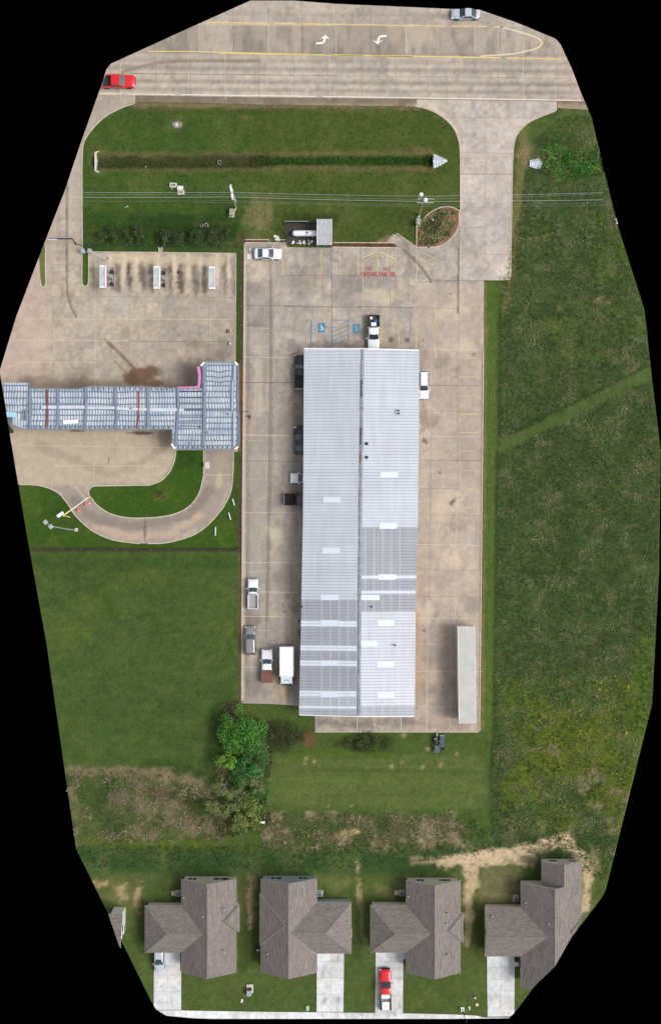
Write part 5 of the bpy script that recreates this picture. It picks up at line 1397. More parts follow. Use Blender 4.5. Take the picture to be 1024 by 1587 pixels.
mb.add(vs, [tuple(range(n)), tuple(range(2 * n - 1, n - 1, -1))] + [(i, (i + 1) % n, n + (i + 1) % n, n + i) for i in range(n)], mat('cab_white', C(204, 214, 220), .4)); mb.box((1.53, 0, 1.4), (.1, 1.8, 1.5), M_BLACK); mb.box((2.2, 0, 2.24), (.3, .9, .04), M_GALV); mb.build('cab', t)  # black slab behind the cab paints in the darkness of the gap
mb = MB(); mb.add([(3.045, -.84, 1.4), (3.045, .84, 1.4), (2.76, .78, 2.08), (2.76, -.78, 2.08)], [(0, 1, 2, 3)], M_GLASS); mb.build('windshield', t)
for s in (-1, 1):
    mb = MB(); mb.add([(1.95, s * 1.0, 1.38), (2.85, s * .99, 1.38), (2.62, s * .935, 2.02), (1.95, s * .935, 2.02)], [(0, 1, 2, 3)], M_GLASS); mb.build('side_window', t)
    one('headlight', 'box', t, (3.06, s * .78, .78), (.08, .28, .18), M_LAMP, 0, .02)
one('front_bumper', 'box', t, (3.1, 0, .5), (.16, 2.0, .24), M_DARK, 0, .04); one('side_door', 'box', t, (.3, 1.08, 1.8), (.7, .03, 1.7), M_TRIM)
wheels(t, (-1.7, 2.2), 1.02, .42, .28); mirrors(t, 2.75, 1.0, 1.5, M_DARK, .2)
place(t, 444.3, 1031.5, -90, 1.6)
# semi-trailer
t = thing('semi_trailer', 'long pale grey box trailer parked along the east kerb without a tractor', 'trailer')
M_TRR = mat('weathered_trailer_roof', C(178, 178, 174), .6, noise=(.08, .8)); M_TRS = mat('trailer_side', C(205, 206, 204), .5, noise=(.06, 1))
one('box_body', 'box', t, (0, 0, 2.55), (14.75, 2.56, 2.9), M_TRS, 0, .05)
mb = MB()
for i in range(24): mb.box((-7.06 + i * .614, 0, 4.01), (.602, 2.5, .03), M_TRR, 0, .006)
mb.build('roof_skin', t)
for s in (-1, 1):
    one('top_rail', 'box', t, (0, s * 1.27, 3.98), (14.78, .07, .12), M_TRIM); one('rear_door', 'box', t, (-7.39, s * .63, 2.5), (.05, 1.2, 2.7), M_WHITE, 0, .01); one('landing_leg', 'box', t, (4.9, s * .8, .55), (.14, .14, 1.1), M_GALV)
    one('side_skirt', 'box', t, (0, s * 1.0, 1.02), (13.9, .1, .14), M_DARK)
one('rear_bumper', 'box', t, (-7.3, 0, .55), (.12, 2.2, .12), M_DARK); wheels(t, (-5.1, -6.3), 1.26, .5, .5)
place(t, 723, 1045.7, 90.75, 3.9)

# ================================================================== VEGETATION
def leaves_np(cl, per_m3, size, pal, flat=.6, seed=0, shell=.45):
    """leaf-sized quads spread through spherical clumps; returns V,F,col"""
    r_ = np.random.default_rng(seed); VV = []; CC = []
    for (cx, cy, cz, r, tone) in cl:
        n = max(20, int(per_m3 * r ** 2 * 55))
        d = r_.normal(size=(n, 3)); d /= np.linalg.norm(d, axis=1)[:, None]
        d[:, 2] = np.abs(d[:, 2]) * .85 - .25 * (r_.random(n) < .35)
        rad = r * (shell + (1.02 - shell) * r_.random(n) ** .6)
        p = np.array([cx, cy, cz]) + d * rad[:, None]
        nr = d * .8 + r_.normal(size=(n, 3)) * .55 + np.array([0, 0, flat]); nr /= np.linalg.norm(nr, axis=1)[:, None]
        a = np.cross(nr, r_.normal(size=(n, 3))); a /= np.linalg.norm(a, axis=1)[:, None]; b = np.cross(nr, a)
        s = (size * (.55 + .8 * r_.random(n)))[:, None]
        q = np.stack([p - a * s, p - b * s * .55, p + a * s, p + b * s * .55], 1)
        VV.append(q.reshape(-1, 3))
        k = r_.integers(0, len(pal), n); c = np.array(pal)[k] * (tone * (.75 + .5 * r_.random(n)))[:, None]
        CC.append(np.repeat(c, 4, 0))
    V = np.vstack(VV); F = np.arange(len(V)).reshape(-1, 4)
    return V, F, np.vstack(CC)
def clumps(rx, ry, h, n, cr, seed, z0=.3, tone=(.7, 1.3)):
    r_ = random.Random(seed); out = []
    for i in range(n):
        a = r_.uniform(0, 2 * math.pi); q = math.sqrt(r_.random()) * .88
        x, y = q * math.cos(a) * rx, q * math.sin(a) * ry
        top = h * math.sqrt(max(.12, 1 - q * q)) * r_.uniform(.65, 1)
        out.append((x, y, max(z0, top - cr * .6), cr * r_.uniform(.6, 1.15), r_.uniform(*tone)))
    return out
def woody(name, label, cat, px, py, rx, ry, h, n, cr, pal, dens=1.0, size=.12, seed=1, group=None, trunk=.12, bark=None, kind='tree', tone=(.7, 1.3), zc=None):
    x, y = W(px, py, h * .7); t = thing(name, label, cat, (x, y, -.08), 0, group)
    cl = clumps(rx, ry, h, n, cr, seed, tone=tone)
    V, F, c = leaves_np(cl, dens * 2.2, size, pal, seed=seed)
    np_mesh('crown' if kind == 'tree' else 'foliage', V, F, M_LEAF, c, parent=t)
    r_ = random.Random(seed + 5); mb = MB(); bk = bark or M_DBARK
    fk = h * (.35 if kind == 'tree' else .12)
    mb.tube([(0, 0, -.2), (r_.uniform(-.1, .1), r_.uniform(-.1, .1), fk)], trunk, bk, 8, trunk * .75)
    for (cx, cy, cz, r, _) in cl[::(2 if kind == 'tree' else 3)]:
        m = (cx * .5 + r_.uniform(-.15, .15), cy * .5 + r_.uniform(-.15, .15), fk + (cz - fk) * .55)
        mb.tube([(0, 0, fk * .8), m, (cx, cy, cz)], trunk * .45, bk, 5, .02, cap=False)
    mb.build('trunk' if kind == 'tree' else 'stem', t)
    return t
GB = [C(70, 124, 40), C(58, 108, 36), C(96, 144, 54), C(44, 88, 32)]
GY = [C(104, 150, 44), C(88, 138, 40), C(120, 162, 60)]
GD = [C(50, 102, 46), C(64, 114, 54), C(42, 86, 40), C(84, 128, 60)]
GO = [C(60, 68, 36), C(74, 78, 42), C(44, 54, 28), C(88, 88, 52)]
GK = [C(46, 62, 32), C(56, 74, 36), C(38, 52, 28), C(72, 86, 46)]
TREES = 'trees in the thicket south-west of the lot'
woody('leafy_tree', 'large bright green tree, the northernmost of the thicket', 'tree', 374, 1137, 3.7, 3.7, 6.0, 54, 1.05, GB, 1.0, .13, 11, TREES, .2)
woody('leafy_tree', 'small yellow-green tree on the west edge of the thicket', 'tree', 349, 1183, 1.6, 1.8, 4.0, 18, .6, GY, 1.3, .11, 12, TREES, .1)
woody('leafy_tree', 'blue-green bushy tree in the middle of the thicket', 'tree', 390, 1178, 3.0, 3.3, 4.6, 42, .9, GD, .9, .12, 13, TREES, .14)
woody('leafy_tree', 'dark blue-green low tree on the east side of the thicket beside the mown lawn', 'tree', 402, 1236, 1.7, 3.3, 3.2, 26, .75, GD, 1.0, .11, 14, TREES, .1)
woody('leafy_tree', 'yellow-green tree at the south end of the thicket', 'tree', 384, 1260, 2.3, 2.9, 3.6, 30, .8, [C(112, 124, 56), C(92, 118, 44), C(134, 140, 78)], .9, .12, 15, TREES, .12)
woody('leafy_tree', 'deep green low tree between the bright tree and the bare trees', 'tree', 378, 1206, 2.2, 2.3, 3.6, 24, .7, GD + GB, 1.0, .11, 25, TREES, .1)
def bare_tree(label, px, py, R0, h, seed, pal, nl=300):
    x, y = W(px, py, h * .5); t = thing('bare_tree', label, 'tree', (x, y, -.08), 0, TREES)
    r_ = random.Random(seed); tips = []
    def grow(mb, p, d, L, rad, lev):
        n = 3; pts = [p]
        for i in range(n):
            d = (d + Vector((r_.uniform(-.25, .25), r_.uniform(-.25, .25), r_.uniform(-.05, .12)))).normalized(); p = p + d * L / n; pts.append(p)
        mb.tube(pts, rad, M_BARK, 5 if lev else 7, rad * .55, cap=False)
        if lev >= 3: tips.append(p); return
        for k in range(3 if lev else 5):
            a = r_.uniform(0, 6.28); sp = r_.uniform(.5, 1.0)
            nd = (d * (1.0 if lev else .8) + Vector((math.cos(a) * sp, math.sin(a) * sp, r_.uniform(-.1, .25)))).normalized()
            grow(mb, pts[r_.choice([2, 3])] if lev else p, nd, L * r_.uniform(.6, .8), rad * .55, lev + 1)
        tips.append(p)
    tr = MB(); grow(tr, Vector((0, 0, -.1)), Vector((0, 0, 1)), h * .38, .11, 0)
    tr.build('trunk', t)
    cl = [(p.x, p.y, p.z, r_.uniform(.3, .55), r_.uniform(.8, 1.3)) for p in tips if r_.random() < .8]
    V, F, c = leaves_np(cl, .28, .07, pal, seed=seed, shell=.1); np_mesh('crown', V, F, M_LEAF, c, parent=t)
GP = [C(108, 126, 70), C(92, 116, 54), C(136, 142, 98), C(78, 104, 44)]
bare_tree('nearly bare pale tree just south of the yellow-green tree', 352, 1213, 2, 4.4, 31, GP)
bare_tree('nearly bare grey tree in the middle south part of the thicket', 372, 1226, 2, 4.6, 32, GP)
bare_tree('pale brown tree with sparse leaves at the west corner of the thicket', 334, 1246, 2, 4.2, 33, GP)
bare_tree('pale leafless tree over the brush, southernmost on the west side of the thicket', 350, 1262, 2, 4.4, 34, GP)
bare_tree('sparse olive tree between the thicket and the back lawn corner', 392, 1216, 2, 3.8, 35, [C(130, 134, 84), C(104, 118, 66)])
bare_tree('thin grey tree leaning over the south tip of the thicket', 372, 1280, 2, 3.6, 36, GP)
# shrubs
SH = 'clipped shrubs in a row north of the station forecourt'
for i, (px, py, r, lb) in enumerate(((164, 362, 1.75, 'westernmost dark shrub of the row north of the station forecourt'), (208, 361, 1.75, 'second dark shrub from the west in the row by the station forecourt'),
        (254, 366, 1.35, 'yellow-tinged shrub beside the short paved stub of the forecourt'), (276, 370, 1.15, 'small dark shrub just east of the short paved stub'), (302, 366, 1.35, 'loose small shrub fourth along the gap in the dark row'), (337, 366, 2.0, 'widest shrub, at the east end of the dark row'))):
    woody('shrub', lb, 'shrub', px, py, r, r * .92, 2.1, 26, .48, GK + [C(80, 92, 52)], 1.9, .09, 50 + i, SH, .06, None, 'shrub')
woody('shrub', 'round olive shrub alone on the lawn inside the exit loop', 'shrub', 248, 770.5, 1.0, .85, 1.1, 10, .36, GO, .9, .07, 60, None, .05, None, 'shrub')
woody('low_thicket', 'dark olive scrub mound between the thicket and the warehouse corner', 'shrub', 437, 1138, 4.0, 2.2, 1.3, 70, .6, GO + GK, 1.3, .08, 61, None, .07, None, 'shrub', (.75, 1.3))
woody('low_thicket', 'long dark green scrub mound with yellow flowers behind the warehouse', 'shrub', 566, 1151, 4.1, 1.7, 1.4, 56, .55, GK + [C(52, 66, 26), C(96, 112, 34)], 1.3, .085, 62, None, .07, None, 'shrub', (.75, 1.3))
for i, (px, py, r, lb) in enumerate(((737, 1280, 1.1, 'deep green bush at the east end of the brush band'), (722, 1300, 1.3, 'broad green bush where the brush band meets the dark grass'), (748, 1296, .9, 'small green bush on the east side of the pair by the brush band'),
        (181, 1213, 1.0, 'single fresh green bush in the brush band west of the thicket'), (165, 1222, .9, 'low green bush beside the fresh green one in the west brush band'), (372, 1148, .8, 'young bush below the bright tree at the mown meadow edge'))):
    woody('bush', lb, 'bush', px, py, r, r * .9, 1.2, 10, .4, GB + GK, .8, .08, 70 + i, None, .05, None, 'shrub')

# ground cover nobody could count
def tufts(name, label, poly, dens, hgt, pal, seed, mask=None, blades=4, lean=.8, wid=.05, cat='weeds', z=0.0, patch=None):
    r_ = np.random.default_rng(seed); PW_ = np.array([W(*p) for p in poly])
    lo, hi = PW_.min(0), PW_.max(0); n = int((hi - lo).prod() * dens)
    P = lo + r_.random((n, 2)) * (hi - lo); P = P[inside(P, PW_) & inside(P, OUTW * .997)]
    X = P[:, 0] * 10 + 512; Y = 793.5 - P[:, 1] * 10
    if patch is not None: P_keep = r_.random(len(P)) < sm(patch[1], patch[2], fbm(X, Y, patch[0], 4, seed)); P = P[P_keep]; X = X[P_keep]; Y = Y[P_keep]
    if mask is not None: k = mask(X, Y); P = P[k]; X = X[k]; Y = Y[k]
    n = len(P)
    tone = (.6 + .8 * fbm(X, Y, 18, 3, seed + 3))
    pk = np.clip((fbm(X, Y, 22, 4, seed + 9) - .3) / .4 * len(pal) + r_.normal(size=n) * .9, 0, len(pal) - 1).astype(int)
    VV = []; CC = []
    for b in range(blades):
        a = r_.random(n) * 6.283; L = hgt * (.5 + r_.random(n)); ln = lean * (.4 + r_.random(n)); w = wid * (.6 + .8 * r_.random(n))
        base = np.column_stack([P + r_.normal(size=(n, 2)) * .06, np.full(n, z - .1)])
        tip = base + np.column_stack([np.cos(a) * L * ln, np.sin(a) * L * ln, L + .05]); s = np.column_stack([-np.sin(a) * w, np.cos(a) * w, np.zeros(n)])
        mid = (base + tip) / 2 + np.array([0, 0, .08])
        q = np.stack([base, mid - s, tip, mid + s], 1); VV.append(q.reshape(-1, 3))
        CC.append(np.repeat(np.array(pal)[pk] * (tone * (.75 + .5 * r_.random(n)))[:, None], 4, 0))
    V = np.vstack(VV); o = np_mesh(name, V, np.arange(len(V)).reshape(-1, 4), M_LEAF, np.vstack(CC))
    return tag(o, label, cat, kind='stuff')
FG = [C(62, 84, 42), C(72, 93, 46), C(54, 76, 38), C(80, 97, 52), C(88, 98, 58), C(120, 120, 84)]
rfp = [(778, 440), (806, 330), (815, 265), (830, 215), (870, 180), (1000, 170), (1030, 600), (1030, 1400), (760, 1300), (766, 1130), (772, 700)]
nomow = lambda X, Y: nearest(np.column_stack([X, Y]), np.array([(768, 695), (800, 682), (1012, 575)], float), False)[1] > 8
tufts('tall_grass', 'tall uneven grass and weeds filling the field east of the lot', rfp, 9, .14, FG, 401, nomow, 4, 1.5, .045, 'grass')
tufts('dry_grass', 'scattered straw-coloured seed heads in the east field', rfp, .8, .13, [C(132, 136, 100), C(120, 118, 80), C(160, 154, 122)], 402, nomow, 3, 1.3, .04, 'grass', patch=(16, .45, .7))
tufts('yellow_wildflowers', 'yellow-green wildflowers toward the south end of the east field', [(800, 1060), (1005, 1040), (985, 1160), (950, 1290), (760, 1290), (770, 1240), (830, 1200)], 4, .15, [C(140, 146, 34), C(112, 126, 32), C(96, 114, 34), C(180, 174, 44)], 403, None, 3, 1.3, .045, 'wildflowers', patch=(26, .42, .62))
tufts('ditch_weeds', 'bright green weeds growing over the ditch east of the entrance drive', [(838, 232), (862, 212), (900, 222), (928, 225), (932, 268), (900, 276), (866, 284), (842, 268)], 20, .2, [C(56, 108, 36), C(74, 126, 44), C(48, 92, 32), C(92, 134, 54)], 404, None, 4, 1.3, .05, 'weeds', patch=(20, .3, .5))
tufts('ditch_grass', 'coarse green grass along the bottom of the roadside ditch', [(390, 241), (520, 240), (664, 239), (664, 256), (520, 254), (390, 256)], 12, .2, [C(52, 92, 32), C(44, 78, 28), C(68, 104, 40)], 405, None, 4, .8, .05, 'grass', z=-.5)
tufts('ditch_scrub', 'brown dead growth in the western half of the roadside ditch', [(155, 242), (420, 241), (420, 258), (155, 260)], 7, .14, [C(84, 78, 48), C(70, 84, 38), C(58, 72, 32), C(104, 96, 64)], 406, None, 4, .8, .04, 'weeds', z=-.3)
BR = [C(128, 118, 94), C(152, 140, 116), C(104, 102, 70), C(82, 98, 52), C(66, 90, 42)]
tufts('dry_brush', 'purplish brown dry brush band west of the thicket', [(102, 1194), (225, 1194), (315, 1214), (345, 1240), (345, 1305), (115, 1308)], 11, .2, BR[::-1], 407, None, 4, 1.5, .035, 'brush', patch=(30, .26, .5))
tufts('dry_brush', 'brown dry brush band south of the mown back lawn', [(400, 1264), (560, 1262), (700, 1266), (728, 1290), (716, 1308), (560, 1314), (405, 1312)], 11, .2, BR[::-1], 408, None, 4, 1.5, .035, 'brush', patch=(26, .24, .48))
tufts('rank_grass', 'dark rank grass in the swale north of the houses', [(118, 1312), (400, 1310), (720, 1306), (930, 1290), (940, 1325), (860, 1300), (740, 1325), (560, 1345), (130, 1345)], 7, .13, [C(48, 78, 40), C(52, 84, 38), C(66, 92, 42), C(84, 100, 40)], 409, None, 4, .9, .05, 'grass')
tufts('tangled_scrub', 'tangled grey scrub beside the south-west corner of the lot', [(350, 1090), (375, 1088), (372, 1100), (362, 1125), (345, 1120)], 22, .3, [C(110, 100, 78), C(80, 84, 52), C(136, 122, 100)], 410, None, 5, 1.1, .05, 'brush')
tufts('tangled_scrub', 'grey tangled scrub between the thicket and the back lawn', [(402, 1150), (424, 1165), (420, 1190), (404, 1205), (398, 1180)], 18, .3, [C(104, 102, 76), C(70, 84, 44), C(128, 120, 98)], 411, None, 5, 1.1, .05, 'brush')
tufts('rough_undergrowth', 'mixed green undergrowth beneath and around the thicket', [(335, 1200), (345, 1140), (400, 1110), (420, 1160), (414, 1240), (420, 1275), (340, 1300), (322, 1250)], 12, .4, [C(44, 62, 30), C(60, 80, 36), C(90, 96, 56), C(118, 112, 80)], 412, None, 4, .9, .05, 'undergrowth')
tufts('mown_grass_flecks', 'short blades of the mown lawns and verges', [(105, 150), (730, 150), (730, 395), (378, 372), (130, 385)], 5, .09, [C(52, 80, 28), C(66, 92, 34), C(80, 98, 42), C(46, 70, 26)], 413, lambda X, Y: (sdist(np.column_stack([X, Y]), np.array(st1, float)) < -2) & (sdist(np.column_stack([X, Y]), np.array(drive, float)) < -2) & (sdist(np.column_stack([X, Y]), np.array(lot, float)) < -3) & (Y > 167) & (X > 131), 3, .8, .03, 'grass', z=.04)

# planted bed by the entrance
bed = smooth_poly([(655, 341), (663, 332), (676, 324), (690, 320.5), (702, 322), (711, 327)], 5) + smooth_poly([(711, 344), (708, 356), (699, 369), (688, 378), (674, 383), (645, 383.3)], 5) + [(645.3, 350), (651, 348.5), (651.5, 341)]
def paint_bed(f): f.blend(sm(.45, .65, fbm(f.x, f.y, 10, 4, 501)) * .7, C(96, 80, 52)); f.mul(.75 + .5 * fbm(f.x, f.y, 3, 3, 502))
grid(bed, .15, .06, 'mulch_bed', M_GRASS, paint_bed, C(134, 98, 76))
kerb(bed + [bed[0]], .13, .14)
tufts('ornamental_grass', 'olive ornamental grass clumps filling the mulched bed by the entrance', [(652, 345), (668, 332), (690, 325), (706, 330), (706, 346), (694, 366), (676, 377), (650, 379)], 26, .3, [C(98, 108, 64), C(134, 132, 92), C(160, 154, 114), C(84, 96, 54)], 415, None, 6, 1.2, .05, 'ornamental grass', z=.06, patch=(7, .28, .48))
# narrow planting strips north of the lot
def paint_mulch(f): f.blend(sm(.45, .65, fbm(f.x, f.y, 6, 4, 505)) * .8, C(60, 52, 36)); f.mul(.7 + .6 * fbm(f.x, f.y, 3, 3, 506))
for pl in ([(380, 372), (416, 372), (416, 375.5), (380, 375.5)], [(430, 372.3), (442, 372.3), (442, 375.5), (430, 375.5)], [(516, 377), (610, 377.3), (616, 382.8), (516, 382.5)]):
    grid(pl, .12, .05, 'mulch_bed', M_GRASS, paint_mulch, C(98, 66, 50))

# ================================================================== TANK ENCLOSURE AND SHELTER
t = thing('tank_enclosure', 'dark wire-fenced compound around the white gas tank north of the lot', 'enclosure', (*W(468, 364), 0))
bx, by = W(468, 364)
def lw(px, py): a = W(px, py); return (a[0] - bx, a[1] - by)
mb = MB(); mb.prism([lw(443, 346), (lw(492, 346)), lw(492, 379), lw(443, 379)], -.1, .03, mat('dark_gravel', C(62, 58, 54), .95, noise=(.5, 6))); mb.build('gravel_pad', t)
for a, b in (((443, 346), (443, 379)), ((443, 346), (478, 346)), ((478, 346), (492, 346)), ((478, 346), (478, 357))):
    mb = MB(); p, q = lw(*a), lw(*b); n = max(2, int(math.dist(p, q) / .14))
    mb.rail([p, q], .07, 1.5, 1.56, M_DARK if a[1] != b[1] or a[0] > 450 else M_GALV); mb.rail([p, q], .05, .1, .15, M_DARK)
    for i in range(n + 1): mb.box((p[0] + (q[0] - p[0]) * i / n, p[1] + (q[1] - p[1]) * i / n, .8), (.03, .03, 1.4), M_DARK)
    mb.build('wire_panel', t)
for a in ((443, 346), (461, 346), (478, 346), (443, 362), (443, 379)):
    p = lw(*a); mb = MB(); mb.tube([(*p, -.1), (*p, 1.7)], .05, M_GALV, 8); mb.build('fence_post', t)
t = thing('gas_tank', 'long white horizontal gas tank beside the ribbed shelter', 'tank', (*W(474, 363.4), 0))
x0, x1 = -2.1, 1.85
mb = MB(); mb.lathe([(0, x0), (.2, x0 + .03), (.36, x0 + .16), (.44, x0 + .38), (.45, x0 + .6), (.45, 0), (.45, x1 - .6), (.44, x1 - .38), (.36, x1 - .16), (.2, x1 - .03), (0, x1)], M_WHITE, 24, (0, 0, .95), 'x'); mb.build('shell', t)
for x in (-1.2, 1.0): one('saddle', 'box', t, (x, 0, .3), (.25, .8, .6), M_CONCP, 0, .03)
mb = MB(); mb.lathe([(0, 1.38), (.16, 1.38), (.16, 1.52), (.12, 1.57), (0, 1.58)], mat('grey_dome', C(120, 130, 145), .5), 14, (.32, .02, 0)); mb.build('dome_cover', t)
mb = MB(); mb.tube([(.1, -.05, 1.3), (.1, -.3, 1.4), (.1, -.6, .6)], .04, M_DARK, 6); mb.lathe([(0, 1.38), (.07, 1.38), (.07, 1.5), (0, 1.52)], M_DARK, 10, (.05, 0, 0)); mb.build('valve_pipe', t)
for i in range(17):
    px = 445 + random.random() * 42 if i < 13 else 445 + i * .6; py = 372.5 + random.random() * 5
    x, y = W(px, py); r = random.choice((.1, .14, .2))
    bm = bmesh.new(); bmesh.ops.create_icosphere(bm, subdivisions=2, radius=r)
    for v in bm.verts: v.co *= random.uniform(.75, 1.15); v.co.z *= .7
    me = bpy.data.meshes.new('stone'); bm.to_mesh(me); bm.free(); me.materials.append(M_STONE)
    o = bpy.data.objects.new('stone', me); scene.collection.objects.link(o); o.location = (x, y, .08)
    tag(o, 'white stone scattered on the dark gravel beside the gas tank', 'stone', 'white stones beside the gas tank')
    SX = globals().setdefault('SX', []); SX.append((px, py, r, o))
SX.sort(key=lambda e: e[0])
ORD = ('westernmost', 'second', 'third', 'fourth', 'fifth', 'sixth', 'seventh', 'eighth', 'ninth', 'tenth', 'eleventh', 'twelfth', 'thirteenth', 'fourteenth', 'fifteenth', 'sixteenth', 'easternmost')
for k, e in enumerate(SX): e[3]['label'] = ('%s white stone%s beside the gas tank, a %s one' % (ORD[k], '' if k in (0, 16) else ' from the west', 'large' if e[2] > .17 else 'middle-sized' if e[2] > .12 else 'small'))
RK = ('north-western rock of the little white pile beside the tank compound', 'north-eastern rock of the little white pile beside the tank compound', 'south-western rock of the little white pile beside the tank compound', 'south-eastern rock of the little white pile beside the tank compound')
for i, (px, py) in enumerate(((426, 366), (430, 368), (428, 371), (432, 371.5))):
    x, y = W(px, py); bm = bmesh.new(); bmesh.ops.create_icosphere(bm, subdivisions=2, radius=.24)
    for v in bm.verts: v.co *= random.uniform(.75, 1.2); v.co.z *= .7
    me = bpy.data.meshes.new('stone'); bm.to_mesh(me); bm.free(); me.materials.append(M_STONE)
    o = bpy.data.objects.new('stone', me); scene.collection.objects.link(o); o.location = (x, y, .08)
    tag(o, RK[i], 'stone', 'rock pile north of the lot')
t = thing('ribbed_shelter', 'small shelter with a white ribbed metal roof at the north kerb of the lot', 'shelter', (*W(503, 364.5), 0))
mb = MB()
w0, w1 = -1.16, 1.14; nrib = 8
vs = []; ys = (-1.98, 1.98)
xs_ = []
for i in range(nrib):
    x = w0 + (w1 - w0) * i / nrib; d = (w1 - w0) / nrib
    xs_ += [(x, 2.5), (x + d * .62, 2.5), (x + d * .70, 2.42), (x + d * .92, 2.42)]
xs_.append((w1, 2.5))
for y in ys: vs += [(x, y, z) for x, z in xs_]
n = len(xs_)
for i in range(n - 1): mb.add([vs[i], vs[i + 1], vs[n + i + 1], vs[n + i]], [(0, 1, 2, 3)], mat('shelter_sheet', C(196, 200, 206), .5) if i % 4 == 0 else mat('shelter_groove_shade', C(112, 114, 120), .7))  # grooves use a darker copy of the sheet colour as painted recess shade
mb.build('ribbed_roof', t)
mb = MB(); 
for s in (w0, w1): mb.rail([(s, ys[0]), (s, ys[1])], .08, 2.3, 2.53, mat('beige_trim', C(200, 188, 168), .7))
mb.rail([(w0, 0), (w1, 0)], .1, 2.25, 2.4, M_GALV); mb.build('frame', t)
for x in (w0 + .1, w1 - .1):
    for y in (-1.85, 1.85): one('post', 'box', t, (x, y, 1.15), (.12, .12, 2.3), M_GALV)

# ================================================================== POLES AND WIRES
def pole_thing(label, px, py, h):
    t = thing('utility_pole', label, 'utility pole', (*W(px, py), -.1)); mb = MB(); mb.tube([(0, 0, 0), (0, 0, h * .5), (0, 0, h)], .17, M_WOODPOLE, 12, .11); mb.build('pole', t); return t
t = pole_thing('utility pole with a pale bracket arm above the grey cabinet, the western of the two', 366, 322, 10.6)
mb = MB(); mb.box((0, .1, 10.4), (.3, 2.3, .14), M_WHITE, .15, .02); mb.build('crossarm', t)
mb = MB(); mb.box((.32, -.35, 9.5), (.16, 1.7, .12), M_GALV, .35, .02); mb.build('bracket_arm', t)
for dy in (-1.0, 0, 1.05):
    mb = MB(); mb.lathe([(0, 10.45), (.1, 10.47), (.06, 10.55), (.12, 10.6), (.06, 10.68), (.1, 10.72), (0, 10.76)], M_WHITE, 10, (-.15 * dy, .1 + dy, 0)); mb.build('insulator', t)
mb = MB(); mb.lathe([(0, 8.9), (.22, 8.95), (.24, 9.3), (.24, 9.9), (.2, 9.98), (0, 10.02)], M_GALV, 14, (0, .55, 0)); mb.build('transformer', t)
t = pole_thing('utility pole carrying two white transformer cans near the planted bed', 649, 333, 10.6)
for i, dy in enumerate((-.28, .28)):
    mb = MB(); mb.box((.35, dy, 10.0), (2.5, .12, .14), mat('grey_crossarm', C(150, 152, 146), .8)); mb.build('crossarm', t)
for x, y, r, z in ((-.3, .95, .3, 9.6), (.3, .05, .32, 10.1)):
    mb = MB(); mb.lathe([(0, z - .5), (r * .9, z - .48), (r, z - .4), (r, z + .5), (r * .9, z + .58), (r * .3, z + .66), (0, z + .68)], M_WHITE, 18, (x, y, 0)); mb.build('transformer', t)
mb = MB(); mb.box((-.3, .5, 9.7), (.1, .8, .1), M_GALV); mb.build('bracket_arm', t)
def wire(label, pts, r=.022, sag=.35):
    t = MB(); out = []
    for a, b in zip(pts[:-1], pts[1:]):
        A, B = W3(*a), W3(*b)
        for i in range(21):
            u = i / 20; p = A.lerp(B, u); p.z -= 4 * sag * u * (1 - u)
            if in_out((p.x / .952, p.y / .952)): out.append(p)
    t.tube(out, r, M_WIRE, 5, cap=False); return tag(t.build('overhead_wire'), label, 'wire', 'overhead wires along the front verge')
G = 'overhead wires along the front verge'
wire('overhead wire on the north side passing the head of the western pole', [(60, 297.3, 10.6), (359, 298, 10.7), (658, 304, 10.5), (965, 297.5, 10.5)], .016)
wire('thin overhead wire just south of the northernmost one', [(60, 300.5, 10), (360, 301.5, 10), (652, 309, 10.1), (965, 299, 10)], .008)
wire('thick bright overhead wire over the entrance drive and on both verges', [(60, 305, 10), (361, 305, 9.8), (655, 312, 10), (965, 309, 10)], .020)
wire('lower overhead wire passing below the crossarms', [(60, 311, 8), (362, 311, 8), (652, 317, 8), (965, 314, 8)], .006)
wire('lowest overhead wire, nearest to the paved lot', [(300, 313, 7.4), (380, 313.5, 7.4), (652, 320, 7.4), (965, 318, 7.4)], .006)
# light pole with two heads in the south-west lawn
t = thing('light_pole', 'leaning-looking twin-headed area light on the lawn by the exit loop', 'light pole', (*W(118.5, 821), -.1)); t['label'] = 'tall area light with two square grey heads on the lawn by the exit loop'
mb = MB(); mb.box((0, 0, .2), (.5, .5, .6), M_CONCP, 0, .04); mb.build('base', t)
mb = MB(); mb.tube([(0, 0, .3), (-.35, .12, 5), (-2.2, .65, 9.0)], .1, M_GALV, 8, .07); mb.build('pole', t)
for dx, dy in ((-2.15, .58), (-2.95, 1.25)): one('lamp_head', 'box', t, (dx, dy, 9.1), (.62, .62, .16), mat('lamp_grey', C(160, 168, 165), .5), .7, .03)
mb = MB(); mb.rail([(-2.1, .6), (-2.95, 1.25)], .08, 9.0, 9.08, M_GALV); mb.build('arm', t)

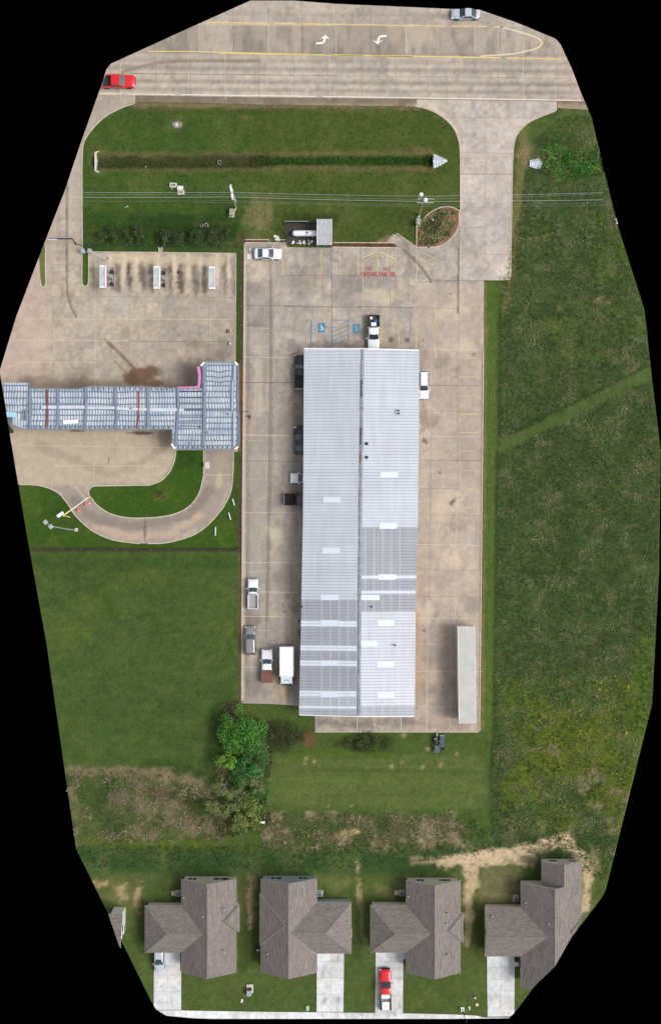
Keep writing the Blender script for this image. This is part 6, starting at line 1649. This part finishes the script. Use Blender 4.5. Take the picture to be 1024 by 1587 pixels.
# ================================================================== STATION FURNITURE
def vac(px, py, label, machine=True, dirty=False):
    t = thing('vacuum_shelter', label, 'vacuum shelter', (*W(px, py, 2.4), 0), 0, 'white-framed shelters on the station forecourt')
    mb = MB(); mb.box((0, 0, 2.4), (.78, 3.3, .08), mat('grey_panel', C(176, 182, 182), .6, noise=(.18, 1.2))); mb.build('roof_panel', t)
    for s in (-1, 1): one('end_cap', 'box', t, (.05, s * 1.6, 2.45), (1.0, .28, .16), M_WHITE, 0, .03)
    one('side_trim', 'box', t, (.46, 0, 2.46), (.26 if machine else .08, 3.2, .14), mat('pale_pink_trim', C(226, 208, 222), .5) if px < 200 else M_WHITE, 0, .02)
    one('side_trim', 'box', t, (-.42, 0, 2.44), (.07, 3.2, .12), M_WHITE, 0, .02)
    for s in (-1, 1): mb = MB(); mb.tube([(0, s * 1.4, 0), (0, s * 1.4, 2.4)], .06, M_GALV, 8); mb.build('post', t)
    if machine:
        o = .28 if px < 200 else .0
        for y in (-.9, .05, 1.0):
            m_ = MB(); m_.box((.88 + o, y, .65), (.42, .5, 1.3), M_GALV if y == .05 else M_DARK, 0, .04); m_.build('vacuum_unit', t)
        mb = MB(); mb.tube([(1.15 + o, -1.6, .9), (1.15 + o, 1.6, .9)], .04, M_DARK, 6); mb.tube([(.7 + o, 1.6, .9), (1.15 + o, 1.6, .9)], .04, M_DARK, 6); mb.tube([(1.15 + o, -1.6, .9), (1.15 + o, -1.6, 0)], .04, M_DARK, 6); mb.tube([(1.15 + o, 1.6, .9), (1.15 + o, 1.6, 0)], .04, M_DARK, 6); mb.build('guard_rail', t)
        mb = MB(); mb.tube([(.9 + o, -.9, 1.3), (1.0 + o, -.4, 1.6), (.9 + o, .1, 1.3)], .035, M_BLACK, 6); mb.build('hose', t)
    return t
vac(159.5, 428.7, 'shelter with a pink-edged roof and machines, nearest to the forecourt entrance')
vac(243, 430, 'middle white-framed shelter with a patched grey roof and machines')
vac(328.5, 430.5, 'white-framed shelter without machines, easternmost of the three', False)
def drum_lid(px, py, r, label):
    solo('drain_cover', label, 'drain cover', lambda m: m.lathe([(0, .045), (r * .85, .045), (r, .03), (r, 0)], M_DARK, 20, (*W(px, py), 0)))
drum_lid(277, 422, .26, 'round dark drain cover in the stained wash bay')
solo('drain_box', 'small dark drain box in the wash bay south of the round cover', 'drain', lambda m: (m.box((*W(277, 438), .06), (.4, .3, .14), M_DARK, 0, .03), m.box((*W(276, 437.5), .14), (.3, .06, .02), M_GALV)))
# entrance height bar
t = thing('height_bar', 'overhead height bar with a white sign across the station entrance lane', 'barrier', (*W(95, 377), 0))
mb = MB(); mb.rail([(-2.6, .1), (2.3, .1)], .16, 3.0, 3.2, M_DARK); mb.build('beam', t)
mb = MB(); mb.rail([(-2.2, 0), (0, 0)], .1, 2.8, 3.24, M_WHITE); mb.build('sign_panel', t)
mb = MB(); mb.rail([(0.1, .26), (2.2, .26)], .08, 2.9, 3.22, M_GALV); mb.build('sign_back', t)
for x in (-2.55, 2.25): mb = MB(); mb.tube([(x, .1, 0), (x, .1, 3.1)], .08, M_DARK, 8); mb.build('post', t)
clip_to_ground(t, .986)
solo('fallen_bar', 'short dark brown bar lying between the lane and the shrub lawn', 'bar', lambda m: (m.tube([(*W(117.5, 378), .12), (*W(130, 381), .16)], .07, M_RUST, 8), m.tube([(*W(117, 378), .05), (*W(119, 378.5), .2)], .13, M_RUST, 8)))
for px, lb in ((128.3, 'square grey pillar with a flat cap, west one of the pair on the green island'), (138.8, 'square grey pillar with a flat cap, east one of the pair on the green island')):
    t = thing('sign_pillar', lb, 'pillar', (*W(px, 388.3, 1.3), 0)); one('shaft', 'box', t, (0, 0, .6), (.5, .5, 1.2), M_CONCP, 0, .02); one('cap', 'box', t, (0, 0, 1.25), (.62, .62, .1), M_GALV, 0, .02)
solo('fallen_pole', 'thin pale pole lying on the forecourt beside the east pillar', 'pole', lambda m: (m.tube([(*W(143, 392), .08), (*W(161, 399.5), .08)], .04, M_STONE, 6), m.box((*W(162, 400), .1), (.22, .22, .2), M_STONE, .4)))
solo('pole_base', 'small concrete block on the forecourt at the end of the fallen pole', 'block', lambda m: (m.box((*W(170, 401), .12), (.26, .5, .24), M_CONCP, 0, .03), m.box((*W(170, 401), .26), (.14, .2, .06), M_GALV)))
solo('pipe_stand', 'low rusty pipe rack by the east kerb of the forecourt', 'rack', lambda m: (m.tube([(*W(351, 512), .3), (*W(362, 512.5), .3)], .05, M_RUST, 6), m.tube([(*W(351, 515), .3), (*W(360, 515), .3)], .05, M_DARK, 6), m.tube([(*W(352, 510), .05), (*W(352, 517), .3)], .06, M_RUST, 6), m.box((*W(358, 513), .2), (.2, .4, .4), M_CONCP)))
solo('hydrant_stub', 'small pale valve post near the canopy on the east side of the forecourt', 'valve', lambda m: (m.lathe([(0, 0), (.14, 0), (.12, .5), (.2, .55), (.1, .7), (0, .72)], M_STONE, 12, (*W(357, 533), 0)), m.box((*W(359, 532), .3), (.3, .08, .1), M_RUST)))
# gas-island style order box beside the exit lane
t = thing('service_box', 'small tan cabinet on a slab in the exit lane just south of the canopy', 'cabinet', (*W(321, 721), 0))
one('slab', 'box', t, (0, 0, .07), (.8, 1.1, .12), M_CONCP, 0, .03); one('cabinet', 'box', t, (-.05, 0, .6), (.5, .6, 1.0), mat('tan_panel', C(176, 158, 130), .7), 0, .03); one('lid', 'box', t, (-.05, 0, 1.13), (.58, .68, .06), M_CONCP, 0, .01)
# drive-through clearance gate
t = thing('clearance_gate', 'yellow and white clearance gate across the loop with a white sign box', 'gate', (*W(110, 785), 0))
def q(px, py): a = W(px, py, 2.6); b = W(110, 785); return (a[0] - b[0], a[1] - b[1])
a, b = q(98, 800), q(138, 770.5); mb = MB(); mb.rail([a, b], .12, 2.55, 2.68, M_TRIM); bar_ = mb.build('beam', t)
m1, m2 = q(98, 800), q(108, 792); mb = MB(); mb.rail([m1, m2], .16, 2.52, 2.70, M_YELLOW); mb.build('end_sleeve', t)
for (p0, p1) in (((99, 799), (109, 801.5)), ((138, 770.5), (145, 774.5))):
    u, v = q(*p0), W(*p1); v = (v[0] - W(110, 785)[0], v[1] - W(110, 785)[1])
    mb = MB(); mb.tube([(*u, 2.6), (*v, 0)], .07, M_YELLOW, 8); mb.build('post', t)
s = q(94, 797.5); one('sign_box', 'box', t, (*s, 2.6), (1.15, .5, .4), M_WHITE, .62, .04)
for i, (px, py, lb) in enumerate(((121.8, 791, 'orange traffic cone under the clearance gate, nearer to the sign box'), (133.5, 781.5, 'orange traffic cone under the clearance gate, nearer to the inner lawn'))):
    t = thing('traffic_cone', lb, 'traffic cone', (*W(px, py), .01), .4 + i); one('foot', 'box', t, (0, 0, .03), (.5, .5, .05), M_ORANGE, 0, .01)
    mb = MB(); mb.lathe([(.2, .05), (.17, .2), (.10, .5), (.05, .75), (0, .76)], M_ORANGE, 16); c_ = mb.build('cone', t); mb = MB(); mb.lathe([(.158, .27), (.128, .41)], M_TRIM, 16); mb.build('stripe', c_)
solo('tyre', 'small ring lying on the loop pavement beside the kerb', 'ring', lambda m: m.lathe([(.08, .03), (.12, .08), (.18, .08), (.2, .03), (.08, .03)], mat('purple_grey', C(110, 90, 105), .6), 16, (*W(115.8, 798.5), 0)))
solo('litter', 'small white bag on the loop pavement by the gate post', 'litter', lambda m: m.lathe([(0, .02), (.13, .03), (.15, .1), (.08, .18), (0, .2)], M_STONE, 9, (*W(139, 780.5), 0)))
for i, (a, b, lb) in enumerate((((360.5, 773), (363.5, 783.5), 'northernmost of three white pipes lying on the grass east of the loop'), ((354.5, 794.5), (357.5, 805.5), 'middle of three white pipes lying on the grass east of the loop'), ((334.3, 816.5), (333.8, 830), 'southernmost and straightest of the three white pipes by the loop'))):
    solo('white_pipe', lb, 'pipe', lambda m: (m.tube([(*W(*a), .08), (*W(*b), .08)], .09, M_WHITE, 10)), 'white pipes on the grass by the loop')
# wire fences
def fence(name, label, pts, cat='fence', h=1.1):
    P = [W(*p) for p in pts]; P = [p for p in P if in_out(p, .003)]
    t = thing(name, label, cat, (*P[0], 0)); o = P[0]; L = [(p[0] - o[0], p[1] - o[1]) for p in P]
    mb = MB(); mb.rail(L, .05, h - .05, h, M_DARK); mb.build('top_rail', t)
    D = dense(L, .25); mb = MB()
    for p in D: mb.box((*p, h / 2), (.012, .012, h - .05), M_DARK)
    for z in (.1, .35, .6, .85): mb.rail(L, .012, z, z + .012, M_DARK)
    mb.build('wire_mesh', t)
    for p in dense(L, 2.6)[::1]: mb = MB(); mb.tube([(*p, -.2), (*p, h + .08)], .035, M_GALV, 6); mb.build('fence_post', t)
    return t
fence('wire_fence', 'long low wire fence between the station lawn and the mown meadow', dense([(47, 850.5), (370, 852.5)], 26))
fence('wire_fence', 'low wire fence along the grass strip west of the lot', dense([(374.5, 392), (374, 560)], 26))
fence('wire_fence', 'low wire fence beside the exit loop at the west edge of the lot', dense([(373.5, 706), (373, 850)], 26))
fence('wire_fence', 'low wire fence running just behind the row of dark shrubs', dense([(140, 380.5), (372, 382.5)], 26), h=.9)
# debris by the lot's west kerb
solo('scrap_pile', 'small tangle of dark scrap on the paving by the west kerb, east of the canopy', 'scrap', lambda m: [m.tube([(*W(385 + a, 645 + b), .06), (*W(385 + c, 645 + d), .12)], .06, mat('dark_plum_metal', C(60, 46, 52), .6), 6) for a, b, c, d in ((0, 0, 3, 2), (3, 2, 1, 4), (1, -1, 3.5, 1.5), (.5, 4, 2.5, 3), (2, -2, 2.5, 0), (-4, -.5, 0, .5))])
solo('thin_rod', 'thin dark rod lying across the west kerb of the lot', 'rod', lambda m: (m.tube([(*W(376, 637.5), .16), (*W(384.5, 637.5), .08)], .03, M_DARK, 6), m.lathe([(0, .04), (.07, .04), (.07, .14), (0, .14)], M_DARK, 8, (*W(384.6, 637.5), 0))))
# sign monument by the bed
t = thing('monument_sign', 'grey box monument sign with a small white finial at the planted bed', 'sign', (*W(648, 343, 1.5), 0))
one('plinth', 'box', t, (0, 0, .2), (.66, 1.1, .4), M_CONCP, 0, .02); one('cabinet', 'box', t, (0, 0, 1.0), (.56, 1.0, 1.3), mat('grey_green_sheet', C(140, 150, 140), .6), 0, .02)
mb = MB(); mb.lathe([(.06, 1.6), (.06, 1.9), (.15, 1.95), (.15, 2.05), (0, 2.12)], M_STONE, 12, (.05, .66, 0)); mb.tube([(.05, .66, 0), (.05, .66, 1.7)], .05, M_STONE, 8); mb.build('finial', t)
solo('ground_light', 'small dark flood lamp in the middle of the planted bed', 'lamp', lambda m: (m.box((*W(669.5, 343.5), .3), (.3, .3, .25), M_DARK, .3, .04), m.box((*W(670, 341.5), .42), (.12, .24, .06), M_TRIM, .3)))
solo('ground_light', 'small dark lamp on the south kerb of the planted bed', 'lamp', lambda m: (m.box((*W(664.5, 383), .22), (.14, .34, .2), M_DARK, .1, .03), m.box((*W(664.5, 381.5), .33), (.1, .12, .04), M_GALV)))
# cabinets, pads in the front verge
t = thing('utility_cabinet', 'grey-green utility cabinet on the verge beside the western pole', 'cabinet', (*W(358.7, 328.5, 1.0), 0), -.08)
one('body', 'box', t, (0, 0, .5), (.58, 1.0, 1.0), mat('grey_green_cabinet', C(138, 146, 128), .6), 0, .03); one('lid', 'box', t, (0, 0, 1.02), (.62, 1.04, .05), mat('grey_green_cabinet', C(138, 146, 128)), 0, .01); one('pad', 'box', t, (0, 0, .02), (.8, 1.2, .1), M_CONCP)
solo('marker_post', 'short pale yellow marker post beside the grey-green cabinet', 'marker post', lambda m: (m.tube([(*W(363.5, 326), -.1), (*W(364.5, 324.5, 1), .9)], .09, M_YELLOW, 8), m.box((*W(364.5, 324.5, 1), .92), (.2, .3, .06), M_YELLOW, .3)))
def hatch(px, py, w, d, rz, lb, bars=True, h=.14):
    t = thing('vault_lid', lb, 'vault', (*W(px, py), -.08), rz); one('frame', 'box', t, (0, 0, h / 2), (w, d, h), M_CONCP, 0, .03)
    if bars: one('grate', 'box', t, (0, .02, h), (w * .6, d * .5, .05), mat('mauve_grate', C(120, 110, 118), .7, noise=(.3, 7)), 0, .01)
    else: one('slab', 'box', t, (0, 0, h), (w * .85, d * .8, .06), M_STONE, 0, .02)
    return t
hatch(268.8, 286.8, 1.1, .72, -.08, 'open-framed concrete vault, the detached north-west one of three on the verge')
hatch(279.6, 291.6, .95, .68, -.08, 'solid pale vault lid joining the other two on the verge', False, .3)
hatch(280.8, 298.2, 1.05, .65, .03, 'pale vault with two grey grates, southernmost of three on the verge')
solo('pale_board', 'short pale board leaning from the detached vault', 'board', lambda m: m.box((*W(266.5, 291.8), .05), (.42, .1, .08), M_STONE, -.85, .01))
t = thing('storm_inlet', 'weathered oval concrete slab in the grass between road and ditch', 'slab', (*W(275, 193.3), -.06), .05)
mb = MB(); mb.prism([(.8 * math.cos(a) * (1 + .08 * math.sin(3 * a)), .55 * math.sin(a)) for a in [i * math.pi / 10 for i in range(20)]], 0, .1, mat('old_concrete', C(128, 124, 112), .95, noise=(.25, 4))); mb.build('slab', t)
mb = MB(); mb.lathe([(0, .12), (.28, .12), (.3, .09)], M_CONCP, 16, (-.1, 0, 0)); mb.build('lid', t)
solo('tyre', 'old grey tyre lying in the brown part of the roadside ditch', 'tyre', lambda m: m.lathe([(.2, -.62), (.22, -.5), (.3, -.46), (.36, -.5), (.38, -.6), (.36, -.7), (.2, -.7), (.2, -.62)], mat('grey_rubber', C(128, 130, 118), .8), 20, (*W(340, 250), 0)))
solo('litter', 'white scrap of litter in the brown part of the ditch', 'litter', lambda m: m.lathe([(0, -.6), (.1, -.6), (.12, -.5), (0, -.42)], M_STONE, 8, (*W(225.5, 257), 0)))
solo('litter', 'light green litter on the verge south of the wires', 'litter', lambda m: (m.box((*W(198, 320), .03), (.3, .2, .1), M_GREENB, .5, .03), m.box((*W(195, 321.5), .0), (.18, .14, .08), M_GREENB, .1, .02)))
solo('flower_patch', 'little mauve flowering plant at the back of the shrub row', 'plant', lambda m: [m.lathe([(0, .1), (random.uniform(.08, .16), .2), (0, .34)], mat('mauve_flower', C(170, 150, 180), .8) if i % 3 else M_STONE, 7, (*W(314 + random.uniform(-3, 9), 349.5 + random.uniform(-3, 3)), random.random() * .3)) for i in range(12)])
# culverts
t = thing('culvert_headwall', 'narrow concrete headwall at the west end of the roadside ditch', 'headwall', (*W(149.5, 250.5), 0))
mb = MB(); mb.rail([(-.1, 1.45), (-.1, -1.45)], .3, -1.0, .12, M_CONCP); mb.build('wall', t)
for s in (-1, 1): mb = MB(); mb.rail([(-.1, s * 1.45), (.45, s * 1.6)], .18, -1.0, .06, M_CONCP); mb.build('wing_wall', t)
mb = MB(); mb.lathe([(.5, 0), (.5, .12), (.4, .12), (.4, 0)], M_GALV, 18, (.06, 0, -.5), 'x'); mb.build('pipe_mouth', t)
M_CORR = mat('galvanised_corrugated', C(176, 182, 190), .5, noise=(.3, 4))
def culvert(px, py, sgn, lb, w0, w1, L):
    t = thing('culvert_end', lb, 'culvert', (*W(px, py), 0)); mb = MB(); n = 11; rows = []
    for i in range(n + 1):
        u = i / n; hw = w0 + (w1 - w0) * u; x = sgn * L * u; z = -.16 + .26 * u + (.035 if i % 2 else -.02)
        rows.append([(x, y_ * hw, z + .22 * (1 - y_ * y_) * (1 - .6 * u)) for y_ in (-1, -.6, -.2, .2, .6, 1)])
    vs = [v for r in rows for v in r]; mb.add(vs, [(i * 6 + j, i * 6 + j + 1, (i + 1) * 6 + j + 1, (i + 1) * 6 + j) for i in range(n) for j in range(5)], M_CORR); mb.build('flared_apron', t)
    mb = MB(); mb.lathe([(.6, 0), (.6, .2), (.52, .2), (.52, 0)], M_GALV, 20, (-sgn * .05, 0, -.5), 'x'); mb.build('pipe_mouth', t)
culvert(671, 249.5, 1, 'grey corrugated triangular culvert end where the ditch meets the entrance drive', 1.3, .12, 2.2)
culvert(837, 253.5, -1, 'short bluish metal culvert end east of the entrance drive', .95, .5, 1.7)
# sign frame at the east edge
t = thing('lawn_chair', 'white plastic chair frame standing in the field at its east edge', 'chair', (*W(956, 343.5), 0), .25)
one('seat', 'box', t, (0, 0, .42), (.45, .7, .05), M_WHITE, 0, .02)
one('backrest', 'box', t, (.26, 0, .75), (.08, .72, .65), mat('pale_blue_plastic', C(170, 188, 222), .5), 0, .02)
for s in (-1, 1):
    one('armrest', 'box', t, (-.15, s * .38, .66), (.75, .07, .05), M_WHITE, s * .1, .02)
    for x in (-.45, .2): mb = MB(); mb.tube([(x, s * .38, 0), (x, s * .38, .64)], .03, M_WHITE, 6); mb.build('leg', t)
clip_to_ground(t, 1.0)
# machine behind the lot
t = thing('machinery_cart', 'dark cart of machinery with two blue-grey panels standing on grass behind the lot', 'cart', (*W(680, 1151), 0))
M_BG = mat('blue_grey_panel', C(72, 84, 104), .45, noise=(.12, 3))
one('side_panel', 'box', t, (.42, .35, 1.1), (.72, 1.8, .06), M_BG, 0, .02, None, 0, -.12); one('front_panel', 'box', t, (-.4, -.85, 1.0), (.76, 1.1, .06), M_BG, 0, .02, None, .1)
one('trim', 'box', t, (.42, 1.27, 1.12), (.76, .06, .06), M_GALV)
mb = MB(); r_ = random.Random(3)
mb.box((-.4, .45, .4), (.8, 1.2, .5), M_BLACK, 0, .05)
for i in range(9): mb.tube([(-.4 + r_.uniform(-.36, .36), .45 + r_.uniform(-.5, .5), .6), (-.4 + r_.uniform(-.36, .36), .45 + r_.uniform(-.5, .5), .95)], .05, M_DARK if i % 2 else M_GALV, 6)
mb.build('engine_frame', t)
for x in (-.75, .75):
    for y in (-.9, .8): mb = MB(); mb.lathe([(0, -.08), (.25, -.08), (.28, 0), (.25, .08), (0, .08)], M_BLACK, 16, (x * .95, y, .28), 'x'); mb.build('wheel', t)
mb = MB(); mb.lathe([(0, 1.0), (.1, 1.02), (.1, 1.15), (0, 1.2)], M_STONE, 10, (-.7, .75, 0)); mb.build('reservoir', t)
mb = MB(); mb.box((-.35, 1.3, .5), (.2, .5, .1), M_GALV); mb.build('tow_hitch', t)
solo('loading_plate', 'white streaked board on the paving just behind the white sedan', 'board', lambda m: (m.box((*W(387, 397.5), .04), (.75, .8, .05), M_STONE, .1, .01), m.box((*W(388.2, 389), .08), (.28, .95, .12), M_GALV, -.05, .02), m.box((*W(387.5, 387), .18), (.2, .25, .12), M_WHITE, 0, .03)))
solo('white_board', 'white rectangular panel lying in the brush near the south end of the thicket', 'panel', lambda m: m.box((*W(407, 1273.5), .5), (.78, .34, .06), M_WHITE, .05, .01))
solo('fallen_branch', 'bare grey fallen branch at the south-east corner of the back lawn', 'branch', lambda m: [m.tube([(*W(a, b), .1), (*W((a + c) / 2, (b + d) / 2 + 1), .3), (*W(c, d), .25)], .06, M_BARK, 6, .02) for a, b, c, d in ((668, 1272, 712, 1276), (690, 1254, 694, 1264), (676, 1262, 678, 1272), (690, 1273, 704, 1269), (700, 1275, 716, 1270), (680, 1273, 690, 1279))])
solo('fallen_branch', 'pale fallen branch in the brush south of the thicket', 'branch', lambda m: [m.tube([(*W(a, b), .1), (*W((a + c) / 2 + 1, (b + d) / 2), .3), (*W(c, d), .25)], .05, M_BARK, 6, .02) for a, b, c, d in ((402, 1294, 420, 1308), (408, 1300, 420, 1302), (404, 1296, 412, 1311), (372, 1290, 376, 1300), (462, 1284, 478, 1290))])
# ================================================================== AROUND THE HOUSES
def ac(px, py, lb, slab=None):
    t = thing('air_conditioner', lb, 'air conditioner', (*W(px, py), 0), 0, 'air conditioners beside the houses')
    one('cabinet', 'box', t, (0, 0, .42), (.72, .72, .76), mat('ac_grey', C(150, 156, 160), .6), 0, .05)
    mb = MB(); mb.lathe([(.3, .80), (.3, .83), (.25, .83), (.25, .80)], M_DARK, 18)
    for i in range(6): mb.box((.12 * math.cos(i * math.pi / 3), .12 * math.sin(i * math.pi / 3), .815), (.24, .07, .015), M_DARK, i * math.pi / 3)
    mb.build('fan_grille', t); one('pad', 'box', t, (0, 0, .03), (.95, .95, .08), M_CONCP, 0, .01)
    if slab: one('stoop', 'box', t, slab, (.75, .7, .14), mat('tan_slab', C(176, 150, 134), .9), 0, .02)
ac(277, 1384.3, 'air conditioner with a tan step against the house with the silver car', (-.75, 0, .08))
ac(495.5, 1384.5, 'air conditioner on the east side of the house with the empty driveway')
ac(622.5, 1383.5, 'air conditioner with a tan step against the house with the red pickup', (-.8, 0, .08))
ac(798.5, 1391.5, 'air conditioner beside the house at the sandy soil')
def lawnbox(px, py, lb, rz=0):
    t = thing('pad_transformer', lb, 'transformer', (*W(px, py), 0), rz); one('pad', 'box', t, (0, .25, .06), (1.05, 1.3, .14), M_CONCP, 0, .02)
    one('cabinet', 'box', t, (-.08, -.25, .5), (.74, .85, .85), mat('pale_blue_grey_steel', C(140, 152, 166), .55), 0, .03); one('louvre', 'box', t, (-.05, .28, .35), (.7, .3, .5), M_DARK, 0, .02)
lawnbox(387.3, 1534.5, 'blue-grey transformer on a pale pad in the lawn between two houses')
solo('utility_box', 'white oval utility lid south-west of the lawn transformer', 'utility lid', lambda m: m.box((*W(374.8, 1551), .06), (.3, .62, .16), M_STONE, -.2, .08))
solo('utility_box', 'pale green utility box by the empty driveway and pavement', 'utility box', lambda m: m.box((*W(476.5, 1562.5), .08), (.5, .8, .2), M_GREENB, 0, .06))
t = thing('street_lamp', 'black street lamp post on a white square base by the kerb', 'street lamp', (*W(716, 1564), 0), .1)
one('base', 'box', t, (0, 0, .08), (.56, .68, .2), M_STONE, 0, .03)
mb = MB(); mb.tube([(0, 0, .1), (0, 0, 2.2), (.12, -.3, 4.2)], .07, M_BLACK, 8, .05); mb.build('post', t)
mb = MB(); mb.lathe([(0, 4.1), (.14, 4.15), (.17, 4.4), (.1, 4.55), (0, 4.6)], M_BLACK, 12, (.14, -.34, 0)); mb.build('lamp_head', t)
solo('utility_box', 'pale green utility box beside the street lamp', 'utility box', lambda m: m.box((*W(726.5, 1562), .08), (.32, .62, .2), M_GREENB, .2, .07))
solo('valve_cover', 'round tan valve cover near the last driveway', 'valve cover', lambda m: m.lathe([(0, .06), (.24, .05), (.27, 0), (.27, -.1)], mat('tan_cover', C(214, 188, 148), .8), 12, (*W(738.5, 1557.3), 0)))
solo('ground_marker', 'tiny white marker on the lawn north of the tan valve cover', 'marker', lambda m: (m.box((*W(735.5, 1546.5), .08), (.3, .22, .16), M_STONE, -.3, .04), m.box((*W(734, 1543), .02), (.3, .3, .08), M_DARK, .2, .03)))
solo('bin', 'grey bin against the west wall of the second house', 'bin', lambda m: (m.box((*W(401.5, 1471.5), .5), (.6, .5, 1.0), M_DARK, 0, .05), m.box((*W(400, 1472.5, 1), 1.03), (.45, .3, .06), M_GALV, 0, .03)))
for px, py in ((945, 457), (748, 1118), (738, 1130), (862, 455), (797, 1000), (806, 408), (809, 383), (412, 1110), (240, 1072)):
    pass

# put every empty that still sits at the origin at the foot of its thing
for o in list(scene.collection.objects):
    if o.type == 'EMPTY' and o.parent is None and o.location.length < 1e-6:
        pts = []
        st_ = list(o.children); ms = []
        while st_:
            c = st_.pop(); st_ += list(c.children)
            if c.type == 'MESH' and len(c.data.vertices):
                ms.append(c); co = np.empty(len(c.data.vertices) * 3, np.float32); c.data.vertices.foreach_get('co', co); pts.append(co.reshape(-1, 3))
        A = np.vstack(pts); cx, cy = (A[:, 0].min() + A[:, 0].max()) / 2, (A[:, 1].min() + A[:, 1].max()) / 2
        for c in ms: c.data.transform(Matrix.Translation((-cx, -cy, 0)))
        o.location = (cx, cy, 0)
